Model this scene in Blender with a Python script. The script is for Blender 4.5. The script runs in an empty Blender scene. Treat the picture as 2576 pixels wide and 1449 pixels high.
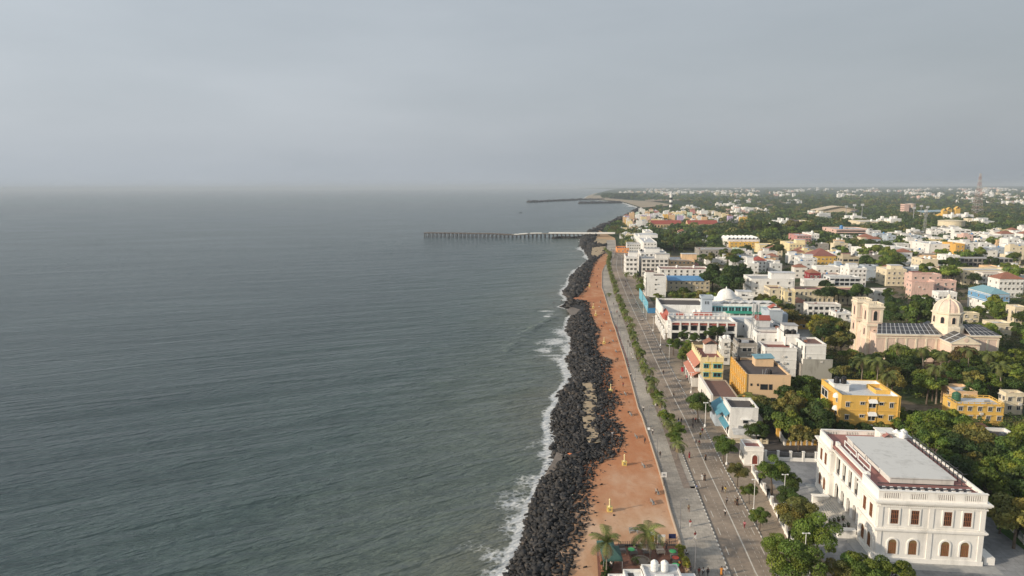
import bpy, bmesh, math, random
import numpy as np
rng = random.Random(7)
NR = np.random.RandomState(11)
S = bpy.context.scene
COL = S.collection
# ------------------------------------------------------------------ camera
FOC, CX, CY, HC, GZ = 1717., 1288., 724.5, 73., 3.
PT = math.atan((CY-470.)/FOC); RL = 0.0042
Fv = np.array((0, math.cos(PT), -math.sin(PT))); U0 = np.array((0, math.sin(PT), math.cos(PT))); R0 = np.array((1., 0, 0))
Rv = math.cos(RL)*R0-math.sin(RL)*U0; Uv = math.cos(RL)*U0+math.sin(RL)*R0
def gp(x, y, z=GZ):
    d = Fv*FOC+Rv*(x-CX)-Uv*(y-CY); t = (z-HC)/d[2]
    return (d[0]*t, d[1]*t, z)
def pj(X, Y, Z):
    v = np.array((X, Y, Z-HC)); a = max(v@Fv, 1e-3)
    return (CX+FOC*(v@Rv)/a, CY-FOC*(v@Uv)/a)
def crop(ox, oy, s): return lambda x, y: (ox+s*x, oy+s*y)
C1 = crop(1932, 1046.5, .2779); C2 = crop(1234.3, 1046.5, .2779); C3 = crop(1610, 805, .20836); C4 = crop(2012.5, 805, .21875)
C5 = crop(1542.9, 603.7, .20836); C6 = crop(2012.5, 603.7, .21875); D1 = crop(1475.8, 429.3, .1667); D2 = crop(1811.2, 429.3, .1667)
D3 = crop(2173.5, 429.3, .1667); K5 = crop(1207.5, 737.9, .2315); P4 = crop(1006.2, 429.3, .25); E5 = crop(1851.5, 1221, .1875); E3 = crop(1797.8, 1059.9, .1111)
E4 = crop(1489.2, 1288, .1111)
cam = bpy.data.cameras.new('camera'); cam.sensor_width = 36; cam.lens = 36*FOC/2576; cam.clip_end = 90000; cam.clip_start = 1
co = bpy.data.objects.new('camera', cam); COL.objects.link(co)
import mathutils
m4 = mathutils.Matrix.Identity(4)
for i in range(3):
    m4[i][0] = Rv[i]; m4[i][1] = Uv[i]; m4[i][2] = -Fv[i]
m4[2][3] = HC
co.matrix_world = m4
S.camera = co
GA = math.radians(6)                       # street grid turned clockwise
UX, UY = math.cos(GA), -math.sin(GA); VX, VY = math.sin(GA), math.cos(GA)
# ------------------------------------------------------------------ light, sky, render
az = math.atan2(0.352, 0.936); el = math.radians(19)
sd = mathutils.Vector((-math.cos(az)*math.cos(el), -math.sin(az)*math.cos(el), math.sin(el)))
sl = bpy.data.lights.new('sun', 'SUN'); sl.energy = 4.3; sl.angle = math.radians(1.2); sl.color = (1, .86, .68)
so = bpy.data.objects.new('sun', sl); COL.objects.link(so); so.rotation_euler = sd.to_track_quat('Z', 'Y').to_euler(); so.location = (-200, -100, 300)
W = bpy.data.worlds.new('World'); S.world = W; W.use_nodes = True
nt = W.node_tree; N = nt.nodes; L = nt.links
for n in list(N): N.remove(n)
out = N.new('ShaderNodeOutputWorld'); sky = N.new('ShaderNodeTexSky'); sky.sky_type = 'NISHITA'; sky.sun_disc = False
sky.sun_elevation = el; sky.sun_rotation = math.atan2(sd.x, sd.y); sky.dust_density = 5; sky.air_density = 1.5; sky.altitude = 60
b1 = N.new('ShaderNodeBackground'); b1.inputs[1].default_value = .1; L.new(sky.outputs[0], b1.inputs[0])
tc = N.new('ShaderNodeTexCoord'); mp = N.new('ShaderNodeMapping'); mp.inputs['Scale'].default_value = (1.2, 1.2, 5)
L.new(tc.outputs['Generated'], mp.inputs[0])
nz = N.new('ShaderNodeTexNoise'); nz.inputs['Scale'].default_value = 1.6; nz.inputs['Detail'].default_value = 5; nz.inputs['Roughness'].default_value = .55
L.new(mp.outputs[0], nz.inputs[0])
cr = N.new('ShaderNodeValToRGB'); cr.color_ramp.elements[0].position = .3; cr.color_ramp.elements[0].color = (.372, .412, .456, 1)
cr.color_ramp.elements[1].position = .72; cr.color_ramp.elements[1].color = (.44, .478, .524, 1)
L.new(nz.outputs[0], cr.inputs[0])
b2 = N.new('ShaderNodeBackground'); L.new(cr.outputs[0], b2.inputs[0]); 
dt = N.new('ShaderNodeVectorMath'); dt.operation = 'DOT_PRODUCT'; dt.inputs[1].default_value = (-.80, .0, .50); L.new(tc.outputs['Generated'], dt.inputs[0])
rp = N.new('ShaderNodeMapRange'); rp.inputs[1].default_value = -.55; rp.inputs[2].default_value = .75; rp.inputs[3].default_value = .98; rp.inputs[4].default_value = 1.5; L.new(dt.outputs['Value'], rp.inputs[0]); L.new(rp.outputs[0], b2.inputs[1])
mx = N.new('ShaderNodeMixShader'); mx.inputs[0].default_value = .84
L.new(b1.outputs[0], mx.inputs[1]); L.new(b2.outputs[0], mx.inputs[2]); L.new(mx.outputs[0], out.inputs[0])
S.view_settings.view_transform = 'Standard'; S.view_settings.look = 'None'; S.view_settings.exposure = 0; S.view_settings.gamma = 1
S.render.engine = 'CYCLES'
cy = S.cycles; cy.max_bounces = 6; cy.diffuse_bounces = 3; cy.glossy_bounces = 2; cy.transmission_bounces = 2; cy.transparent_max_bounces = 4; cy.volume_bounces = 0
cy.use_denoising = True; cy.use_adaptive_sampling = True; cy.adaptive_threshold = 0.02
try: cy.denoiser = 'OPENIMAGEDENOISE'
except Exception: pass
cy.sample_clamp_indirect = 5
# ------------------------------------------------------------------ materials
MATS = {}
def nodes(name):
    m = bpy.data.materials.new(name); m.use_nodes = True
    t = m.node_tree; b = t.nodes['Principled BSDF']; return m, t, b
def add(t, kind, **kw):
    n = t.nodes.new(kind)
    for k, v in kw.items():
        if k in n.inputs: n.inputs[k].default_value = v
        else: setattr(n, k, v)
    return n
def pos_noise(t, scale, detail=4, stretch=(1, 1, 1), rough=.6, rot=0):
    g = add(t, 'ShaderNodeNewGeometry'); mp = add(t, 'ShaderNodeMapping'); mp.vector_type = 'TEXTURE' if rot else 'POINT'; mp.inputs['Scale'].default_value = tuple(1/q for q in stretch) if rot else stretch; mp.inputs['Rotation'].default_value = (0, 0, rot)
    t.links.new(g.outputs['Position'], mp.inputs[0])
    n = add(t, 'ShaderNodeTexNoise', Scale=scale, Detail=detail, Roughness=rough); t.links.new(mp.outputs[0], n.inputs[0]); return n
def ramp(t, src, stops):
    r = add(t, 'ShaderNodeValToRGB'); e = r.color_ramp.elements
    while len(e) < len(stops): e.new(.5)
    for i, (p, c) in enumerate(stops):
        e[i].position = p; e[i].color = (*c, 1) if len(c) == 3 else c
    t.links.new(src, r.inputs[0]); return r
def mixc(t, fac, a, b, mode='MIX'):
    m = add(t, 'ShaderNodeMix', data_type='RGBA', blend_type=mode)
    for s, v in ((m.inputs[0], fac), (m.inputs[6], a), (m.inputs[7], b)):
        if hasattr(v, 'links'): t.links.new(v, s)
        elif isinstance(v, (int, float)): s.default_value = v
        else: s.default_value = (*v[:3], 1)
    return m.outputs[2]
def math_(t, op, a, b=0.):
    m = add(t, 'ShaderNodeMath', operation=op)
    for s, v in zip(m.inputs, (a, b)):
        if hasattr(v, 'links'): t.links.new(v, s)
        else: s.default_value = v
    return m.outputs[0]
def plain(name, c, rough=.7, var=.12, scale=1.5, metal=0, spec=.3):
    if name in MATS: return MATS[name]
    m, t, b = nodes(name); n = pos_noise(t, scale)
    r = ramp(t, n.outputs[0], [(.3, [x*(1-var) for x in c]), (.7, [min(1, x*(1+var)) for x in c])])
    t.links.new(r.outputs[0], b.inputs['Base Color']); b.inputs['Roughness'].default_value = rough; b.inputs['Metallic'].default_value = metal
    b.inputs['Specular IOR Level'].default_value = spec; MATS[name] = m; return m
def stucco(name, c, dirt=.35, dcol=(.16, .15, .13)):
    """painted plaster with rain streaks and blotches"""
    if name in MATS: return MATS[name]
    m, t, b = nodes(name)
    n1 = pos_noise(t, .9, 5, (1, 1, .22)); n2 = pos_noise(t, .12, 4); n3 = pos_noise(t, 6, 3)
    a = math_(t, 'MULTIPLY', n1.outputs[0], n2.outputs[0])
    f = ramp(t, a, [(.25, (0, 0, 0)), (.48, (dirt,)*3)])
    base = mixc(t, n3.outputs[0], [x*.93 for x in c], [min(1, x*1.05) for x in c])
    col = mixc(t, f.outputs[0], base, dcol)
    t.links.new(col, b.inputs['Base Color']); b.inputs['Roughness'].default_value = .8; b.inputs['Specular IOR Level'].default_value = .2
    MATS[name] = m; return m
WALLS = dict(white=(.80, .79, .76), offwhite=(.74, .71, .66), cream=(.72, .63, .46), yellow=(.72, .46, .12), ochre=(.68, .40, .10), lemon=(.78, .66, .40), peach=(.72, .50, .30),
             pink=(.70, .49, .42), rose=(.55, .27, .25), grey=(.46, .45, .43), bluegrey=(.42, .48, .54), blue=(.15, .33, .53), green=(.40, .56, .42), beige=(.52, .45, .32), concrete=(.34, .32, .29),
             churchpink=(.76, .59, .49), churchcream=(.80, .71, .56), orange=(.75, .32, .12), mint=(.55, .68, .58), lilac=(.50, .42, .60), maroon=(.28, .04, .05), palegrey=(.62, .63, .63))
def wall(c): return stucco('wall_'+c, WALLS[c], .75 if c in ('beige', 'concrete') else .45)
ROOFS = dict(grey=(.42, .42, .42), pale=(.60, .61, .62), brown=(.20, .12, .10), redbrown=(.26, .11, .09), dark=(.10, .085, .08), tile=(.31, .14, .095), red=(.34, .09, .07), blue=(.13, .30, .52), sheet=(.55, .55, .54), terracotta=(.36, .17, .15), teal=(.20, .36, .42))
def roofm(c): return stucco('roof_'+c, ROOFS[c], .5, (.10, .09, .085))
GLASS = plain('window_glass', (.03, .035, .04), .15, .4, 3, spec=.5)
FRAME = plain('window_frame', (.60, .58, .54))
WOOD = plain('brown_wood', (.17, .075, .04)); METAL = plain('grey_metal', (.30, .31, .32), .5); DARK = plain('dark_metal', (.05, .05, .055), .5)
WHITEP = plain('white_paint', (.78, .78, .76), .6, .06); BLACKT = plain('black_plastic', (.02, .02, .022), .4)
# ------------------------------------------------------------------ mesh builder
class MB:
    def __init__(s): s.v = []; s.f = []; s.m = []
    def quad(s, pts, m=0):
        k = len(s.v); s.v += [tuple(p) for p in pts]; s.f.append(tuple(range(k, k+len(pts)))); s.m.append(m)
    def box(s, x0, y0, z0, x1, y1, z1, m=0):
        k = len(s.v); s.v += [(x0, y0, z0), (x1, y0, z0), (x1, y1, z0), (x0, y1, z0), (x0, y0, z1), (x1, y0, z1), (x1, y1, z1), (x0, y1, z1)]
        for q in ((3, 2, 1, 0), (4, 5, 6, 7), (0, 1, 5, 4), (1, 2, 6, 5), (2, 3, 7, 6), (3, 0, 4, 7)): s.f.append(tuple(k+i for i in q)); s.m.append(m)
    def ring(s, x0, y0, x1, y1, t, z0, z1, m=0):
        s.box(x0, y0, z0, x1, y0+t, z1, m); s.box(x0, y1-t, z0, x1, y1, z1, m); s.box(x0, y0+t, z0, x0+t, y1-t, z1, m); s.box(x1-t, y0+t, z0, x1, y1-t, z1, m)
    def lathe(s, prof, n=10, c=(0, 0, 0), m=0, a0=0):
        k = len(s.v)
        for r, z in prof:
            for i in range(n):
                a = a0+2*math.pi*i/n; s.v.append((c[0]+r*math.cos(a), c[1]+r*math.sin(a), c[2]+z))
        for j in range(len(prof)-1):
            for i in range(n):
                i2 = (i+1) % n; s.f.append((k+j*n+i, k+j*n+i2, k+(j+1)*n+i2, k+(j+1)*n+i)); s.m.append(m)
        s.f.append(tuple(k+i for i in range(n))[::-1]); s.m.append(m)
        s.f.append(tuple(k+(len(prof)-1)*n+i for i in range(n))); s.m.append(m)
    def tube(s, pts, rad, n=6, m=0):
        k = len(s.v)
        for j, p in enumerate(pts):
            a = np.array(pts[max(j-1, 0)]); b = np.array(pts[min(j+1, len(pts)-1)]); d = b-a; d = d/(np.linalg.norm(d)+1e-9)
            e = np.cross(d, (1, 0, 0) if abs(d[0]) < .8 else (0, 1, 0)); e /= np.linalg.norm(e); g = np.cross(d, e)
            r = rad[j] if hasattr(rad, '__len__') else rad
            for i in range(n):
                t = 2*math.pi*i/n; q = np.array(p)+r*(math.cos(t)*e+math.sin(t)*g); s.v.append(tuple(q))
        for j in range(len(pts)-1):
            for i in range(n):
                i2 = (i+1) % n; s.f.append((k+j*n+i, k+j*n+i2, k+(j+1)*n+i2, k+(j+1)*n+i)); s.m.append(m)
        s.f.append(tuple(k+i for i in range(n))[::-1]); s.m.append(m); s.f.append(tuple(k+(len(pts)-1)*n+i for i in range(n))); s.m.append(m)
    def gable(s, x0, y0, x1, y1, z0, z1, axis='x', m=0, over=.3, t=.18):
        """pitched roof as two thick slopes"""
        if axis == 'x':
            ym = (y0+y1)/2
            for ya, in ((y0-over,), (y1+over,)):
                s.slab([(x0-over, ya, z0), (x1+over, ya, z0), (x1+over, ym, z1), (x0-over, ym, z1)], t, m)
        else:
            xm = (x0+x1)/2
            for xa, in ((x0-over,), (x1+over,)):
                s.slab([(xa, y0-over, z0), (xa, y1+over, z0), (xm, y1+over, z1), (xm, y0-over, z1)], t, m)
    def slab(s, pts, t, m=0):
        k = len(s.v); s.v += [tuple(p) for p in pts]+[(p[0], p[1], p[2]+t) for p in pts]; n = len(pts)
        s.f.append(tuple(k+i for i in range(n))[::-1]); s.f.append(tuple(k+n+i for i in range(n))); s.m += [m, m]
        for i in range(n): j = (i+1) % n; s.f.append((k+i, k+j, k+n+j, k+n+i)); s.m.append(m)
    def hip(s, x0, y0, x1, y1, z0, z1, m=0, o=.4):
        x0 -= o; y0 -= o; x1 += o; y1 += o; d = min(x1-x0, y1-y0)/2
        if x1-x0 >= y1-y0: a, b = (x0+d, (y0+y1)/2, z1), (x1-d-1e-3, (y0+y1)/2, z1)
        else: a, b = ((x0+x1)/2, y0+d, z1), ((x0+x1)/2, y1-d-1e-3, z1)
        k = len(s.v); s.v += [(x0, y0, z0), (x1, y0, z0), (x1, y1, z0), (x0, y1, z0), a, b]
        if x1-x0 >= y1-y0: F = [(0, 1, 5, 4), (1, 2, 5), (2, 3, 4, 5), (3, 0, 4)]
        else: F = [(0, 1, 4), (1, 2, 5, 4), (2, 3, 5), (3, 0, 4, 5)]
        F.append((3, 2, 1, 0))
        for q in F: s.f.append(tuple(k+i for i in q)); s.m.append(m)
    def mesh(s, name, mats, smooth=False):
        me = bpy.data.meshes.new(name); me.from_pydata(s.v, [], s.f)
        for q in (mats if isinstance(mats, (list, tuple)) else [mats]): me.materials.append(q)
        me.polygons.foreach_set('material_index', s.m)
        if smooth: me.polygons.foreach_set('use_smooth', [True]*len(s.f))
        me.update(); return me
    def build(s, name, mats, parent=None, loc=None, smooth=False):
        return link(name, s.mesh(name, mats, smooth), parent, loc)
def link(name, me, parent=None, loc=None, rz=0, scale=None):
    o = bpy.data.objects.new(name, me); COL.objects.link(o)
    if parent: o.parent = parent
    if loc is not None: o.location = loc
    if rz: o.rotation_euler = (0, 0, rz)
    if scale: o.scale = scale
    return o
THINGS = []
def tag(o, label, cat, group=None, kind=None):
    o['label'] = label; o['category'] = cat
    if group: o['group'] = group
    if kind: o['kind'] = kind
    THINGS.append(o); return o
def thing(name, label, cat, loc, rz=0, group=None):
    o = bpy.data.objects.new(name, None); COL.objects.link(o); o.location = loc; o.rotation_euler = (0, 0, rz); o.empty_display_size = .1
    return tag(o, label, cat, group)
def struct(o, kind='structure'): o['kind'] = kind; return o
def dup(o, parent=None):
    c = o.copy(); COL.objects.link(c)
    if parent: c.parent = parent
    for ch in o.children: dup(ch, c)
    return c
def npmesh(name, V, Fq, mat, smooth=False, attrs=None):
    me = bpy.data.meshes.new(name); V = np.asarray(V, np.float32); Fq = np.asarray(Fq, np.int32); k = Fq.shape[1]
    me.vertices.add(len(V)); me.vertices.foreach_set('co', V.ravel()); me.loops.add(Fq.size); me.loops.foreach_set('vertex_index', Fq.ravel())
    me.polygons.add(len(Fq)); me.polygons.foreach_set('loop_start', np.arange(0, Fq.size, k, dtype=np.int32)); me.polygons.foreach_set('loop_total', np.full(len(Fq), k, np.int32))
    if smooth: me.polygons.foreach_set('use_smooth', np.ones(len(Fq), bool))
    me.materials.append(mat); me.update(calc_edges=True)
    for nm, (typ, arr) in (attrs or {}).items():
        a = me.attributes.new(nm, typ, 'POINT'); a.data.foreach_set('color' if 'COLOR' in typ else 'value', np.asarray(arr, np.float32).ravel())
    return me
def gridfaces(nr, nc):
    i = np.arange(nr-1)[:, None]*nc+np.arange(nc-1)[None, :]; i = i.ravel()
    return np.stack([i, i+1, i+nc+1, i+nc], 1)
def snoise(x, y, s, seed=0):
    """smooth pseudo noise 0..1 from a few sines"""
    r = np.random.RandomState(seed); o = 0; w = 0
    for k in range(9):
        a = r.rand()*6.28; f = s*(.5+1.8*r.rand()); o = o+np.sin(f*(x*math.cos(a)+y*math.sin(a))+r.rand()*6.28+1.3*np.sin(f*.6*(x*math.sin(a)-y*math.cos(a)))); w += 1
    return np.clip(.5+.5*o/w*1.7, 0, 1)
# ------------------------------------------------------------------ coast and street lines (world X as a function of world Y)
def curve(pts, z):
    P = sorted([gp(x, y, z)[:2] for x, y in pts], key=lambda q: q[1]); X = np.array([p[0] for p in P]); Y = np.array([p[1] for p in P])
    return lambda y: np.interp(y, Y, X)
Xw = curve([(1205,1620),(1270,1449),(1281.6,1419),(1298,1388),(1315,1349.5),(1317.7,1313),(1329,1277),(1345.5,1238),(1359.4,1210.5),(1373,1191),(1390,1157.7),(1388.6,1130),(1390,1099),(1381.6,1074),(1388,1041),(1406.6,1011),(1397,999.5),(1416,981),(1439,951),(1432,927.7),(1422.8,904.6),(1439,886),(1436.7,867.5),(1436.7,849),(1425,833),(1434,800),(1453,784),(1411,772.6),(1429.7,761),(1431,751.8),(1418.7,739),(1433.7,716.8),(1436,699),(1453.7,679),(1486,654),(1478.7,644),(1468.7,624),(1466,604),(1470,598),(1488.7,581.8),(1518.7,569),(1542.5,557.6),(1575.8,544),(1595.8,531),(1609,524),(1592,518),(1575,512.6),(1562,509),(1500,503.5),(1469,501.5),(1478,494),(1496,488),(1520,483),(1560,477)], 0)
Xr = curve([(1400,1560),(1429,1449),(1440,1419),(1458,1370),(1476,1324),(1479,1283),(1484,1241),(1498,1202),(1495.6,1177),(1515,1166),(1554,1146.6),(1565,1121.6),(1568,1102),(1562,1074),(1545.5,1043.5),(1568.6,1013),(1540.9,983),(1548,969),(1538.5,930),(1545.5,911.5),(1510.8,890.7),(1506,867.5),(1513,837),(1499,812),(1487.6,788.8),(1484,763),(1468,757),(1470,746),(1466,741),(1478.7,721.8),(1488.7,686.8),(1498.7,659),(1524,636.8),(1529,611.8),(1500,600),(1505,581),(1532,569),(1552,557.6),(1584,544),(1602,531),(1612,524)], 2.6)
Xp = curve([(1745,1470),(1718,1397),(1704.6,1347),(1685,1286),(1668,1219),(1651.6,1163),(1637.6,1119),(1614,1046.5),(1605.7,1029.6),(1591.8,976),(1580,934.7),(1568.7,895),(1559.4,867.6),(1546.7,826),(1540.9,812),(1531.6,779.6),(1519,738),(1514,724),(1514.3,684.4),(1521,669),(1543.8,647),(1550,629),(1547.5,599)], 3)
Xl = curve([(1905,1450),(1878.7,1391),(1837.6,1302),(1776,1171.6),(1726.7,1061),(1691,992.5),(1643,892.5),(1622,842),(1582.5,758),(1556,693),(1550,670),(1553,645)], 3)
def line(f, o=0.): return lambda y: f(y)+o
def strip(name, fa, fb, y0, y1, z, mat, n=1, step=4., zf=None, kind='structure'):
    ys = np.arange(y0, y1+.01, step); V = []
    for y in ys:
        a, b = fa(y), fb(y)
        for i in range(n+1):
            t = i/n; V.append((a+(b-a)*t, y, z if zf is None else zf(t, y, a+(b-a)*t)))
    o = link(name, npmesh(name, V, gridfaces(len(ys), n+1), mat)); o['kind'] = kind; return o
# ------------------------------------------------------------------ ground sheet
m, t, b = nodes('ground_cover'); n1 = pos_noise(t, .02, 6); n2 = pos_noise(t, .35, 5); n3 = pos_noise(t, .0035, 5)
c1 = ramp(t, n2.outputs[0], [(.35, (.12, .10, .07)), (.6, (.22, .18, .13))]); c2 = ramp(t, n1.outputs[0], [(.3, (.025, .045, .02)), (.55, (.045, .07, .03)), (.75, (.10, .10, .055))])
g = add(t, 'ShaderNodeNewGeometry'); sp = add(t, 'ShaderNodeSeparateXYZ'); t.links.new(g.outputs['Position'], sp.inputs[0])
mr = add(t, 'ShaderNodeMapRange'); mr.inputs[1].default_value = 500; mr.inputs[2].default_value = 900; t.links.new(sp.outputs[1], mr.inputs[0])
f = math_(t, 'MAXIMUM', mr.outputs[0], ramp(t, n1.outputs[0], [(.48, (0,)*3), (.56, (1,)*3)]).outputs[0])
t.links.new(mixc(t, f, c1.outputs[0], c2.outputs[0]), b.inputs['Base Color']); b.inputs['Roughness'].default_value = .95; b.inputs['Specular IOR Level'].default_value = .05
GROUND = m
ys = np.concatenate([np.arange(-300, 80, 40), np.arange(80, 1000, 6), 1000*1.045**np.arange(0, 74)]); ys = ys[ys < 25500]; ys = np.append(ys, 25500.)
of = np.concatenate([[-300, -60, -5, 0, 6, 14, 22, 30], 30*1.14**np.arange(1, 52)]); of = np.append(of[of < 24000], 24000)
zo = np.interp(of, [-300, -60, -5, 0, 6, 14, 22], [-8, -7, -3, -2.4, -1.0, .6, 2.3])
V = []
for y in ys:
    x = Xw(y)+of; z = zo.copy(); inl = of > 25
    far = np.clip((y-4500)/8000., 0, 1); z = z+inl*(far*22+far*14*snoise(x, np.full_like(x, y), .0009, 3)*np.clip((of-25)/1500, 0, 1))
    V.append(np.stack([x, np.full_like(x, y), z], 1))
gr = link('ground', npmesh('ground', np.concatenate(V), gridfaces(len(ys), len(of)), GROUND, True)); struct(gr)
# ------------------------------------------------------------------ sea
m, t, b = nodes('sea_water')
rotc = math.radians(23)
nA = pos_noise(t, 1, 3, (.05, .36, 1), .55, rotc); nB = pos_noise(t, 1, 4, (.22, .85, 1), .6, rotc+.2); nC = pos_noise(t, .006, 3, (1, 3, 1), .5, .35); nD = pos_noise(t, 1, 2, (.014, .075, 1), .5, rotc-.1)
h = math_(t, 'ADD', math_(t, 'MULTIPLY', nA.outputs[0], 1.1), math_(t, 'ADD', math_(t, 'MULTIPLY', nB.outputs[0], .48), math_(t, 'MULTIPLY', nD.outputs[0], 1.3)))
bp = add(t, 'ShaderNodeBump', Strength=1., Distance=3.4); t.links.new(math_(t, 'ADD', .55, math_(t, 'MULTIPLY', nC.outputs[0], .75)), bp.inputs['Strength']); t.links.new(h, bp.inputs['Height']); t.links.new(bp.outputs[0], b.inputs['Normal'])
at = add(t, 'ShaderNodeAttribute', attribute_name='shore'); af = add(t, 'ShaderNodeAttribute', attribute_name='foam')
depth = ramp(t, math_(t, 'ADD', at.outputs['Fac'], math_(t, 'MULTIPLY', math_(t, 'SUBTRACT', nC.outputs[0], .5), .5)), [(0, (.14, .15, .115)), (.12, (.115, .145, .12)), (.45, (.068, .105, .10)), (1, (.058, .09, .093))])
fn = pos_noise(t, .9, 6, (1, 1.5, 1), .68, .3); fn2 = pos_noise(t, .16, 4, (1, 1.6, 1), .6, .3)
vo = add(t, 'ShaderNodeTexVoronoi', feature='DISTANCE_TO_EDGE', Scale=.55); g = add(t, 'ShaderNodeNewGeometry')
vw = add(t, 'ShaderNodeVectorMath', operation='ADD'); sc = add(t, 'ShaderNodeVectorMath', operation='SCALE'); sc.inputs['Scale'].default_value = 2.5
t.links.new(fn.outputs['Color'], sc.inputs[0]); t.links.new(g.outputs['Position'], vw.inputs[0]); t.links.new(sc.outputs[0], vw.inputs[1]); t.links.new(vw.outputs[0], vo.inputs['Vector'])
lace = math_(t, 'ADD', math_(t, 'MULTIPLY', math_(t, 'SUBTRACT', .32, vo.outputs['Distance']), 1.3), math_(t, 'MULTIPLY', math_(t, 'SUBTRACT', fn2.outputs[0], .5), 1.6))
fm = ramp(t, math_(t, 'ADD', math_(t, 'MULTIPLY', af.outputs['Fac'], 1.0), math_(t, 'MULTIPLY', lace, .55)), [(.60, (0,)*3), (.86, (.95,)*3)])
fmask = math_(t, 'MULTIPLY', fm.outputs[0], math_(t, 'GREATER_THAN', af.outputs['Fac'], .02))
t.links.new(mixc(t, fmask, depth.outputs[0], (.72, .73, .72)), b.inputs['Base Color'])
ro = math_(t, 'ADD', math_(t, 'MULTIPLY', fmask, .6), math_(t, 'ADD', .10, math_(t, 'MULTIPLY', nC.outputs[0], .12))); t.links.new(ro, b.inputs['Roughness']); b.inputs['IOR'].default_value = 1.333; b.inputs['Specular IOR Level'].default_value = .85
SEA = m
ys = np.concatenate([np.arange(-200, 92, 20), np.arange(92, 420, 1.25), np.arange(420, 1000, 3), 1000*1.06**np.arange(0, 60)]); ys = np.append(ys[ys < 25500], 25500.)
of = -np.concatenate([[-8, -4, -2, -1], np.arange(0, 34, .7), 34*1.06**np.arange(1, 120)])[::-1]; of = of[of > -24000]; of = np.insert(of, 0, -24000.)
Yg, Og = np.meshgrid(ys, of, indexing='ij'); Xg = np.stack([Xw(y)+of for y in ys]); Zg = np.zeros_like(Xg)
cell = np.maximum(np.gradient(ys)[:, None]*.9, np.abs(np.gradient(of))[None, :]*.42)
for lam, amp, da, sd_ in ((19, .24, 0, 1), (11, .19, .16, 2), (7, .12, -.2, 3), (30, .2, -.08, 4)):
    a = math.radians(112)+da; ph = snoise(Xg, Yg, .012, sd_)*5; en = np.clip(snoise(Xg, Yg, .02, sd_+9)*1.6-.2, 0, 1.2)
    fade = np.clip(lam/3.5/np.maximum(cell, .1)-.8, 0, 1)*np.clip(-Og/12, .15, 1)
    s_ = np.sin(2*math.pi/lam*(Xg*math.cos(a)+Yg*math.sin(a))+ph); Zg += amp*en*fade*(s_+.25*np.cos(2*np.arcsin(np.clip(s_, -1, 1))))
sh = np.clip(-Og/140, 0, 1); d = np.maximum(-Og, 0)
near = (Yg < 1000)
wid = 1.9+3.6*snoise(Xg*.2, Yg, .06, 21)**2.4+1.6*snoise(Xg*.3, Yg, .25, 22)**2
wid = wid*np.interp(Yg, [100, 190, 260], [.5, .55, 1.0])*(1+np.clip(Yg-300, 0, 3000)/900); foam = 1.25*np.exp(-(d/wid)**1.6)
def patch(x, y, rx, ry, a):
    global foam
    X, Y, _ = gp(x, y, 0); foam = np.maximum(foam, a*np.exp(-((Xg-X)/rx)**2-((Yg-Y)/ry)**2))
for x, y, rx, ry, a in [(1400,860,13,13,.74),(1372,880,9,10,.60),(1420,835,9,16,.80),(1385,895,16,4,.6),(1440,880,7,20,.9),(1382,790,3.2,2.2,1.15),(1378,796,3,4,1.0),(1372,782,6,1.6,1.0),(1430,755,7,6,1.0),(1437,770,10,12,.62),(1425,905,9,8,.8),(1420,1000,6,9,.62),(1395,1075,5,10,.66),(1385,1140,6,14,.62),(1300,1260,8,9,.66),(1330,1210,9,7,.6),(1310,1310,6,6,.78),(1270,1400,8,6,.66),(1290,1330,5,5,.7),(1260,1440,6,5,.7),(1350,1120,10,10,.45),(1427,720,8,10,.68),(1440,690,8,12,.6),(1415,735,12,6,.5),(1470,610,8,14,.7),(1592,519,30,60,1.0),(1575,515,30,50,.95),(1480,500,60,160,.9),(1435,503,60,90,.6),(1240,1375,14,8,.46),(1395,601,14,3,.75)]: patch(x, y, rx, ry, a)
# a low breaking swell line running in towards the rocks
for i in range(60):
    x = 1270+i*2.2; y = 890-i*1.55-12*math.sin(i/19); X, Y, _ = gp(x, y, 0); Zg += .42*np.exp(-((Xg-X)/3.2)**2-((Yg-Y)/3.2)**2)*.5
foam = np.where(near | (foam > .5), foam, foam*.9)
foam = np.where(Og < -60, np.where(foam > .3, foam, 0), foam)
me = npmesh('sea', np.stack([Xg, Yg, Zg], -1).reshape(-1, 3), gridfaces(len(ys), len(of)), SEA, True, {'shore': ('FLOAT', sh), 'foam': ('FLOAT', np.clip(foam, 0, 1.2))})
struct(link('sea', me))
# ------------------------------------------------------------------ beach sand
m, t, b = nodes('laterite_sand'); n1 = pos_noise(t, .06, 6); n2 = pos_noise(t, .9, 6, rough=.7); n3 = pos_noise(t, .2, 5, (1, .5, 1)); n4 = pos_noise(t, 7, 3)
g = add(t, 'ShaderNodeNewGeometry'); sp = add(t, 'ShaderNodeSeparateXYZ'); t.links.new(g.outputs['Position'], sp.inputs[0])
mr = add(t, 'ShaderNodeMapRange'); mr.inputs[1].default_value = 150; mr.inputs[2].default_value = 185; t.links.new(math_(t, 'ADD', sp.outputs[1], math_(t, 'MULTIPLY', n1.outputs[0], 40)), mr.inputs[0])
tan = ramp(t, n3.outputs[0], [(.33, (.48, .265, .15)), (.5, (.54, .335, .205)), (.64, (.61, .42, .285)), (.75, (.65, .48, .35))]); red = ramp(t, n3.outputs[0], [(.3, (.43, .165, .08)), (.5, (.49, .22, .11)), (.66, (.54, .29, .17)), (.78, (.58, .37, .24))])
mr2 = add(t, 'ShaderNodeMapRange'); mr2.inputs[1].default_value = 620; mr2.inputs[2].default_value = 800; t.links.new(sp.outputs[1], mr2.inputs[0])
c = mixc(t, mr.outputs[0], tan.outputs[0], red.outputs[0]); c = mixc(t, mr2.outputs[0], c, (.50, .34, .20))
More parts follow.
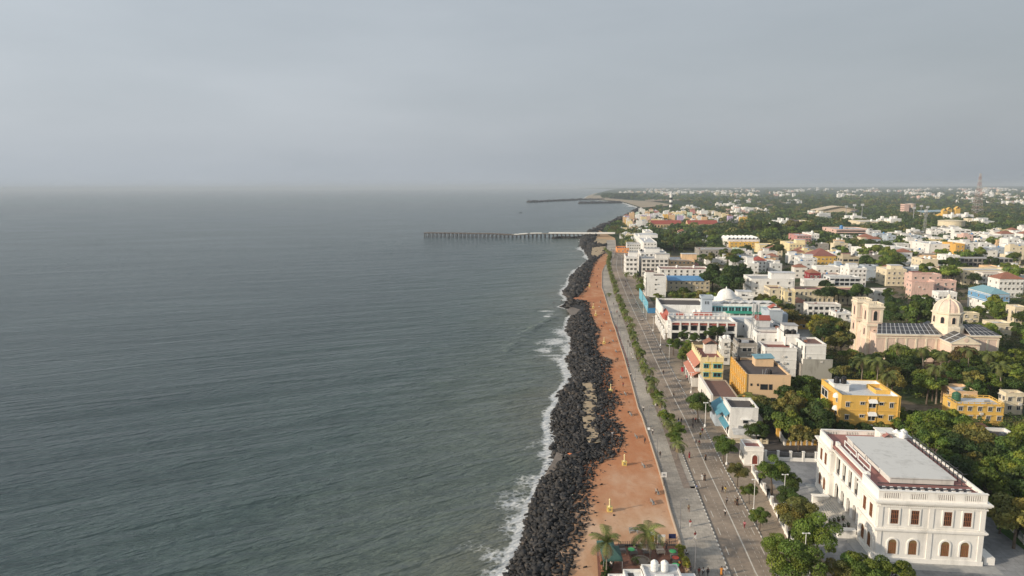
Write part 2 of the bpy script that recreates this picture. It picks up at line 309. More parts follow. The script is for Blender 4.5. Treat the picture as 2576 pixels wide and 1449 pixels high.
dk = ramp(t, n2.outputs[0], [(.30, (1,)*3), (.42, (0,)*3)]); c = mixc(t, math_(t, 'MULTIPLY', dk.outputs[0], .35), c, (.20, .085, .05)); c = mixc(t, math_(t, 'MULTIPLY', n4.outputs[0], .22), c, (.36, .17, .09))
t.links.new(c, b.inputs['Base Color']); b.inputs['Roughness'].default_value = .95; b.inputs['Specular IOR Level'].default_value = .1
bp = add(t, 'ShaderNodeBump', Strength=.5, Distance=.15); t.links.new(n2.outputs[0], bp.inputs['Height']); t.links.new(bp.outputs[0], b.inputs['Normal']); SAND = m
def beachz(tt, y, x): return 2.93+.16*(snoise(np.array(x), np.array(y), .35, 5)-.5)
strip('beach', lambda y: Xw(y)+(Xr(y)-Xw(y))*.72, lambda y: Xp(y)-.05, 60, 1120, 2.93, SAND, 10, 3., lambda tt, y, x: float(beachz(tt, y, x)))
PALES = plain('pale_sand', (.42, .33, .22), .95, .2, .4, spec=.1); WETS = plain('wet_sand', (.20, .165, .135), .6, .2, .5)
# far beaches beyond the pier and at the river mouth
strip('beach', lambda y: Xw(y)+2, lambda y: Xw(y)+np.interp(y, [2250, 2500, 3000, 3500, 4200, 6000, 12000], [20, 150, 140, 110, 160, 120, 60]), 2250, 12000, 4.6, plain('far_sand', (.36, .29, .20), .95, .2, .02), 3, 60)
# ------------------------------------------------------------------ rubble bed and boulders
m, t, b = nodes('black_rock'); n1 = pos_noise(t, .8, 5); n2 = pos_noise(t, .12, 3)
oi = add(t, 'ShaderNodeAttribute', attribute_name='tint')
r1 = ramp(t, math_(t, 'MULTIPLY', n1.outputs[0], math_(t, 'ADD', .7, math_(t, 'MULTIPLY', n2.outputs[0], .6))), [(.3, (.012, .0115, .0115)), (.5, (.024, .023, .0235)), (.75, (.062, .057, .052))])
t.links.new(mixc(t, 1, r1.outputs[0], oi.outputs['Color'], 'MULTIPLY'), b.inputs['Base Color']); b.inputs['Roughness'].default_value = .7; b.inputs['Specular IOR Level'].default_value = .35; ROCK = m
def bedz(tt): return float(np.interp(tt, [0, .12, .4, .75, 1], [-.35, .95, 2.9, 3.1, 2.92]))
rows = np.arange(84, 2300, 2.5); V = []; 
for y in rows:
    a = Xw(y); c_ = a+(Xr(y)-a)*.9
    for i in range(13):
        tt = i/12; V.append((a+(c_-a)*tt-(2.5 if i == 0 else 0), y, (bedz(tt*.9)-.55+.45*NR.rand()) if i else -2.))
o = link('rubble', npmesh('rubble', V, gridfaces(len(rows), 13), ROCK, attrs={'tint': ('FLOAT_COLOR', np.tile((.7, .7, .72, 1), (len(V), 1)))})); o['kind'] = 'stuff'
def inpoly(x, y, P):
    c = False; j = len(P)-1
    for i in range(len(P)):
        if (P[i][1] > y) != (P[j][1] > y) and x < (P[j][0]-P[i][0])*(y-P[i][1])/(P[j][1]-P[i][1])+P[i][0]: c = not c
        j = i
    return c
def sheet(name, pts, z, mat, kind='structure'):
    bm = MB(); bm.quad([(x, y, z) for x, y in pts]); o = bm.build(name, mat); o['kind'] = kind; return o
PITS = [[gp(x, y, 3)[:2] for x, y in q] for q in ([(1465,965),(1497,963),(1502,1010),(1497,1060),(1512,1113),(1482,1120),(1470,1090),(1464,1040),(1470,1000)], [(1490,600),(1526,602),(1526,616),(1492,617)], [(1490,622),(1524,620),(1519,636),(1502,649),(1487,640)])]
for P in PITS: sheet('sand_patch', P[::-1], 3.18, PALES)
P = [gp(x, y, 1.2)[:2] for x, y in [(1370,1200),(1392,1160),(1400,1140),(1416,1146),(1412,1168),(1392,1190)]]; PITS.append(P); sheet('sand_patch', P, 1.55, WETS)
P = [gp(x, y, .6)[:2] for x, y in [(1425,783),(1440,772),(1466,776),(1480,786),(1466,797),(1440,800)]]; PITS.append(P); sheet('sand_patch', P, 1.2, WETS)
P = [gp(x, y, 2.6)[:2] for x, y in [(1433,757),(1450,747),(1480,738),(1490,756),(1470,757)]]; PITS.append(P); sheet('sand_patch', P, 2.9, plain('orange_sand', (.48, .20, .10), .95, .2, .4))
HULLS = []
for k in range(12):
    bm = bmesh.new(); r_ = np.random.RandomState(50+k)
    for i in range(9):
        q = r_.normal(size=3); q /= np.linalg.norm(q); q = np.sign(q)*np.abs(q)**.45; q *= (.66, .5, .36)*(.8+.35*r_.rand(3)); bm.verts.new(q)
    res = bmesh.ops.convex_hull(bm, input=bm.verts); bmesh.ops.delete(bm, geom=[v for v in bm.verts if not v.link_faces], context='VERTS')
    bmesh.ops.triangulate(bm, faces=bm.faces); bm.verts.index_update()
    HULLS.append((np.array([v.co[:] for v in bm.verts]), np.array([[v.index for v in f_.verts] for f_ in bm.faces]))); bm.free()
B = []; y = 90.
while y < 2280:
    s_ = .80 if y < 170 else (.95 if y < 260 else (1.25 if y < 420 else (1.9 if y < 800 else 4.5))); a, c_ = float(Xw(y)), float(Xr(y))-(.9 if y > 200 else 0); x = a+.2
    while x < c_+8:
        px, py = x+rng.uniform(-.4, .4)*s_, y+rng.uniform(-.4, .4)*s_; tt = (px-a)/(c_-a); sz = s_*rng.choice([.7, .8, .9, 1, 1.1, 1.2, 1.4, 1.9])
        jx, jy = px+rng.gauss(0, 1.2), py+rng.gauss(0, 1.2); ok = not any(inpoly(jx, jy, P) for P in PITS)
        if tt > 1: ok = ok and rng.random() < .6*math.exp(-(px-c_)/1.1) and (y < 1000); sz *= .5
        elif tt > .78: sz *= .75; ok = ok and rng.random() < .82
        if not ok and rng.random() < .05 and tt < 1: ok = True; sz *= .4
        if ok: B.append((px, py, bedz(min(tt, 1))+.25*sz*rng.uniform(-.5, 1)+(.05 if tt <= 1 else 0), sz, rng.randrange(12), rng.uniform(0, 6.28), rng.uniform(-.5, .5), rng.uniform(-.5, .5)))
        x += s_*.92
    y += s_*.88
def rotm(a, bx, by): return np.array(mathutils.Euler((bx, by, a)).to_matrix())
B.sort(key=lambda q: q[1]); vis = [q for q in B if pj(*q[:3])[1] < 1452]
near_ids = set(id(q) for q in sorted(vis, key=lambda q: q[1]/q[3])[:290])
hm = []
for k, (hv, hf) in enumerate(HULLS): hm.append(npmesh('boulder', hv, hf, ROCK, attrs={'tint': ('FLOAT_COLOR', np.tile((*(3*[.8+.5*(k % 4)/4]), 1), (len(hv), 1)))}))
V = []; Fs = []; T = []; k0 = 0
for q in B:
    px, py, pz, sz, k, a, bx, by = q
    if id(q) in near_ids:
        o = link('boulder', hm[k], None, (px, py, pz)); o.rotation_euler = (bx, by, a); o.scale = (sz,)*3
        tag(o, 'black angular boulder at the near end of the rock sea wall', 'boulder', 'boulders of the rock sea wall')
    else:
        hv, hf = HULLS[k]; V.append((hv*sz)@rotm(a, bx, by).T+(px, py, pz)); Fs.append(hf+k0); k0 += len(hv); tn = rng.choice([.6, .8, 1, 1, 1.2, 1.6, 2.3]); w_ = rng.choice([.97, 1, 1, 1.04, 1.12]); T.append(np.tile((tn*w_, tn, tn/w_, 1), (len(hv), 1)))
o = link('rubble', npmesh('rubble', np.concatenate(V), np.concatenate(Fs), ROCK, attrs={'tint': ('FLOAT_COLOR', np.concatenate(T))})); o['kind'] = 'stuff'
print('boulders', len(B))
# breakwaters at the harbour mouth and the spur under the pier
def rockbar(name, label, pts, z, w, hgt, n):
    bm = []; ff = []; k0 = 0; tt_ = []
    P = [np.array(gp(x, y, z)[:2]) for x, y in pts]
    for i in range(n):
        u = rng.random()*(len(P)-1); j = int(u); p = P[j]+(P[j+1]-P[j])*(u-j); q = rng.uniform(-1, 1); sz = w*rng.uniform(.25, .5)
        hv, hf = HULLS[rng.randrange(12)]; d_ = P[j+1]-P[j]; d_ = d_/np.linalg.norm(d_); p = p+np.array((-d_[1], d_[0]))*q*w*.5
        bm.append((hv*sz)@rotm(rng.random()*6, .3, .2).T+(p[0], p[1], z+hgt*(1-abs(q)*.9))); ff.append(hf+k0); k0 += len(hv); tt_.append(np.tile((1.2, 1.2, 1.2, 1), (len(hv), 1)))
    o = link(name, npmesh(name, np.concatenate(bm), np.concatenate(ff), ROCK, attrs={'tint': ('FLOAT_COLOR', np.concatenate(tt_))})); tag(o, label, 'breakwater')
rockbar('breakwater', 'long dark rock breakwater reaching out to sea at the river mouth', [(1330,509),(1350,508.5),(1431,504.5),(1470,503),(1520,503.5)], .5, 26, 5, 700)
rockbar('breakwater', 'shorter dark rock breakwater inside the bay near the surf beach', [(1458,512),(1500,511.5),(1560,510.5)], .5, 22, 5, 420)
rockbar('rock_spur', 'low spur of black rocks lying under the pier', [(1392,600),(1410,598.5),(1440,599),(1475,597)], .3, 7, 1.6, 260)
# ------------------------------------------------------------------ promenade, road, footpath
def paved(name, c, c2, tile, tsz, joint=.12):
    m, t, b = nodes(name); n1 = pos_noise(t, .05, 5); n2 = pos_noise(t, .8, 5, rough=.7); n3 = pos_noise(t, .015, 3)
    g = add(t, 'ShaderNodeNewGeometry'); mp = add(t, 'ShaderNodeMapping'); mp.inputs['Rotation'].default_value = (0, 0, GA); t.links.new(g.outputs['Position'], mp.inputs[0])
    br = add(t, 'ShaderNodeTexBrick', Scale=1.); br.inputs['Color1'].default_value = (*c, 1); br.inputs['Color2'].default_value = (*c2, 1); br.inputs['Mortar'].default_value = (*[x*.62 for x in c], 1)
    br.inputs['Mortar Size'].default_value = joint*.25; br.inputs['Brick Width'].default_value = tsz; br.inputs['Row Height'].default_value = tile; t.links.new(mp.outputs[0], br.inputs[0])
    st = ramp(t, n1.outputs[0], [(.32, (.55, .55, .56)), (.6, (1.12, 1.11, 1.1))]); c_ = mixc(t, 1, br.outputs[0], st.outputs[0], 'MULTIPLY')
    s2 = ramp(t, n2.outputs[0], [(.3, (.82,)*3), (.65, (1.08,)*3)]); c_ = mixc(t, 1, c_, s2.outputs[0], 'MULTIPLY')
    t.links.new(c_, b.inputs['Base Color']); b.inputs['Roughness'].default_value = .8; b.inputs['Specular IOR Level'].default_value = .25; return m
PROM = paved('promenade_slabs', (.455, .41, .35), (.395, .36, .31), 1.2, 1.2); ROADM = paved('road_concrete', (.335, .27, .21), (.295, .24, .19), 3.2, 4.5, .1); FOOT = paved('footpath_pavers', (.36, .29, .22), (.30, .245, .19), .6, .9)
COURT = paved('courtyard_stone', (.27, .275, .28), (.225, .23, .24), 2.4, 2.4); LANE = plain('lane_asphalt', (.085, .075, .07), .9, .25, .6)
YE = 735
kL, kR = line(Xl, -4.7), line(Xl, 4.3)
strip('promenade', lambda y: Xp(y)+.3, lambda y: kL(y)-3.0, 60, 900, 3.10, PROM)
EARTH = plain('planting_earth', (.25, .20, .165), .95, .25, .8)
strip('planting_strip', lambda y: kL(y)-3.0, lambda y: kL(y)-1.4, 151, YE, 3.13, EARTH)
strip('promenade', lambda y: kL(y)-3.0, lambda y: kL(y)-.3, 60, 152, 3.10, PROM); strip('promenade', lambda y: kL(y)-1.4, lambda y: kL(y)-.3, 151, YE, 3.10, PROM)
strip('road', kL, kR, 60, YE+20, 3.0, ROADM, 2)
strip('footpath', lambda y: kR(y)+.3, lambda y: kR(y)+9.5, 60, YE, 3.11, FOOT, 2)
m, t, b = nodes('striped_kerb'); g = add(t, 'ShaderNodeNewGeometry'); sp = add(t, 'ShaderNodeSeparateXYZ'); t.links.new(g.outputs['Position'], sp.inputs[0])
fr = math_(t, 'GREATER_THAN', math_(t, 'FRACT', math_(t, 'MULTIPLY', sp.outputs[1], .62)), .5); t.links.new(mixc(t, fr, (.16, .145, .13), (.52, .50, .46)), b.inputs['Base Color']); KERB = m
def kerb(name, fa, y0, y1, z0, z1, w, mat, step=4.):
    ys = np.arange(y0, y1, step); V = []
    for y in ys:
        x = float(fa(y)); V += [(x, y, z0), (x, y, z1), (x+w, y, z1), (x+w, y, z0)]
    o = link(name, npmesh(name, V, gridfaces(len(ys), 4), mat)); return o
struct(kerb('kerb', line(kL, -.3), 60, YE, 2.9, 3.16, .3, KERB)); struct(kerb('kerb', kR, 60, YE, 2.9, 3.16, .3, KERB))
LINEP = plain('road_paint', (.58, .54, .47), .8, .15, 2)
strip('road_marking', line(Xl, -.13), line(Xl, .13), 60, YE, 3.004, LINEP)
def dashes(off, y0, y1, on, gap, w=.09):
    bm = MB(); y = y0
    while y < y1:
        a, c_ = float(Xl(y))+off, float(Xl(y+on))+off; bm.quad([(a-w, y, 3.005), (a+w, y, 3.005), (c_+w, y+on, 3.005), (c_-w, y+on, 3.005)]); y += on+gap
    struct(bm.build('road_marking', LINEP))
dashes(-3.6, 92, 400, 3, 4.5, .08); dashes(3.3, 92, 400, 3, 4.5, .08); dashes(1.6, 92, 330, .8, .8, .035); dashes(-2, 92, 330, .8, .8, .03); dashes(2.45, 92, 330, .8, .8, .03)
CONC = stucco('sea_wall_concrete', (.42, .33, .25), .4)
o = kerb('sea_wall', line(Xp, -.15), 84, 900, 2.4, 3.34, .5, CONC, 3.); tag(o, 'low concrete retaining wall between the red sand and the promenade', 'wall')
# lanes and courtyards behind the front
sheet('courtyard', [gp(x, y)[:2] for x, y in [(1888,1205),(2000,1640),(2576,1600),(2576,1380),(2530,1290),(2300,1130),(1925,1165)]], 3.10, COURT)
sheet('lane', [gp(x, y)[:2] for x, y in [(1800,1117),(1838,1142),(2110,1150),(2110,1118),(1960,1113),(1948,1040),(1925,1040),(1925,1112)]], 3.13, LANE)
sheet('lawn', [gp(x, y)[:2] for x, y in [(2505,1330),(2700,1480),(2760,1460),(2530,1310)]], 3.14, plain('lawn_grass', (.06, .13, .03), .95, .3, 2))
sheet('courtyard', [gp(x, y)[:2] for x, y in [(1978,800),(2010,850),(2060,850),(2040,770),(1990,775)]], 3.12, plain('yard_concrete', (.30, .29, .27), .9))
# ------------------------------------------------------------------ shared building pieces
def unit_window(frame=FRAME, glass=GLASS, shade=True, bars=2):
    m = MB(); m.box(-.5, -.05, 0, .5, .02, 1, 1)
    m.box(-.56, -.10, -.05, -.46, .02, 1.05, 0); m.box(.46, -.10, -.05, .56, .02, 1.05, 0); m.box(-.46, -.10, .95, .46, .02, 1.05, 0); m.box(-.46, -.10, -.05, .46, .02, .05, 0)
    for i in range(1, bars): x = -.46+.92*i/bars; m.box(x-.03, -.08, .05, x+.03, .02, .95, 0)
    if shade: m.box(-.68, -.45, 1.10, .68, .02, 1.17, 0)
    return m.mesh('window', [frame, glass])
WIN = unit_window(); WINP = unit_window(shade=False); WING = unit_window(plain('teal_frame', (.12, .42, .45)), GLASS); WINB = unit_window(WOOD, plain('brown_shutter', (.12, .055, .03)), False, 3)
WIND = unit_window(DARK, GLASS, False, 1)
def arch_mesh(name, mats, w=.5, deep=0.):
    m = MB(); n = 10; pts = [(-w, 0)]+[(w*math.cos(math.pi-math.pi*i/n), 1-w*.6+w*.6*math.sin(math.pi*i/n)) for i in range(n+1)]+[(w, 0)]
    k = len(m.v)
    m.quad([(x, -.05, z) for x, z in pts], 1)
    for i in range(len(pts)-1):
        (x0, z0), (x1, z1) = pts[i], pts[i+1]; o = lambda x, z: (x*1.22, z if z < .01 else z*1.0+.07*(z > .3))
        X0, X1 = o(x0, z0), o(x1, z1)
        m.quad([(x0, -.12, z0), (x1, -.12, z1), (X1[0], -.12, X1[1]), (X0[0], -.12, X0[1])], 0); m.quad([(X0[0], -.12, X0[1]), (X1[0], -.12, X1[1]), (X1[0], .02, X1[1]), (X0[0], .02, X0[1])], 0)
        m.quad([(x1, -.12, z1), (x0, -.12, z0), (x0, -.05, z0), (x1, -.05, z1)], 0)
    return m.mesh(name, mats)
WARCH = arch_mesh('window', [FRAME, GLASS])
def put_win(parent, face, u, z, w, h, me=None, W_=0, D_=0, name='window'):
    me = me or WIN
    if face == 'f': loc, rz = (u, 0, z), 0
    elif face == 'l': loc, rz = (0, u, z), -math.pi/2
    elif face == 'r': loc, rz = (W_, u, z), math.pi/2
    else: loc, rz = (u, D_, z), math.pi
    o = link(name, me, parent, loc, rz); o.scale = (w, 1, h); return o
def tank_mesh(mat, r=.75, h=1.7):
    m = MB(); m.lathe([(r*.9, 0), (r, .08), (r, h*.3), (r*.96, h*.33), (r, h*.36), (r, h*.62), (r*.96, h*.65), (r, h*.68), (r, h*.8), (r*.75, h*.92), (r*.3, h*.97), (r*.3, h*1.04), (0.02, h*1.05)], 12); return m.mesh('water_tank', mat, True)
TANK = {'w': tank_mesh(WHITEP), 'k': tank_mesh(BLACKT), 'b': tank_mesh(plain('blue_plastic', (.08, .22, .45), .4)), 'g': tank_mesh(plain('green_plastic', (.04, .12, .07), .4))}
FOOTP = []                                  # footprints (ox,oy,w,d)
def local(ox, oy, u, v): return ox+u*UX+v*VX, oy+u*UY+v*VY
def occupied(x, y, mg=0.):
    for ox, oy, w, d in FOOTP:
        dx, dy = x-ox, y-oy; u = dx*UX+dy*UY
        if -mg < u < w+mg:
            v = dx*VX+dy*VY
            if -mg < v < d+mg: return True
    return False
def solve_roof(x0, y0, x1, yb, h):
    fx, fy, _ = gp(x0, y0, GZ+h); lo, hi = .5, 400.
    for _ in range(40):
        w = (lo+hi)/2
        if pj(fx+UX*w, fy+UY*w, GZ+h)[0] < x1: lo = w
        else: hi = w
    a, c = .5, 600.
    for _ in range(40):
        d = (a+c)/2
        if pj(fx+VX*d, fy+VY*d, GZ+h)[1] > yb: a = d
        else: c = d
    return fx, fy, w, d
def shell(root, w, d, h, wm, rm, par=.9, bands=(), t=.25, cap=True, capm=None, rail=False):
    m = MB(); m.ring(0, 0, w, d, t, -.5, h+(par if not rail else .25))
    for z in bands: m.ring(-.12, -.12, w+.12, d+.12, .2, z-.1, z+.1)
    if cap: m.ring(-.07, -.07, w+.07, d+.07, t+.14, h+(par if not rail else .25)-.02, h+(par if not rail else .25)+.12)
    if rail:
        for f_ in (0, 1):
            n = max(2, int(w/1.6))
            for i in range(n+1): x = .13+(w-.26)*i/n; m.box(x-.08, .05 if f_ == 0 else d-.21, h+.37, x+.08, .21 if f_ == 0 else d-.05, h+par)
            n = max(2, int(d/1.6))
            for i in range(1, n): y = .13+(d-.26)*i/n; xx = .05 if f_ == 0 else w-.21; m.box(xx, y-.08, h+.37, xx+.16, y+.08, h+par)
        m.ring(.02, .02, w-.02, d-.02, .22, h+par, h+par+.12)
    wo = m.build('wall', wm, root)
    r = MB(); r.box(t+.004, t+.004, h-.3, w-t-.004, d-t-.004, h); ro = r.build('roof', rm, root)
    return wo, ro
def stair(root, u, v, w, d, h, z, wm, rm, roof='flat'):
    m = MB(); m.box(u, v, z, u+w, v+d, z+h); o = m.build('stair_house', wm, root)
    r = MB()
    if roof == 'flat': r.box(u-.3, v-.3, z+h+.003, u+w+.3, v+d+.3, z+h+.2)
    else: r.gable(u, v, u+w, v+d, z+h, z+h+min(w, d)*.35, 'y' if d > w else 'x')
    r.build('roof', rm, o); return o
def tanks(root, spec, z):
    for u, v, k, s in spec: link('water_tank', TANK[k], root, (u, v, z), 0, (s, s, s))
def house(label, px, h, wc='white', rc='grey', st=None, wf=3, wl=2, cat='house', name='house', win=None, ww=1.1, wh=1.3, par=.8, st_h=None, tk=(), rail=False, bands=True, hip=None, group=None, loc=None, stroof='flat', strc=None):
    """px = roof front edge x0,y0,x1 and roof back edge y, in the frame of the survey; loc = ready made (x,y,w,d)"""
    ox, oy, w, d = loc or solve_roof(*px, h); FOOTP.append((ox, oy, w, d))
    root = thing(name, label, cat, (ox, oy, GZ), -GA, group); ns = max(1, round(h/3.3)); fh = h/ns
    shell(root, w, d, h, wall(wc), roofm(rc), par, [fh*i for i in range(1, ns)]+[h-.1] if bands else (), rail=rail)
    for s in range(ns):
        for i in range(wf): put_win(root, 'f', w*(i+.5)/wf+rng.uniform(-.2, .2), s*fh+1.0, ww, wh, win)
        for i in range(wl): put_win(root, 'l', d*(i+.5)/wl+rng.uniform(-.2, .2), s*fh+1.0, ww, wh, win)
    if st_h:
        u, v, sw, sdp, hh = st_h; stair(root, w*u, d*v, sw, sdp, hh, h+.002, wall(wc), roofm(strc or rc), stroof)
    tanks(root, [(w*u, d*v, k, s) for u, v, k, s in tk], h)
    for i in range(rng.randint(1, 3)):
        m = MB(); u, z = rng.uniform(.5, w-1.5), rng.choice([.5, .62, .75])*h; m.box(u, -.45, z, u+.9, -.03, z+.6); m.build('cooling_unit', FRAME, root)
    if not hip:
        for i in range(rng.randint(1, 3)): m = MB(); u, v = rng.uniform(.6, w-1.6), rng.uniform(.6, max(.7, d-1.6)); a_, b_ = rng.uniform(.5, 1.6), rng.uniform(.4, 1.2); m.box(u, v, h+.003, u+a_, v+b_, h+rng.uniform(.3, 1.1)); m.build('roof_box', rng.choice([METAL, FRAME, BLACKT, roofm('tile')]), root)
    m = MB(); u = w*rng.choice([.03, .97]); m.box(u-.06, -.1, 0, u+.06, -.02, h); m.build('drain_pipe', rng.choice([METAL, FRAME, DARK]), root)
    if hip:
        m = MB(); m.hip(0, 0, w, d, h+par+.12, h+par+min(w, d)*.3, 0); m.build('tiled_roof', roofm(hip), root)
    return root, w, d
def awning(root, x0, x1, z, dep, drop, mat, face='f', name='awning', t=.08, off=.02):
    m = MB()
    if face == 'f': m.slab([(x0, -dep, z-drop), (x1, -dep, z-drop), (x1, -off, z), (x0, -off, z)], t)
    else: m.slab([(-dep, x1, z-drop), (-dep, x0, z-drop), (-off, x0, z), (-off, x1, z)], t)
    return m.build(name, mat, root)
# ------------------------------------------------------------------ the big white arcaded hall
def hall():
    ox, oy, _ = gp(2197.4, 1412); w, d, H = 19., 32.5, 14.2; FOOTP.append((ox, oy, w, d)); WM = stucco('hall_lime_wash', (.84, .815, .765), .34)
    R = thing('white_hall', 'large white two-storey hall with arched windows, balustrade and red roof terrace', 'building', (ox, oy, GZ), -GA)
    zr, zp = 12.1, 14.0; c0, c1 = 8.0, 24.5; rec = 1.1       # loggia between c0 and c1 lies back
    m = MB(); T = .5
    m.box(0, 0, -.5, w, T, zr+.3)                     # front
    m.box(0, d-T, -.5, w, d, zr+.3); m.box(w-T, T, -.5, w, d-T, zr+.3)
    m.box(0, T, -.5, T, c0, zr+.3); m.box(0, c1, -.5, T, d-T, zr+.3); m.box(T, c0-T, -.5, rec+T, c0, zr); m.box(T, c1, -.5, rec+T, c1+T, zr)
    # loggia wall with five bays: arches below, tall openings above
    n = 5; bw = (c1-c0)/n
    for i in range(n+1):
        y = c0+bw*i; a = .75 if 0 < i < n else .42
        y0, y1 = max(c0+.002, y-a), min(c1-.002, y+a); m.box(rec, y0, -.5, rec+T, y1, 6.3); m.box(rec, y0, 7.2, rec+T, y1, 11.0)
    for i in range(n):
        ya, yb = c0+bw*i+(.75 if i else .42), c0+bw*(i+1)-(.75 if i < n-1 else .42); yc = (ya+yb)/2; r = (yb-ya)/2; zs = 4.0; K = 10
        arc = [(yc-r*math.cos(math.pi*k/K), zs+r*math.sin(math.pi*k/K)) for k in range(K+1)]
        for k in range(K):
            (p, q), (p2, q2) = arc[k], arc[k+1]
            m.quad([(rec, p, q), (rec, p, 6.3), (rec, p2, 6.3), (rec, p2, q2)]); m.quad([(rec+T, p, q), (rec+T, p2, q2), (rec+T, p2, 6.3), (rec+T, p, 6.3)]); m.quad([(rec, p, q), (rec, p2, q2), (rec+T, p2, q2), (rec+T, p, q)])
    m.box(rec-.25, c0+.002, 6.3, rec+T+.3, c1-.002, 7.2)          # balcony band
    m.box(rec-.05, c0+.002, 11.0, rec+T, c1-.002, zr+.3)
    m.box(rec+3.2, c0-T, -.5, rec+3.5, c1+T, zr-.02)            # inner wall of the loggia
    m.box(rec+T, c0, 5.9, rec+3.2, c1, 6.25)
    # plinth, string course, cornice, parapet
    def band(z0, z1, o):
        m.box(-o, -o, z0, w+o, .3, z1); m.box(w-.3, .3, z0, w+o, d-.3, z1); m.box(-o, d-.3, z0, w+o, d+o, z1); m.box(-o, .3, z0, .3, c0+o*.3, z1); m.box(-o, c1-o*.3, z0, .3, d-.3, z1)
    band(-.5, 1.0, .16); band(6.25, 6.45, .28); band(6.45, 6.75, .45); band(11.0, 11.25, .2); band(11.7, 12.0, .5); band(12.0, 12.3, .72); band(7.0, 7.12, .1)
    m.box(rec-.5, c0+.002, 11.72, rec+.2, c1-.002, 12.02); m.box(rec-.8, c0+.002, 12.02, rec+.2, c1-.002, 12.302)
    for x in (.55, w/2, w-.55): m.box(x-.42, -.14, 1.0, x+.42, .1, 6.25); m.box(x-.42, -.14, 7.12, x+.42, .1, 11.0)
    for y in (.5, c0-.6, c1+.6, d-.5): m.box(-.14, y-.4, 1.0, .1, y+.4, 6.25); m.box(-.14, y-.4, 7.12, .1, y+.4, 11.0)
    for i in range(52): x = .5+i*(w-1)/51; m.box(x-.1, -.2, 11.25, x+.1, .1, 11.45)     # dentils
    wo = m.build('wall', WM, R)
    b = MB()                                             # balustrade: piers, rails and balusters
    def bal(p, q, ax, o, solid):
        L_ = q-p
        def bx(a0, a1, z0, z1, th=.36):
            if ax == 'x': b.box(a0, o, z0, a1, o+th, z1)
            else: b.box(o, a0, z0, o+th, a1, z1)
        bx(p, q, 12.3, 12.62); bx(p, q, zp-.28, zp)
        if ax == 'x': b.box(p-.1, o-.12, zp, q+.1, o+.48, zp+.16)
        else: b.box(o-.12, p-.1, zp, o+.48, q+.1, zp+.16)
        k = 4 if L_ > 12 else 2; pw = .42*L_/k
        for i in range(k+1): c = p+L_*i/k; a0, a1 = max(p, c-pw*.45), min(q, c+pw*.45); bx(a0, a1, 12.62, zp-.28)
        for i in range(k):
            a0, a1 = p+L_*i/k+pw*.45, p+L_*(i+1)/k-pw*.45; nb = max(3, int((a1-a0)/.34))
            for j in range(nb): c = a0+(a1-a0)*(j+.5)/nb; bx(c-.08, c+.08, 12.62, zp-.28, .3)
    bal(.02, w-.02, 'x', .02, 0); bal(.4, w-.4, 'x', d-.38, 0)
    b.box(w-.36, .38, 12.3, w, d-.38, zp-.1); b.box(.02, .38, 12.3, .4, c0-.3, zp+.14); b.box(.02, c1+.3, 12.3, .4, d-.38, zp+.14)
    b.box(rec-.1, c0+.9, 12.3, rec+.3, c1-.9, 13.5); b.box(rec-.3, c0+.5, 13.5, rec+.45, c1-.5, 13.72); b.box(rec-.2, c0-.3, 12.3, rec+.45, c0+.9, zp+.14); b.box(rec-.2, c1-.9, 12.3, rec+.45, c1+.3, zp+.14)
    b.build('balustrade', WM, R)
    ZR = 13.0
    r = MB(); r.box(.42, .42, ZR-.28, w-.42, d-.42, ZR+.12); ro = r.build('roof', roofm('terracotta'), R)
    k = MB(); k.box(4.4, 5.8, ZR+.12, w-3.0, d-5, ZR+1.25); k.box(4.1, 5.5, ZR+1.25, w-2.7, d-4.7, ZR+1.42); k.build('raised_roof', stucco('white_roof_coat', (.63, .625, .60), .45), R)
    k = MB(); k.box(1.4, 2.0, ZR+.125, w-1.4, 4.2, ZR+.17, 1)
    for i in range(12): x = 2+i*(w-4)/11; k.box(x-.25, 2.2, ZR+.17, x+.25, 2.9, ZR+.75, 0)
    for y in (2.05, 4.0): k.box(1.4, y, ZR+.75, w-1.4, y+.16, ZR+.9, 1)
    k.build('roof_pergola', [WHITEP, DARK], R)
    k = MB()
    for i in range(14): y = 6+i*1.55; k.box(w-1.5, y, ZR+.12, w-1.38, y+.12, ZR+2.2); k.box(w-1.5, y, ZR+2.2, w-1.38, y+.12, ZR+2.3) 
    for i in range(0, 14, 2): y = 6+i*1.55; k.box(w-3.9, y+.02, ZR+2.3, w-.6, y+.1, ZR+2.4)
    k.box(w-1.5, 6, ZR+2.4, w-1.38, 26.3, ZR+2.5); k.build('trellis', DARK, R)
    k = MB()
    for a, c in ((9.2, 15.5), (16.2, 22.8)):
        k.box(2.0, a, ZR+.9, 2.15, c, ZR+1.1); k.box(2.0, a, ZR+2.0, 2.15, c, ZR+2.2); k.box(2.0, a, ZR+1.1, 2.15, a+.2, ZR+2.0); k.box(2.0, c-.2, ZR+1.1, 2.15, c, ZR+2.0); k.box(2.04, (a+c)/2-.05, ZR+.12, 2.12, (a+c)/2+.05, ZR+.9)
    k.build('roof_frame', WHITEP, R)
    s = stair(R, w-7.2, d-4.0, 3.4, 3.0, 1.9, ZR+.125, WM, WM, 'flat'); k = MB(); k.gable(w-6.6, d-4.9, w-5.4, d-4.0, ZR+1.4, ZR+2.1, 'y'); k.build('porch_roof', roofm('terracotta'), s)
    for x, y in ((w-3.6, d-3.4), (w-1.9, d-3.0), (w-2.8, d-4.6)): link('water_tank', TANK['w'], R, (x, y, ZR+.12), 0, (1.15, 1.15, 1.5))
    # windows and shutters
    up = MB(); up.box(-.7, -.06, 0, .7, .02, 2.75, 1)
    for a, c, z0, z1 in ((-1.0, -.7, -.25, 3.05), (.7, 1.0, -.25, 3.05), (-.7, .7, 2.75, 3.05), (-.7, .7, -.25, 0)): up.box(a, -.16, z0, c, .02, z1, 0)
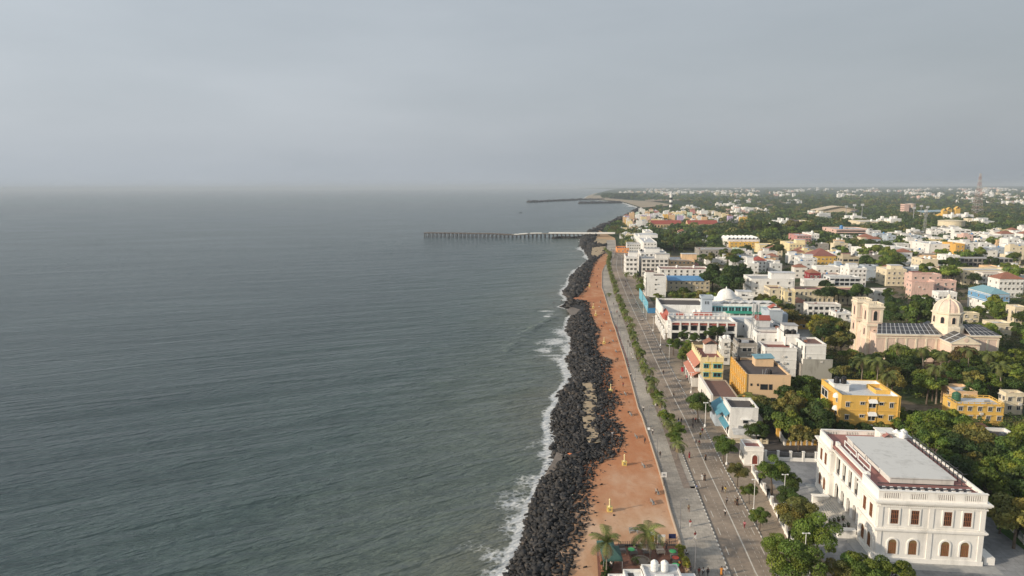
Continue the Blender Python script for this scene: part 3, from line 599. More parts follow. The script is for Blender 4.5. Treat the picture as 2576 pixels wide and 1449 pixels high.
    for z in (.04, .95, 1.85, 2.6): up.box(-.7, -.12, z, .7, -.04, z+.12, 2)
    for x in (-.68, -.36, -.06, .26, .58): up.box(x, -.125, .1, x+.1, -.04, 2.7, 2)
    UPW = up.mesh('window', [WM, GLASS, plain('window_brown', (.24, .10, .05))])
    def low():
        q = MB(); n = 10; r = .75; zs = 2.2; arc = [(r*math.cos(math.pi-math.pi*i/n), zs+r*math.sin(math.pi*i/n)) for i in range(n+1)]; pts = [(-r, 0)]+arc+[(r, 0)]
        q.quad([(x, -.05, z) for x, z in pts], 1)
        for i in range(len(pts)-1):
            (x0, z0), (x1, z1) = pts[i], pts[i+1]; e = lambda x, z: (x*1.38, z if z <= zs else zs+(z-zs)*1.38); X0, X1 = e(x0, z0), e(x1, z1)
            q.quad([(x0, -.17, z0), (x1, -.17, z1), (X1[0], -.17, X1[1]), (X0[0], -.17, X0[1])], 0); q.quad([(X0[0], -.17, X0[1]), (X1[0], -.17, X1[1]), (X1[0], .02, X1[1]), (X0[0], .02, X0[1])], 0); q.quad([(x1, -.17, z1), (x0, -.17, z0), (x0, -.05, z0), (x1, -.05, z1)], 0)
        for z in (.05, .75, 1.4, 2.0): q.box(-.72, -.1, z, .72, -.03, z+.1, 2)
        for x in (-.7, -.36, -.05, .27, .6): q.box(x, -.105, .05, x+.1, -.03, 2.3, 2)
        return q.mesh('window', [WM, plain('window_curtain', (.22, .14, .06)), plain('window_brown', (.24, .10, .05))])
    LOW = low()
    for f_ in (.16, .35, .65, .83):
        link('window', UPW, R, (w*f_, 0, 7.75)); link('window', LOW, R, (w*f_, 0, 1.75))
    for y in (2.4, 5.4, c1+2.6, c1+5.4):
        link('window', UPW, R, (0, y, 7.75), -math.pi/2); link('window', LOW, R, (0, y, 1.75), -math.pi/2)
    for i in range(5):
        y = c0+bw*(i+.5); q = MB(); q.box(rec+.2, y-1.1, 7.2, rec+.28, y+1.1, 8.1); q.build('railing', DARK, R)
        link('door', WINB, R, (rec+3.2, y, 1.5), -math.pi/2, (1.9, 1, 3.0)); link('window', WINB, R, (rec+3.2, y, 7.2), -math.pi/2, (1.8, 1, 2.9))
    # steps, floor of the loggia and cheek walls
    st = MB(); nstep = 10
    for i in range(nstep): st.box(-.0-3.9+i*.42, c0+1.2, -.5, rec+.02 if i == nstep-1 else -3.9+(i+1)*.42, c1-1.2, .15*(i+1))
    st.box(rec+T, c0, -.5, rec+3.2, c1, 1.42); st.box(rec+.02, c0+.9, 1.30, rec+T, c1-.9, 1.41); st.build('steps', stucco('step_stone', (.50, .47, .42), .35), R)
    ck = MB()
    for y in (c0+.1, c1-1.2): ck.box(-3.6, y, -.5, -.17, y+1.09, 1.7); ck.box(-3.75, y-.12, 1.7, -.1, y+1.21, 1.85)
    ck.build('cheek_wall', WM, R)
    ap = MB(); ap.box(-2.2, -2.6, -.2, w+2.4, -.18, .16); ap.box(-2.2, -.18, -.2, -.17, c0+.09, .16); ap.build('apron', plain('apron_paving', (.36, .36, .35), .85), R); ap = MB(); ap.box(-2.2, c1, -.2, -.17, d+1, .16); ap.build('apron', plain('apron_paving', (.36, .36, .35), .85), R)
    # flower pots standing on the steps
    pm = MB(); pm.lathe([(.16, 0), (.3, .45), (.34, .5), (.28, .5)], 9); PM = pm.mesh('pot', plain('pot_clay', (.10, .07, .06)))
    fm_ = MB(); r_ = random.Random(3)
    for i in range(60):
        a, e, q = r_.random()*6.28, r_.random(), r_.uniform(.1, .42); p = np.array((q*math.cos(a), q*math.sin(a), .55+e*.5)); s1 = np.array([r_.uniform(-.13, .13) for _ in range(3)]); s2 = np.array([r_.uniform(-.13, .13) for _ in range(3)]); fm_.quad([p-s1, p-s2, p+s1, p+s2])
    FM = fm_.mesh('plant', plain('pot_leaves', (.03, .07, .02)))
    for row, y in ((0, c0+2.6), (1, c0+5.6)):
        for i in range(4):
            st_ = 2*i+1; X, Y = local(ox, oy, -3.9+st_*.42+.2, y); z = GZ+.15*(st_+1)
            t_ = thing('flower_pot', 'dark flower pot in the %s row on the hall steps' % ('nearer' if row == 0 else 'farther'), 'flower pot', (X, Y, z), 0, 'flower pots on the hall steps'); link('pot', PM, t_); link('plant', FM, t_)
    # side porch block on the right
    pb = MB(); pb.box(w+.75, .5, -.5, w+2.6, 4.0, 1.5); pb.build('side_porch', WM, R)
    return ox, oy, w, d
HALL = hall()
# gate house and compound fence of the hall
def gatehouse():
    bx, by, _ = gp(*E3(720, 1010)); w, d, h = 4.6, 5.2, 5.0; bx -= .6; FOOTP.append((bx, by, w, d)); WM = MATS['hall_lime_wash']
    R = thing('gate_house', 'small white gate house with arched red-brown door and red roof', 'gatehouse', (bx, by, GZ), -GA)
    shell(R, w, d, h-.8, WM, roofm('terracotta'), .8, [h-1.0, .5]); link('door', arch_mesh('door', [WM, plain('red_door', (.20, .05, .035))]), R, (w*.55, 0, .1), 0, (1.3, 1, 2.9))
    for v in (.3, .7): put_win(R, 'l', d*v, 1.2, .9, 1.7, WARCH)
gatehouse()
def postfence(name, label, pts, post_h=1.9, low=.8, step=3.2, wm=None, pw=.5, railm=METAL):
    wm = wm or MATS['hall_lime_wash']; P = [np.array(p[:2]) for p in pts]; R = thing(name, label, 'fence', (P[0][0], P[0][1], GZ)); m = MB(); r = MB()
    for a, b_ in zip(P[:-1], P[1:]):
        L_ = np.linalg.norm(b_-a); n = max(1, round(L_/step)); e = (b_-a)/L_; f = np.array((-e[1], e[0]))
        for i in range(n+1):
            c = a+(b_-a)*i/n-P[0]
            m.box(c[0]-pw/2, c[1]-pw/2, -.3, c[0]+pw/2, c[1]+pw/2, post_h); m.box(c[0]-pw/2-.08, c[1]-pw/2-.08, post_h, c[0]+pw/2+.08, c[1]+pw/2+.08, post_h+.15)
        a2, b2 = a-P[0], b_-P[0]
        m.slab([(*(a2-f*.15), -.3), (*(b2-f*.15), -.3), (*(b2+f*.15), -.3), (*(a2+f*.15), -.3)], low+.3)
        k = int(L_/.28)
        for i in range(k): c = a2+(b2-a2)*(i+.5)/k; r.box(c[0]-.025, c[1]-.025, low, c[0]+.025, c[1]+.025, post_h-.2)
        r.slab([(*(a2-f*.03), post_h-.2), (*(b2-f*.03), post_h-.2), (*(b2+f*.03), post_h-.2), (*(a2+f*.03), post_h-.2)], .06)
    m.build('fence_wall', wm, R); r.build('railing', railm, R); return R
postfence('compound_fence', 'white post-and-rail fence between the footpath and the white hall forecourt', [gp(x, y) for x, y in [(1893,1190), (1912,1222), (1932,1252), (1960,1310), (1986,1362), (2012,1420), (2040,1490)]])
postfence('compound_fence', 'white fence with square posts along the dark lane behind the hall forecourt', [gp(x, y) for x, y in [(1925,1158), (2052,1163)]], 2.6, 1.0)
postfence('compound_fence', 'white fence posts behind the hall on its right beside the lawn', [gp(x, y) for x, y in [(2500,1290), (2560,1352), (2640,1440)]], 1.9, .7)
# yellow-panelled boundary wall across the lane and its gate pier
def panelwall():
    a, b_ = gp(*E3(1585, 555)), gp(2056, 1121); L_ = b_[0]-a[0]; R = thing('boundary_wall', 'low white wall with square ochre panels beyond the dark lane', 'wall', (a[0], a[1], GZ)); m = MB(); n = 6
    m.box(0, 0, -.2, L_, .3, 1.7, 0); 
    for i in range(n): x = L_*i/n+.45; m.box(x, -.05, .15, x+L_/n*.68, 0.1, 1.55, 1)
    for i in range(n+1): x = L_*i/n; m.box(x-.2, -.12, -.2, x+.2, .42, 1.95, 0)
    m.build('wall_panel', [wall('offwhite'), wall('ochre')], R)
    c = gp(*E3(1430, 350)); d_ = gp(*E3(1300, 40)); R2 = thing('boundary_wall', 'stained white garden wall with an ochre gate pier leading back from the lane', 'wall', (a[0], a[1], GZ)); m = MB(); e = np.array((d_[0]-a[0], d_[1]-a[1])); m.slab([(-.15, .45, -.2), (.15, .45, -.2), (e[0]+.15, e[1], -.2), (e[0]-.15, e[1], -.2)], 2.0); m.build('wall_run', stucco('stained_white', (.6, .58, .54), .8), R2)
    q = MB(); q.box(c[0]-a[0]-.5, c[1]-a[1]-.4, -.2, c[0]-a[0]+.5, c[1]-a[1]+.4, 2.6); q.build('gate_pier', wall('ochre'), R2)
panelwall()
# ------------------------------------------------------------------ yellow apartment block
def yellow_block():
    fx, fy, w, d = solve_roof(2117.5, 995, 2267, 954, 11.5); FOOTP.append((fx, fy, w, d)); h = 11.5; Y = stucco('apartment_yellow', (.74, .46, .115), .35)
    R = thing('apartment_block', 'yellow three-storey apartment block with white terrace roof and black tanks', 'building', (fx, fy, GZ), -GA)
    shell(R, w, d, h-1, Y, roofm('pale'), 1.0, [3.6, 7.3], capm=None)
    k = MB(); k.ring(.27, .27, w-.27, d-.27, .06, h-1.0, h-.03); k.build('parapet_lining', WHITEP, R)
    k = MB(); k.box(-1.2, d*.40, -.5, -.003, d*.78, h-1.2); k.build('bay', Y, R)
    for s in range(3):
        z = s*3.7; 
        q = link('window', WINP, R, (-1.2, d*.59, z+.9), -math.pi/2, (d*.3, 1, 2.2)); put_win(R, 'l', d*.2, z+1.2, 1.2, 1.3); put_win(R, 'l', d*.9, z+1.2, .9, 1.2)
        if s: 
            k = MB(); k.lathe([(1.0, 0), (.95, .5), (.7, 1.0), (.25, 1.3), (.02, 1.35)], 12, (-.2, d*.2, z+2.6)); k.build('window_canopy', WHITEP, R)
        for u, ww, hh, zz in ((.11, 1.0, 1.3, 1.3), (.36, 1.2, .8, 2.0), (.68, 1.1, .8, 2.0), (.85, 1.0, 1.4, 1.3)): put_win(R, 'f', w*u, z+zz-.4, ww, hh)
        link('window', WINP, R, (w*.525, 0, z+.8), 0, (2.1, 1, 1.4)); k = MB(); k.slab([(w*.525-1.2, -1.0, z+2.3), (w*.525+1.2, -1.0, z+2.3), (w*.525+1.2, -.02, z+3.2), (w*.525-1.2, -.02, z+3.2)], .08); k.build('window_canopy', WHITEP, R)
    for x in (.46, .595, .96): 
        k = MB(); k.box(w*x-.12, -.18, -.4, w*x+.12, -.003, h-.1); k.build('drain_pier', Y, R)
    stair(R, .5, d*.45, 4.2, 4.5, 2.1, h-.998, WHITEP, WHITEP); tanks(R, [(1.4, d*.5, 'k', 1.1), (3.2, d*.48, 'k', 1.1), (4.2, d*.62, 'k', .9)], h+1.3)
    k = MB(); k.ring(w-4.4, d*.35, w-.5, d*.75, .25, h-1, h+.1); k.build('roof_well', Y, R); k = MB(); k.box(.6, d*.12, h-.99, 2.4, d*.28, h-.2); k.build('roof_unit', METAL, R)
    return fx, fy, w, d
YB = yellow_block()
# ------------------------------------------------------------------ white house with blue canopies
def blue_canopy_house():
    fx, fy, w, d = solve_roof(1837, 1037, 1898.6, 1015, 9.); h = 8.2; fx, fy, _ = gp(1834, 1103); w, d = 7.6, 9.5; FOOTP.append((fx, fy-4, w, d+10)); R = thing('canopied_house', 'white house with blue canopies over its street windows', 'house', (fx, fy, GZ), -GA)
    shell(R, w, d, h, wall('white'), roofm('dark'), .7, [3.9]); B_ = plain('canopy_blue', (.10, .27, .35), .6)
    awning(R, .3, d-.3, 7.2, 1.2, 1.1, B_, 'l'); awning(R, .3, d-.3, 3.7, 1.3, 1.1, B_, 'l')
    for v in (.25, .5, .75):
        for z in (4.4, .8): put_win(R, 'l', d*v, z, 1.1, 1.6, WIND)
    link('window', WIND, R, (w*.56, 0, 4.6), 0, (1.2, 1, .9)); k = MB(); k.box(w*.56-1.3, -.8, 5.7, w*.56+1.3, -.01, 5.85); k.build('sunshade', WHITEP, R); k = MB(); k.box(w*.3, -.45, 3.2, w*.3+.9, -.02, 3.9); k.build('cooling_unit', METAL, R)
    k = MB(); k.slab([(.5, -3.4, 2.3), (w-.4, -3.4, 2.3), (w-.4, -.02, 3.1), (.5, -.02, 3.1)], .1); k.build('porch_roof', roofm('sheet'), R)
    k = MB(); k.box(0, -3.6, -.3, w+2, -3.35, .5); k.box(0, -3.6, 1.05, w+2, -3.35, 1.2)
    for i in range(30): x = .15+i*(w+1.7)/29; k.box(x-.05, -3.55, .5, x+.05, -3.4, 1.05)
    for x in (0, w*.33, w*.66, w+.2, w+1.8): k.box(x-.25, -3.7, -.3, x+.25, -3.25, 1.5)
    k.build('porch_balustrade', wall('cream'), R)
    # long blue lean-to running back along the street
    k = MB(); k.slab([(-2.2, d*.75, 4.2), (.9, d*.75, 6.3), (.9, d+9, 6.3), (-2.2, d+9, 4.2)], .12); k.build('lean_to_roof', B_, R); k = MB(); k.box(-2.0, d+.1, -.4, .6, d+8.8, 4.2); k.build('lean_to_wall', wall('bluegrey'), R)
    k = MB(); k.box(w+.003, d*.35, -.3, w+2.2, d*.9, 6.3); k.build('annex', wall('white'), R)
blue_canopy_house()
# ------------------------------------------------------------------ low brown flat-roofed shed wall + yellow restaurant + peach block
def restaurant():
    fx, fy, w, d = solve_roof(1762, 903, 1820.5, 871, 10.2); h = 9.6; FOOTP.append((fx-2, fy, w+2, d)); R = thing('restaurant', 'yellow and white restaurant with stepped red awnings and brown roof', 'restaurant', (fx, fy, GZ), -GA); YL = wall('lemon')
    Y2 = stucco('deep_yellow', (.76, .56, .15), .2); shell(R, w, d, h, YL, roofm('redbrown'), 1.1, [3.2, 6.4, 9.3]); AW = stucco('awning_red', (.48, .21, .15), .25)
    k = MB()
    for s in (0, 1):
        for a, c in ((.2, .46), (.54, .97)): k.box(w*a*.98, -.035, 3.4+s*3.1, w*c, .02, 6.1+s*3.1)
    k.build('wall_panel', Y2, R)
    for s in (0, 1): 
        link('window', WING, R, (w*.26, -.05, 3.9+s*3.1), 0, (1.6, 1, 1.4)); link('window', WING, R, (w*.74, -.05, 3.9+s*3.1), 0, (2.6, 1, 1.4))
    awning(R, .0, d, 8.9, 2.0, 1.9, AW, 'l'); awning(R, -.3, d, 5.6, 3.0, 1.9, AW, 'l')
    k = MB(); k.box(-1.6, 0, 5.62, -.003, d, 6.8); k.box(-2.6, 0, -.4, -.003, d, 3.2); k.build('veranda', wall('offwhite'), R)
    for i in range(5): link('window', WINP, R, (-1.6, d*(i+.5)/5, 6.0), -math.pi/2, (1.6, 1, .7)); link('door', WIND, R, (-2.6, d*(i+.5)/5, .1), -math.pi/2, (1.5, 1, 2.4))
    k = MB()
    for i in range(7): k.lathe([(.22, 0), (.22, .3), (.1, .4), (.26, .7), (.05, 1.0)], 8, (.15, d*i/6, h+1.2))
    for i in range(1, 4): k.box(w*i/3-.35, -.1, h-.3, w*i/3+.05, .3, h+1.8)
    k.build('finial', YL, R)
    stair(R, w*.42, d*.55, 4.2, 4.4, 3.4, h+.002, wall('offwhite'), roofm('tile'), 'gable'); tanks(R, [(w*.9, d*.8, 'b', 1.1)], h+1.2)
    # flat-roofed hall in front of it
    gx, gy, gw, gd = solve_roof(1794, 1001, 1858, 957, 4.6); FOOTP.append((gx, gy, gw, gd)); R2 = thing('store_house', 'low brown flat-roofed store with white street wall beside the yellow restaurant', 'building', (gx, gy, GZ), -GA)
    shell(R2, gw, gd, 4.6, stucco('store_wall', (.42, .36, .29), .7), roofm('brown'), .25, []); k = MB(); k.box(-.75, 0, -.4, -.003, gd+4, 5.6); k.build('street_wall', wall('offwhite'), R2)
    link('door', WIND, R2, (-.75, gd*.8, .1), -math.pi/2, (1.2, 1, 2.3))
    for v in (.15, .4, .62): link('window', WINP, R2, (-.75, gd*v, 1.6), -math.pi/2, (1.0, 1, 1.3))
restaurant()
def peach_block():
    fx, fy, w, d = solve_roof(1879, 942.5, 1990, 900, 11.8); h = 11.2; FOOTP.append((fx, fy, w, d)); P_ = stucco('peach_wall', (.70, .50, .31), .4); O_ = wall('ochre'); R = thing('peach_block', 'peach flat-roofed block with ochre columned street side and dark roof', 'building', (fx, fy, GZ), -GA)
    shell(R, w, d, h, P_, roofm('dark'), .6, []); k = MB()
    for i in range(9): y = d*i/8; k.box(-.5, y-.3, -.4, -.003, y+.3, h+.9)
    for z in (3.6, 7.3, 10.9): k.box(-.42, .31, z-.15, -.003, d-.31, z+.15)
    k.build('column_screen', O_, R)
    for s in range(3):
        for i in range(8): put_win(R, 'l', d*(i+.5)/8, s*3.7+.8, 1.8, 1.8, WINP)
    for u, z, ww, hh in ((.11, 8.3, .5, .7), (.26, 8.3, .5, .7), (.40, 7.2, 2.0, 1.6), (.55, 7.2, .9, 1.6), (.25, 2.6, .5, .6), (.62, 3.2, 1.2, 1.3)): link('window', WIND, R, (w*u, 0, z), 0, (ww, 1, hh))
    k = MB(); k.box(w*.42, d*.60, h+.002, w*.86, d*.80, h+2.6); o = k.build('roof_room', P_, R); k = MB(); k.slab([(w*.40, d*.58, h+2.62), (w*.88, d*.58, h+2.9), (w*.88, d*.82, h+3.2), (w*.40, d*.82, h+2.9)], .12); k.build('roof_sheet', roofm('teal'), o)
    for i in range(5): k = MB(); k.box(w-.2, d*(.2+.13*i), h+.3, w+.9, d*(.2+.13*i)+.9, h+1.1); k.build('cooling_unit', METAL, R)
    k = MB(); k.tube([(w*.42, d*.15, h), (w*.42, d*.15, h+1.5)], .09, 6); k.tube([(w*.47, d*.15, h), (w*.52, d*.2, h+1.5), (w*.58, d*.22, h+1.5)], .09, 6); k.build('pipe', METAL, R); tanks(R, [(w*.6, d*.18, 'k', .8), (w*.12, d*.92, 'k', 1.0)], h)
peach_block()
# ------------------------------------------------------------------ hotel on the front
def hotel():
    ox, oy, _ = gp(*C5(690, 1200)); w = 29.; R = thing('hotel', 'long white hotel with red awnings, colonnaded side, green terrace band and white dome', 'hotel', (ox, oy, GZ), -GA); WH = wall('white'); GR = wall('bluegrey'); RED = stucco('hotel_red', (.40, .12, .09), .2)
    FOOTP.append((ox-2, oy, 62, 60)); h = 8.6; d = 13.
    shell(R, w, d, h-1.2, WH, roofm('grey'), 1.2, [3.9]); k = MB(); n = 7
    for i in range(n+1): x = w*i/n; k.box(x-.3, -1.5, -.4, x+.3, -.9, h+.1); k.box(x-.2, -.9, h-2.1, x+.2, -.003, h-1.7)
    for z in (3.5, h-.4): k.box(.3, -1.45, z, w-.3, -.003, z+.25) if z < 5 else k.box(.3, -1.45, z, w-.3, -1.0, z+.25)
    k.box(.3, -1.4, 3.75, w-.3, -1.2, 4.5); k.build('colonnade', WH, R)
    for i in range(n): awning(R, w*i/n+.32, w*(i+1)/n-.32, h-.5, 1.0, 1.0, RED, 'f'); link('window', WIND, R, (w*(i+.5)/n, 0, 4.5), 0, (2.6, 1, 2.0)); link('window', WIND, R, (w*(i+.5)/n, 0, .4), 0, (2.8, 1, 2.6))
    k = MB(); 
    for i in range(13): x = .3+(w-.6)*i/12; k.box(x-.12, d-.8, h-1.2, x+.12, d-.5, h+1.4)
    k.box(.2, d-.8, h+1.4, w-.2, d-.5, h+1.65); k.box(.2, d-.8, h+.3, w-.2, d-.5, h+.45); k.build('roof_screen', WH, R)
    # long street wing
    L_ = 56.; k = MB(); k.box(-1.2, d+.003, -.4, 10, L_, 6.2); k.box(-1.2, d+12, 6.2, -.7, L_, 10.5); k.box(-.7, 35, 6.2, 22, 35.5, 10.2); k.box(-.7, L_-.5, 6.2, 22, L_, 10.2); k.box(21.5, 35.5, 6.2, 22, L_-.5, 10.2); k.box(10, d+.003, -.4, 56, 33, 6.0); k.box(10, 33.003, -.4, 56, L_, 6.1); k.build('street_wing', WH, R)
    k = MB(); k.box(-.69, 35.51, 9.0, 21.49, L_-.51, 9.3); k.build('roof', roofm('dark'), R)
    k = MB(); k.slab([(-1.9, 30, 6.6), (-1.9, d+1, 6.6), (1.0, d+1, 9.3), (1.0, 30, 9.3)], .15); k.box(-1.2, d+1.2, 6.2, .8, d+1.5, 8.8); k.build('tiled_roof', RED, R)
    for i in range(14): link('window', WARCH, R, (-1.2, d+2+i*3.05, .3), -math.pi/2, (1.9, 1, 2.8)); link('window', WINP, R, (-1.2, d+2+i*3.05, 4.0), -math.pi/2, (1.4, 1, 1.3))
    k = MB()
    for i in range(12): y = -1+i*3.4; k.box(-3.2, y, -.3, -2.5, y+1.8, 2.0+1.6*(i % 2)); k.slab([(-3.3, y, 2.0+1.6*(i % 2)), (-2.4, y, 2.0+1.6*(i % 2)), (-2.4, y+.9, 2.6+1.6*(i % 2)), (-3.3, y+.9, 2.6+1.6*(i % 2))], .1); k.slab([(-3.3, y+.9, 2.6+1.6*(i % 2)), (-2.4, y+.9, 2.6+1.6*(i % 2)), (-2.4, y+1.8, 2.0+1.6*(i % 2)), (-3.3, y+1.8, 2.0+1.6*(i % 2))], .1)
    k.build('porch_screen', WH, R)
    for i in range(4): k = MB(); z = 1.0+2.2*i; k.ring(-1.6, -1.3, -.3, .2, .18, z, z+1.5); k.build('corner_bay', WH, R)
    # rear block with green terrace
    k = MB(); k.box(23, 34, 6.1, 56, 34.4, 11.2); k.box(23, 34.4, 10.6, 56, 46, 11.2); k.box(55.6, 34.4, 6.1, 56, 46, 10.6); k.build('rear_block', WH, R)
    for i in range(10): link('window', WING, R, (24.5+i*3.2, 34, 7.4), 0, (2.6, 1, 2.2))
    k = MB(); k.slab([(31, 30.2, 7.0), (56, 30.2, 7.0), (56, 33.95, 7.6), (31, 33.95, 7.6)], .1); k.build('green_awning', plain('awning_green', (.04, .30, .20), .6), R)
    k = MB()
    for i in range(9): k.box(31+i*3.1, 30.4, 6.0, 31.2+i*3.1, 30.6, 7.0)
    k.build('awning_post', WHITEP, R)
    k = MB()
    for i in range(6): x = 29+i*4.5; k.slab([(x, 34.6, 11.25), (x+2.2, 34.6, 12.3), (x+2.2, 39, 12.3), (x, 39, 11.25)], .08); k.slab([(x+2.2, 34.6, 12.3), (x+4.4, 34.6, 11.25), (x+4.4, 39, 11.25), (x+2.2, 39, 12.3)], .08)
    k.build('shade_sail', roofm('sheet'), R)
    k = MB(); k.box(19, 31, -.4, 24, 35.9, 14.2); k.box(18.4, 30.4, 14.2, 24.6, 36.5, 14.6); k.ring(18.4, 30.4, 24.6, 36.5, .25, 14.6, 15.5); tw = k.build('tower', GR, R)
    for i in range(3): k = MB(); k.box(20.4+i*.8, 30.95, 11.4, 20.8+i*.8, 31.02, 12.9); k.build('slit_window', GLASS, tw)
    k = MB(); k.box(27.5, 43, 11.2, 41.5, 52, 12.2); k.lathe([(5.2, 12.2), (5.2, 12.7), (4.7, 12.8), (4.5, 13.8), (4.0, 15.0), (3.1, 16.0), (1.9, 16.7), (.7, 17.0), (.35, 17.1), (.3, 17.6), (.05, 18.3)], 24, (34, 47.5, 0)); k.build('dome', WH, R, None, True)
    k = MB(); k.box(46, 9, -.4, 52, 14.5, 12.4); k.box(45.8, 8.8, 12.4, 52.2, 14.7, 12.7); k.box(48, 14.5, 6, 56, 33, 10); k.box(30, d+.1, 6.02, 46, 17, 7.6); rt = k.build('stair_tower', GR, R)
    k = MB(); k.gable(46.5, 10, 51.5, 14, 13.4, 14.9, 'y'); k.build('roof', RED, rt); k = MB(); k.box(46.7, 10.1, 12.7, 51.3, 13.9, 13.5); k.build('gable_wall', WH, rt)
    k = MB(); k.slab([(12.5, d+2.2, 8.1), (21.5, d+2.2, 8.1), (21.5, d+4.5, 9.6), (12.5, d+4.5, 9.6)], .15); k.slab([(5, d+6, 6.3), (9, d+6, 6.3), (9, d+9, 8.5), (5, d+9, 8.5)], .15); k.build('roof_slope', RED, R)
    k = MB(); k.box(12.6, d+3, 6.1, 21.4, d+6, 8.0); k.build('roof_house', WH, R)
    tanks(R, [(12.5, d+8, 'w', 1.2), (15, d+8, 'w', 1), (18, d+8, 'w', 1), (50, 40, 'w', 1.2), (53, 40, 'w', 1.2)], 6.2)
    tanks(R, [(14, d+9, 'w', 1.3), (16.6, d+9, 'w', 1.2)], 8.0)
    for x in (49, 51): put_win(R, 'f', x-18, 4.6, 1.6, 1.2) if False else link('window', WIN, R, (x-13, d+.003, 3.6), 0, (1.5, 1, 1.1))
    # street-side blue screens beyond the hotel
hotel()
def screens():
    p = [gp(x, y) for x, y in [C5(415, 885), C5(350, 760), C5(308, 700)]]; tops = [5.8, 6.2, 6.4]; R = thing('blue_hoarding', 'tall pale blue hoarding screens beside the road before the hotel', 'hoarding', (p[0][0], p[0][1], GZ)); m = plain('hoarding_blue', (.16, .42, .54), .6)
    for i in range(2):
        a, b_ = np.array(p[i][:2])-p[0][:2], np.array(p[i+1][:2])-p[0][:2]; e = b_-a; b2 = a+e*.9; k = MB(); k.slab([(*a, 0.3), (*b2, .3), (b2[0]+.15, b2[1], .3), (a[0]+.15, a[1], .3)], tops[i]); k.build('screen', m, R)
    k = MB(); k.box(-.1, -.25, 0, 4.2, -.1, 3.0); k.build('side_panel', plain('hoarding_deep_blue', (.07, .26, .50), .6), R)
screens()
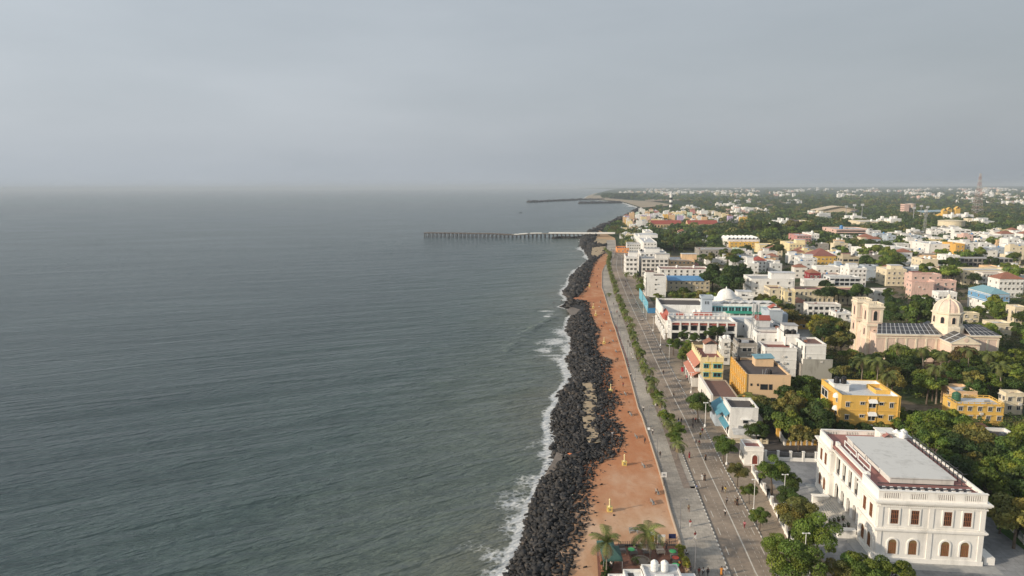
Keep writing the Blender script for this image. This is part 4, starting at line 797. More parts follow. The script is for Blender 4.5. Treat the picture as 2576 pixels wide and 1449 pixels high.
# ------------------------------------------------------------------ pink twin-towered church with dome
def church():
    ex, ey, _ = gp(*C6(1745, 1190), GZ+9.2)        # near-left corner of the transept gable eave
    PK, CM = wall('churchpink'), wall('churchcream'); SOL = plain('solar_panel', (.05, .052, .06), .35, .3, .5, spec=.5); RF = roofm('pale')
    ux0 = 0.
    R = thing('church', 'pink and cream church with two square bell towers, dome and solar panel roofs', 'church', (ex, ey, GZ), -GA)
    tw, he = 10.2, 9.2; hr = 12.2; vn = 8.5; nw = 13.5; u0, u1 = -24.5, 22.0; hn = 10.6     # transept width, nave start, nave width, nave extents
    FOOTP.append(tuple(local(ex, ey, u0-10, -1))+(u1-u0+12, 30))
    m = MB(); m.box(u0, vn, -.5, u1, vn+nw, hn); m.box(0, 0, -.5, tw, vn-.003, he); m.box(0, vn+nw+.003, -.5, tw, vn+nw+8, he); m.build('wall', PK, R)
    c = MB(); 
    for z0, z1, o in ((hn-1.5, hn-1.1, .2), (hn-.5, hn+.15, .5)): c.box(u0-o, vn-o, z0, -.003, vn+.2, z1); c.box(tw+.003, vn-o, z0, u1+o, vn+.2, z1); c.box(u1-.2, vn+.2, z0, u1+o, vn+nw+o, z1)
    for z0, z1, o in ((he-1.4, he-1.1, .15), (he-.3, he+.1, .4)): c.box(-o, -o, z0, tw+o, .2, z1); c.box(-o, .2, z0, .2, vn-o-.01, z1); c.box(tw-.2, .2, z0, tw+o, vn-o-.01, z1)
    for x in (.5, tw-.5): c.box(x-.5, -.22, -.4, x+.5, .1, he-1.41)
    for i in range(6): x = u0+4+i*3.8; c.box(x-.35, vn-.2, -.4, x+.35, vn+.1, hn-1.51)
    for x in (tw+3, tw+7.5, u1-.4): c.box(x-.35, vn-.2, -.4, x+.35, vn+.1, hn-1.51)
    k = len(c.v); c.v += [(-.4, -.1, he+.1), (tw+.4, -.1, he+.1), (tw/2, -.1, hr+.1), (-.4, .15, he+.1), (tw+.4, .15, he+.1), (tw/2, .15, hr+.1)]
    for f_ in ((0, 1, 2), (5, 4, 3), (0, 3, 4, 1), (1, 4, 5, 2), (2, 5, 3, 0)): c.f.append(tuple(k+i for i in f_)); c.m.append(0)
    c.build('cornice', CM, R)
    k = MB(); k.lathe([(.8, 0), (.8, .08)], 14); o = k.build('roundel', PK, R, (tw/2, -.2, he+1.4)); o.rotation_euler = (math.pi/2, 0, 0)
    # roofs carrying solar panels
    def slope(pts, nu, nm='roof'):
        r = MB(); r.slab(pts, .15); ro = r.build(nm, RF, R); s = MB(); P = [np.array(p) for p in pts]
        for i in range(nu):
            for j in range(3):
                f = lambda a, b_: (P[0]*(1-a)+P[1]*a)*(1-b_)+(P[3]*(1-a)+P[2]*a)*b_
                a0, a1, b0, b1 = (i+.09)/nu, (i+.91)/nu, (j+.05)/3, (j+.95)/3
                s.slab([f(a0, b0)+(0, 0, .2), f(a1, b0)+(0, 0, .2), f(a1, b1)+(0, 0, .2), f(a0, b1)+(0, 0, .2)], .05)
        s.build('solar_panel', SOL, ro)
    ym = vn+nw/2; z1 = hn+3.2
    slope([(u0, vn-.4, hn+.17), (-.6, vn-.4, hn+.17), (-.6, ym, z1), (u0+3, ym, z1)], 13); slope([(tw+.8, vn-.4, hn+.17), (u1+.4, vn-.4, hn+.17), (u1-4, ym, z1), (tw+.8, ym, z1)], 6)
    r = MB(); r.slab([(u1+.4, vn-.4, hn+.17), (u1+.4, vn+nw+.4, hn+.17), (u1-4, ym+.01, z1), (u1-4, ym, z1)], .15); r.slab([(u1+.4, vn+nw+.4, hn+.17), (u0, vn+nw+.4, hn+.17), (u0+3, ym, z1), (u1-4, ym, z1)], .15); r.build('roof', RF, R)
    slope([(-.5, -.2, he+.12), (-.5, vn+1, he+.12), (tw/2, vn+1, hr), (tw/2, -.2, hr)][::-1], 2); slope([(tw/2, -.2, hr), (tw/2, vn+1, hr), (tw+.5, vn+1, he+.12), (tw+.5, -.2, he+.12)][::-1], 2)
    slope([(-.5, vn+nw+8, he+.12), (-.5, vn+nw, he+.12), (tw/2, vn+nw, hr), (tw/2, vn+nw+8, hr)], 4)
    # crossing drum and dome
    cx, cyy = tw/2+.3, ym+.2; dr = 5.4; D = MB(); D.lathe([(6.2, hn), (6.2, hn+2.6), (5.9, hn+3.0), (dr, hn+3.2), (dr, hn+7.8), (dr+.5, hn+8.0), (dr+.6, hn+8.5), (dr-.2, hn+8.7)], 8, (cx, cyy, 0), 0, math.pi/8); dn = D.build('drum', CM, R)
    for i in range(8):
        a = math.pi/4*i; rr = dr*math.cos(math.pi/8)+.02; o = link('window', arch_mesh('window', [PK, GLASS]) if i == 0 else AM[0], dn, (cx+rr*math.cos(a), cyy+rr*math.sin(a), hn+4.2), a+math.pi/2, (1.3, 1, 2.6))
        if i == 0: AM.append(o.data)
    P = [(5.0*math.cos(t)**.9 if t < 1.5 else .4, hn+8.7+4.9*math.sin(t)) for t in np.linspace(0, 1.42, 9)]
    D = MB(); D.lathe(P, 16, (cx, cyy, 0), 0, math.pi/8); D.build('dome', PK, R)
    D = MB()
    for i in range(8): a = math.pi/8+math.pi/4*i; D.tube([(cx+(r_+.05)*math.cos(a), cyy+(r_+.05)*math.sin(a), z) for r_, z in P], .28, 5)
    zt = P[-1][1]; D.lathe([(1.3, zt-.2), (1.3, zt+.4), (.8, zt+.6), (.75, zt+1.4), (.3, zt+1.9), (.02, zt+2.2)], 10, (cx, cyy, 0)); D.build('dome_rib', CM, R)
    D = MB(); D.box(cx-.08, cyy-.08, zt+2.1, cx+.08, cyy+.08, zt+4.2); D.box(cx-.6, cyy-.07, zt+3.2, cx+.6, cyy+.07, zt+3.36); D.build('cross', METAL, R)
    # bell towers
    tx0, ty0, _ = gp(*C6(795, 738), GZ+21.8); dx, dy = tx0-ex, ty0-ey; tu, tv = dx*UX+dy*UY, dx*VX+dy*VY; s_ = 5.6
    for vv, nm in ((tv, 0), (tv+11.5, 1)):
        T = MB(); T.box(tu, vv, -.5, tu+s_, vv+s_, 20.6); t_ = T.build('tower', PK, R); Q = MB()
        for z0, z1, o in ((6.9, 7.6, .35), (12.6, 13.5, .5), (14.2, 14.5, .2), (19.6, 20.0, .3), (20.3, 20.9, .55)): Q.box(tu-o, vv-o, z0, tu+s_+o, vv+s_+o, z1)
        for z0, z1 in ((-.5, 6.9), (7.6, 12.6), (14.5, 19.6)):
            for a in (0, s_-.9):
                for b_ in (0, s_-.9): Q.box(tu+a-.12, vv+b_-.12, z0, tu+a+1.02, vv+b_+1.02, z1)
        Q.ring(tu-.2, vv-.2, tu+s_+.2, vv+s_+.2, .3, 20.9, 21.1); Q.ring(tu-.2, vv-.2, tu+s_+.2, vv+s_+.2, .3, 21.8, 22.1)
        for i in range(9):
            for o in (0, s_+.05): Q.box(tu-.1+i*.68, vv-.15+o, 21.1, tu+.15+i*.68, vv+.1+o, 21.8); Q.box(tu-.15+o, vv-.1+i*.68, 21.1, tu+.1+o, vv+.15+i*.68, 21.8)
        Q.build('tower_trim', CM, t_)
        o = link('window', AM[0], t_, (tu+s_/2, vv, 15.0), 0, (1.5, 1, 4.0)); link('window', AM[0], t_, (tu, vv+s_/2, 15.0), -math.pi/2, (1.2, 1, 3.8))
        link('window', AM[0], t_, (tu+s_/2, vv, 8.4), 0, (1.2, 1, 2.6)); link('window', AM[0], t_, (tu, vv+s_/2, 8.6), -math.pi/2, (1.2, 1, 2.8))
    k = MB(); k.box(tu+.5, tv+s_, -.5, tu+s_-.5, tv+11.5, 12.2); k.box(tu+s_, tv+1, -.5, u0+.01, tv+16, 10); k.build('west_front', PK, R); k = MB(); k.lathe([(1.5, 0), (1.5, .2)], 16); o = k.build('clock_roundel', CM, R, (tu+.45, tv+8.5, 10.2)); o.rotation_euler = (0, -math.pi/2, 0)
AM = []
church()
# ------------------------------------------------------------------ surveyed houses
def q4(cf, x0, y, x1, yb): a = cf(x0, y); b_ = cf(x1, y); c = cf(x0, yb); return (a[0], a[1], b_[0], c[1])
H = house
H('white plain four-storey block with brown roof beside the blue-roofed beige block', q4(C5, 392, 447, 640, 413), 12.5, 'white', 'brown', wf=1, wl=5, wh=.9, st_h=(.0, .1, 5, 6, 3.2))
bl = H('long stained beige building under a blue metal roof', q4(C5, 672, 497, 1165, 445), 8.6, 'beige', 'grey', wf=8, wl=3, cat='building', par=.3, ww=1.2)
k = MB(); k.slab([(-.8, -.8, 9.0), (bl[1]*.86, -.8, 9.0), (bl[1]*.86, bl[2]*.6, 10.6), (-.8, bl[2]*.6, 10.6)], .12); k.slab([(-.8, bl[2]*.6, 10.6), (bl[1]*.86, bl[2]*.6, 10.6), (bl[1]*.86, bl[2]+.5, 9.4), (-.8, bl[2]+.5, 9.4)], .12); k.build('metal_roof', roofm('blue'), bl[0])
H('white colonial block with pink-edged red terrace behind the blue metal roof', q4(C5, 560, 362, 1160, 328), 8.4, 'white', 'redbrown', wf=8, wl=2, cat='building', ww=1.3, wh=1.8, bands=True, tk=((.4, .8, 'w', 1.3), (.75, .8, 'w', 1.3)))
H('yellow stepped hotel with cream railings behind the white colonial block', q4(C5, 680, 250, 980, 205), 10, 'peach', 'pale', wf=6, wl=2, cat='hotel', name='house', st_h=(.55, .3, 12, 8, 4.5), rail=True)
H('low mauve roof house in front of the yellow stepped hotel', q4(C5, 880, 300, 1030, 280), 6, 'rose', 'sheet', wf=3)
H('white balconied apartment tower at the street corner by the palm row', q4(C5, 152, 212, 290, 175), 14.5, 'white', 'grey', wf=3, wl=4, cat='apartments', rail=True, ww=1.8, wh=1.6, st_h=(.3, .3, 7, 7, 3.5))
H('white terraced apartments with tall dark windows facing the sea', q4(C5, 345, 235, 665, 170), 13, 'offwhite', 'grey', wf=6, wl=3, cat='apartments', rail=True, ww=2.2, wh=1.9, st_h=(.55, .15, 11, 7, 3.5), tk=((.2, .4, 'w', 1.3), (.4, .7, 'w', 1.2)))
H('white apartments with stepped upper terraces behind the tall dark windows', q4(C5, 330, 160, 640, 120), 15.5, 'white', 'grey', wf=6, wl=2, cat='apartments', rail=True, ww=1.6, st_h=(.2, .2, 12, 8, 3.4), tk=((.7, .3, 'w', 1.3), (.8, .6, 'w', 1.2), (.1, .6, 'k', 1.1)))
H('long white stepped terrace of flats receding toward the lighthouse', q4(D1, 860, 1090, 1060, 950), 13, 'white', 'pale', wf=4, wl=6, cat='apartments', rail=True, st_h=(.1, .5, 20, 25, 3.5), tk=((.3, .2, 'w', 1.4), (.6, .35, 'w', 1.4), (.5, .8, 'w', 1.4)))
H('white flats with boxy roof rooms at the far end of the stepped terrace', q4(D1, 885, 930, 1000, 895), 14, 'white', 'pale', wf=3, wl=2, cat='apartments', tk=((.4, .5, 'w', 1.5),))
H('pale grey old customs hall with railings near the pier head', q4(D1, 612, 1110, 850, 1085), 9, 'palegrey', 'grey', wf=7, cat='building', rail=True)
H('pale grey two-storey public building with white pilasters behind the pier head', q4(D1, 690, 1030, 850, 1005), 9, 'palegrey', 'grey', wf=5, cat='building')
H('low orange-red kiosk with flat roof beside the promenade bend', q4(D1, 455, 1180, 640, 1150), 4, 'orange', 'redbrown', wf=3, wl=1, cat='kiosk', name='kiosk')
H('raw grey concrete block with dark openings among the trees', q4(C5, 1037, 125, 1465, 95), 10, 'concrete', 'grey', wf=7, wl=2, cat='building', win=WIND)
H('pale mint flat-roofed house beside the raw concrete block', q4(C5, 1478, 118, 1700, 100), 7, 'mint', 'pale', wf=2, tk=((.8, .3, 'w', 1.5),))
H('low white shed with a boxy white tank among dark trees', q4(C5, 1120, 230, 1370, 215), 4.5, 'white', 'pale', wf=2, st_h=(.85, .3, 3, 3, 4))
H('white house under a bright red hipped roof', q4(C5, 1700, 262, 1850, 240), 8.5, 'white', 'red', wf=3, hip='red')
H('white house with square stair tower left of the bright red hipped roof', q4(C5, 1620, 295, 1760, 275), 8, 'white', 'pale', wf=2, st_h=(.1, .5, 5, 5, 5), tk=((.7, .5, 'w', 1.2),))
H('white low house with cream parapet right of the bright red hipped roof', q4(C5, 1855, 262, 1945, 248), 7, 'white', 'pale', wf=2)
H('white cluster house with patchy walls left of the red hipped roof', q4(C5, 1445, 265, 1600, 240), 6.5, 'palegrey', 'pale', wf=3, tk=((.4, .5, 'w', 1.2),))
H('long low white house with square end tower in front of the dense trees', q4(C5, 1330, 385, 1585, 358), 6, 'white', 'brown', wf=2, st_h=(.86, .1, 5, 4, 1.8))
H('large bright white school block with ledges on its long street wall', q4(C5, 1668, 485, 2190, 432), 13, 'white', 'grey', wf=4, wl=8, cat='building', st_h=(.5, .2, 14, 8, 4), strc='pale')
H('cream wing with brown terrace in front of the bright white school block', q4(C5, 1890, 600, 2068, 562), 9.5, 'cream', 'brown', wf=2, wl=6, cat='building', wh=1.8)
H('yellow square tower with arched windows at the corner of the cream wing', q4(C5, 2072, 630, 2204, 606), 12.5, 'lemon', 'sheet', wf=1, wl=1, cat='tower', name='tower', win=WARCH, ww=1.6, wh=2.6, rail=True)
H('long cream arcade range with red roof behind the yellow square tower', q4(C6, -60, 582, 800, 545), 7.5, 'cream', 'terracotta', wf=16, wl=1, cat='building', ww=1.0, wh=1.8)
H('white pavilion with brown roof at the end of the cream arcade range', q4(C6, 860, 590, 1062, 568), 7, 'white', 'brown', wf=2)
H('white house with an octagonal wall panel behind the hotel', q4(C5, 1470, 695, 1690, 650), 8.5, 'white', 'pale', wf=2, wl=5, st_h=(.25, .4, 8, 7, 2.4))
H('grey-white cottage with terracotta roof right of the yellow square tower', q4(C6, -40, 740, 95, 700), 5, 'offwhite', 'tile', wf=2, hip='tile')
H('low white hall with dark windows by the concrete yard', q4(C6, 92, 755, 470, 728), 6, 'white', 'brown', wf=6, wl=0, win=WIND, ww=1.6, wh=1.4)
H('long yellow-walled shed with grey sloping roof beside the concrete yard', q4(C6, -120, 930, 100, 820), 4.2, 'yellow', 'grey', wf=2, wl=2, cat='shed')
H('grey concrete house with plain front beside the peach block', q4(C3, 1190, 296, 1410, 232), 11, 'concrete', 'grey', wf=1, wl=2, ww=3.6, wh=1.4, par=.5, tk=((.1, .2, 'k', 1.),))
H('narrow white house with white tanks behind the yellow restaurant', q4(C3, 985, 258, 1095, 222), 9, 'white', 'redbrown', wf=1, tk=((.5, .5, 'w', 1.2), (.85, .5, 'w', 1.2)))
H('white gabled-parapet house with brown roof behind the grey concrete house', q4(C3, 1412, 180, 1730, 138), 11.5, 'white', 'brown', wf=2, wl=1, rail=False, tk=((.97, .4, 'k', 1.5),))
H('white house with brown terrace and sheer blank front wall', q4(C3, 1510, 366, 1895, 290), 10, 'white', 'redbrown', wf=0, wl=2, par=1.0, tk=((.9, .3, 'w', .8),))
ws = H('white house with stone-grey lower wall and brown roof terrace', q4(C3, 1992, 308, 2250, 222), 12.5, 'white', 'brown', wf=0, wl=2, win=WIND, par=.5)
k = MB(); k.box(-.4, -.25, -.5, ws[1]+2.5, -.003, 7.2); k.box(-.4, -.3, 7.2, ws[1]+2.5, .2, 7.5); k.build('lower_wall', stucco('weathered_stone', (.40, .39, .35), .85), ws[0])
H('white rooftop house with large black tanks', q4(C3, 1760, 200, 1925, 120), 13.5, 'white', 'grey', wf=0, wl=0, st_h=(.2, .5, 5, 5, 3), tk=((.15, .1, 'k', 1.5), (.6, .1, 'k', 1.5), (.5, .6, 'w', 1.6)))
H('weathered grey lean-to with stained wall below the white houses', q4(C3, 1945, 545, 2300, 510), 5, 'concrete', 'grey', wf=1, wl=0, par=.3)
H('white long terrace house with red gable right of the hotel tower', q4(C5, 1740, 1090, 2060, 960), 8, 'palegrey', 'grey', wf=3, wl=0, rail=True, st_h=(.1, .3, 6, 5, 3), strc='red', stroof='gable')
H('white house behind the near bell tower of the church', q4(C6, 415, 850, 590, 808), 8.5, 'white', 'pale', wf=2, rail=True, tk=((.6, .5, 'k', 1),))
H('cream L-shaped house with curved terrace at the right edge behind the church', q4(C6, 2215, 975, 2440, 935), 6.5, 'cream', 'pale', wf=2)
H('tall cream house at the right edge behind the domed church', q4(C6, 2475, 790, 2620, 760), 11, 'cream', 'pale', wf=2, wl=2)
H('low cream-walled house between bright green trees behind the dome', q4(C6, 1862, 860, 2062, 838), 5, 'cream', 'pale', wf=2)
bh = H('blue house with pale blue metal roof over a white ground floor', q4(C6, 2190, 640, 2412, 572), 9.5, 'white', 'blue', wf=4, wl=3, hip='teal')
k = MB(); k.ring(-.045, -.045, bh[1]+.045, bh[2]+.045, .2, 5.6, 9.9); k.build('upper_wall', wall('blue'), bh[0])
H('white house with arched veranda behind the dome', q4(C6, 1592, 618, 1808, 596), 8, 'white', 'pale', wf=4, tk=((.7, .5, 'w', .9),))
H('white low house with maroon wall left of the arched veranda', q4(C6, 1390, 695, 1620, 672), 5.5, 'white', 'sheet', wf=2, wl=1)
H('pink plain-walled house with blue strip window', q4(C6, 1290, 500, 1545, 480), 9.5, 'pink', 'redbrown', wf=0, wl=2)
H('pink house with cream parapet and pale door bay', q4(C6, 1548, 480, 1800, 462), 9.5, 'pink', 'terracotta', wf=3, wl=1)
H('pink and blue upper house behind the plain pink wall', q4(C6, 1288, 408, 1628, 385), 10, 'pink', 'redbrown', wf=4, wl=1, st_h=(.05, .2, 6, 5, 2))
H('blue-grey sheet-roofed house behind the pink houses', q4(C6, 1250, 345, 1550, 325), 10, 'bluegrey', 'sheet', wf=4, tk=((.3, .2, 'w', 1.2), (.6, .2, 'w', 1.2)))
H('cream stepped house with flat roof room left of the pink houses', q4(C6, 1000, 352, 1230, 318), 10.5, 'cream', 'pale', wf=4, wl=2, st_h=(.35, .3, 8, 7, 3))
H('cream tall blank-walled house with red side balconies', q4(C6, 1408, 232, 1590, 205), 13, 'cream', 'pale', wf=0, wl=3, tk=((.5, .5, 'w', 1.4), (.8, .5, 'w', 1.4)))
H('white corner house with round front beside the concrete frame', q4(C6, 1680, 190, 1840, 170), 13, 'white', 'pale', wf=2, wl=2, tk=((.6, .5, 'w', 1.6),))
H('unfinished grey concrete frame building with open floors', q4(C6, 1842, 215, 2450, 195), 10, 'concrete', 'grey', wf=12, wl=2, win=WIND, ww=2.2, wh=2., cat='building', par=.2)
H('long cream hall with rows of arched windows', q4(C6, 1615, 345, 1880, 310), 9, 'cream', 'brown', wf=8, wl=2, cat='building', wh=1.9)
H('long white sheet-roofed hall behind the cream arched hall', q4(C6, 1880, 360, 2450, 325), 9.5, 'cream', 'sheet', wf=9, wl=3, cat='building')
H('cream house with tall narrow windows at the end of the sheet-roofed hall', q4(C6, 2108, 395, 2390, 372), 9, 'offwhite', 'brown', wf=8, wh=1.9)
H('white house with red arcade and red roof at the right edge', q4(C6, 2295, 465, 2580, 435), 10.5, 'white', 'red', wf=6, wl=2, hip='tile')
H('yellow house under a dark red hipped roof among trees', q4(C6, 150, 196, 420, 165), 7, 'yellow', 'redbrown', wf=6, hip='redbrown')
H('beige three-storey house with deep red roof band', q4(C6, 492, 205, 680, 188), 11.5, 'beige', 'terracotta', wf=3, win=WIND, ww=3., wh=1.6, st_h=(.1, .3, 6, 5, 3), tk=((.2, .5, 'w', 1.5),))
H('white stacked house with boxy roof rooms left of the red-banded beige house', q4(C6, 5, 220, 200, 196), 9, 'white', 'pale', wf=4, wl=2, st_h=(.3, .2, 7, 5, 3.4), tk=((.6, .5, 'w', 1.4),))
H('white flat house with long pale roof near the grey rooftop pergola', q4(C6, 190, 320, 460, 300), 8, 'white', 'sheet', wf=4)
H('grey-white school range with a dark window band under a sheet roof', q4(C6, 345, 440, 690, 412), 8.5, 'palegrey', 'sheet', wf=6, win=WIND, ww=2.4, wh=1.6, cat='building')
H('white wall house below the grey-white school range', q4(C6, 50, 475, 400, 455), 6.5, 'white', 'grey', wf=1)
H('small red hip-roofed pavilion above the white wall house', q4(C6, 110, 395, 240, 372), 6.5, 'brown' if False else 'maroon', 'tile', wf=3, hip='tile')
H('tall white house with patchy corner wall right of the school range', q4(C6, 570, 335, 768, 302), 12, 'white', 'pale', wf=4, wl=2, tk=((.2, .5, 'w', 1.5),), st_h=(.1, .3, 6, 6, 3))
H('grey sheet-walled house right of the patchy white house', q4(C6, 745, 310, 890, 292), 10, 'bluegrey', 'sheet', wf=0)
H('white villa with wide pale roofs in the upper town', q4(C6, 915, 90, 1090, 55), 11, 'white', 'pale', wf=5, wl=2)
H('white villa with grey tall windows right of the wide pale roofs', q4(C6, 1085, 105, 1280, 72), 11, 'palegrey', 'pale', wf=3, wl=2, wh=2.)
H('white block with long blank streaked wall in the upper town', q4(C6, 1490, 55, 1790, 22), 13, 'white', 'pale', wf=2, wl=2, tk=((.3, .4, 'w', 1.3),))
H('ochre narrow block beside the long streaked white wall', q4(C6, 1795, 55, 1895, 30), 14, 'ochre', 'brown', wf=2, wl=1)
H('tall white block with balconies beside the ochre narrow block', q4(C6, 1900, 40, 2050, 10), 15, 'white', 'pale', wf=2, wl=2, st_h=(.1, .2, 6, 6, 3))
H('pink row house with low roof left of the white villas', q4(C6, 760, 120, 885, 100), 7, 'pink', 'tile', wf=3)
H('white narrow house at the end of the pink row house', q4(C6, 690, 105, 758, 82), 10, 'white', 'pale', wf=1)
# upper left town and landmarks
H('rose-pink four-storey hotel block with balcony bands', q4(D2, 1165, 985, 1380, 955), 15, 'rose', 'pale', wf=5, cat='hotel', name='house', ww=2.2, rail=True)
H('white block joined to the rose-pink hotel block', q4(D2, 1382, 965, 1500, 935), 14, 'white', 'grey', wf=3, tk=((.7, .5, 'w', 2.),))
H('pale yellow villa in front of the rose-pink hotel block', q4(D2, 1050, 1110, 1290, 1070), 10, 'lemon', 'pale', wf=5, st_h=(.55, .2, 9, 9, 4))
H('yellow mansion under a row of white gable vaults', q4(D2, 150, 1085, 590, 1060), 9, 'yellow', 'terracotta', wf=7, wl=2, cat='building')
H('yellow low mansion wing with chimney block right of the white vaults', q4(D2, 600, 1130, 828, 1105), 8, 'lemon', 'lemon' if False else 'pale', wf=2, wl=2)
vt = H('white house topped by a row of gabled vaults behind the yellow mansion', q4(D2, 110, 1050, 600, 1015), 11, 'white', 'pale', wf=8, wl=1, cat='building')
k = MB()
for i in range(8): k.gable(vt[1]*i/8+.3, 0, vt[1]*(i+1)/8-.3, vt[2], 11.9, 14.2, 'y', 0, .1, .3)
k.build('vault_roof', WHITEP, vt[0])
H('long three-storey office block with pale roof and terracotta bands', q4(D2, 1760, 895, 2300, 858), 13, 'pink', 'sheet', wf=14, cat='building', win=WIND, ww=3., wh=1.6, tk=((.3, .4, 'b', 3.), (.36, .4, 'w', 2.)))
H('white long low house in front of the office block', q4(D2, 1870, 1000, 2040, 975), 7, 'white', 'pale', wf=4)
H('white low wing at the right end of the long low house', q4(D2, 2050, 1000, 2180, 980), 7, 'white', 'pale', wf=3)
H('teal and yellow house left of the white long low house', q4(D2, 1735, 985, 1825, 962), 8, 'mint', 'pale', wf=2)
H('cream villa with tall block under dark trees', q4(D2, 1285, 775, 1400, 750), 12, 'cream', 'pale', wf=3)
H('dark-roofed villa left of the cream tall block', q4(D2, 1135, 800, 1280, 768), 8, 'cream', 'dark', wf=4, hip='dark')
H('long pale barracks with regular windows right of the hangar', q4(D2, 2115, 775, 2560, 752), 10, 'cream', 'pale', wf=14, cat='building', tk=((.6, .5, 'w', 2.2), (.8, .5, 'w', 2.2)))
H('long white three-storey house with dark strip windows by the round tank', q4(D3, 1365, 900, 1615, 870), 13, 'white', 'pale', wf=3, win=WIND, ww=4, wh=1.2, st_h=(.1, .2, 8, 6, 4))
H('white house with blue tank stand in the right-hand town', q4(D3, 1640, 985, 1760, 955), 11, 'white', 'pale', wf=2, tk=((.7, .4, 'b', 1.6),))
H('white long row of flats near the right edge of the town', q4(D3, 1870, 965, 2200, 935), 10, 'white', 'pale', wf=8, wl=2, tk=((.2, .5, 'w', 1.6), (.6, .5, 'w', 1.6)))
H('ochre wide house at the end of the white long row of flats', q4(D3, 2225, 970, 2370, 945), 10, 'ochre', 'pale', wf=3, tk=((.2, .5, 'w', 1.6), (.8, .5, 'w', 1.6)))
H('green-tank terrace house with yellow wall and white balustrade right of the apartment block', q4(C4, 1800, 975, 2350, 885), 5.5, 'yellow', 'pale', wf=5, wl=1, rail=True, tk=((.15, .55, 'g', 1.6),))
H('low peach-edged roof house behind the green-tank terrace', q4(C4, 1790, 850, 2040, 760), 5.0, 'peach', 'pale', wf=1, wl=1)
H('cream small house with green sail at the right edge', q4(C4, 2370, 870, 2580, 830), 5.5, 'cream', 'pale', wf=2)
H('white-walled house with black roof behind the trees right of the white hall', q4(C1, 2010, 240, 2330, 130), 6, 'white', 'dark', wf=2, wl=2)
H('low red-roofed cottage hidden in the trees right of the white hall', q4(C1, 1850, 135, 2000, 95), 4.5, 'offwhite', 'tile', wf=1, hip='tile')
# ------------------------------------------------------------------ far landmarks
def lighthouse():
    x, y, _ = gp(1687, 533); R = thing('lighthouse', 'tall black and white banded lighthouse with gallery and lantern', 'lighthouse', (x, y, GZ)); bands = 7; hh = 46.; m = MB(); r0, r1 = 4.6, 3.9
    for i in range(bands):
        a, b_ = i/bands, (i+1)/bands; m.lathe([(r0+(r1-r0)*a+.001*i, hh*a), (r0+(r1-r0)*b_, hh*b_)], 20, (0, 0, 0), i % 2)
    m.build('tower', [WHITEP, plain('black_band', (.03, .03, .032))], R)
    m = MB(); m.lathe([(r1, hh), (6.2, hh+1), (6.2, hh+1.6), (5.9, hh+1.6), (5.9, hh+2.8), (6.2, hh+2.9), (6.2, hh+3.0), (3.0, hh+3.0)], 18); m.build('gallery', WHITEP, R)
    m = MB(); m.lathe([(2.6, hh+3), (2.6, hh+6), (3.4, hh+6.2), (3.0, hh+7), (1.2, hh+8), (.2, hh+8.2), (.15, hh+11)], 14); m.build('lantern', wall('palegrey'), R)
lighthouse()
def water_tower(nm, label, bx, by, rw, hs, ht, cm, legs=12, hub=True, mw=None):
    x, y, _ = gp(bx, by); R = thing('water_tower', label, 'water tower', (x, y, GZ)); m = MB()
    for i in range(legs): a = 6.283*i/legs; m.box(rw*.85*math.cos(a)-.5, rw*.85*math.sin(a)-.5, -.5, rw*.85*math.cos(a)+.5, rw*.85*math.sin(a)+.5, hs)
    if hub: m.lathe([(rw*.25, -.5), (rw*.25, hs)], 12)
    for z in ((hs*.5,) if legs > 8 else (hs*.25, hs*.5, hs*.75)): m.ring(-rw*.86, -rw*.86, rw*.86, rw*.86, .5, z, z+.6)
    m.build('support_frame', wall('concrete'), R); m = MB(); m.lathe([(rw*.9, hs), (rw, hs+.8), (rw, hs+ht), (rw+.6, hs+ht), (rw+.6, hs+ht+.6), (rw*.5, hs+ht+1.6), (.3, hs+ht+2)], 32); m.build('tank', cm, R, None, False); return R
water_tower('w', 'wide round white water tank on many legs above the town', 2391, 587, 17, 10, 8, wall('cream'), 20)
R = water_tower('w', 'pinkish round-ended water tower with tall open legs beside a brown slab block', 2288, 541, 11.5, 17, 8.5, wall('churchpink'), 10)
m = MB(); m.box(-20, -12, -.5, -9, 6, 26); m.build('slab_block', wall('pink'), R)
for i in range(5):
    for j in range(4): link('window', WIND, R, (-20, -10+4.6*j, 2.5+4.7*i), -math.pi/2, (2.2, 1, 2.0))
water_tower('w', 'small slender red and white water tower in the far forest', 2310, 506, 7.5, 13, 10, wall('pink'), 6)
water_tower('w', 'thin red-topped water tower standing on bare ground left of the forest', 1995+2, 548, 5, 18, 10, wall('rose'), 6) if False else None
def mast():
    x, y, _ = gp(2457, 541); R = thing('lattice_mast', 'tall red and white lattice radio mast on a concrete frame', 'mast', (x, y, GZ)); m = MB(); hh = 96.; n = 14
    def wd(t): return 8*(1-t)**1.2+1.3
    for i in range(n):
        t0, t1 = i/n, (i+1)/n; a, b_ = wd(t0), wd(t1); z0, z1 = hh*t0, hh*t1; c = [(-1, -1), (1, -1), (1, 1), (-1, 1)]
        for j in range(4):
            p, q = c[j], c[(j+1) % 4]; mi = i % 2
            m.tube([(p[0]*a, p[1]*a, z0), (p[0]*b_, p[1]*b_, z1)], .32 if i < 8 else .26, 4, mi); m.tube([(p[0]*a, p[1]*a, z0), (q[0]*b_, q[1]*b_, z1)], .25, 4, mi); m.tube([(q[0]*a, q[1]*a, z0), (p[0]*b_, p[1]*b_, z1)], .25, 4, mi); m.tube([(p[0]*b_, p[1]*b_, z1), (q[0]*b_, q[1]*b_, z1)], .3, 4, mi)
    m.build('lattice', [plain('mast_red', (.30, .20, .18)), plain('mast_white', (.40, .38, .37))], R); m = MB(); m.box(-10, -10, -.5, 10, 10, 5); m.build('mast_base', wall('concrete'), R)
mast()
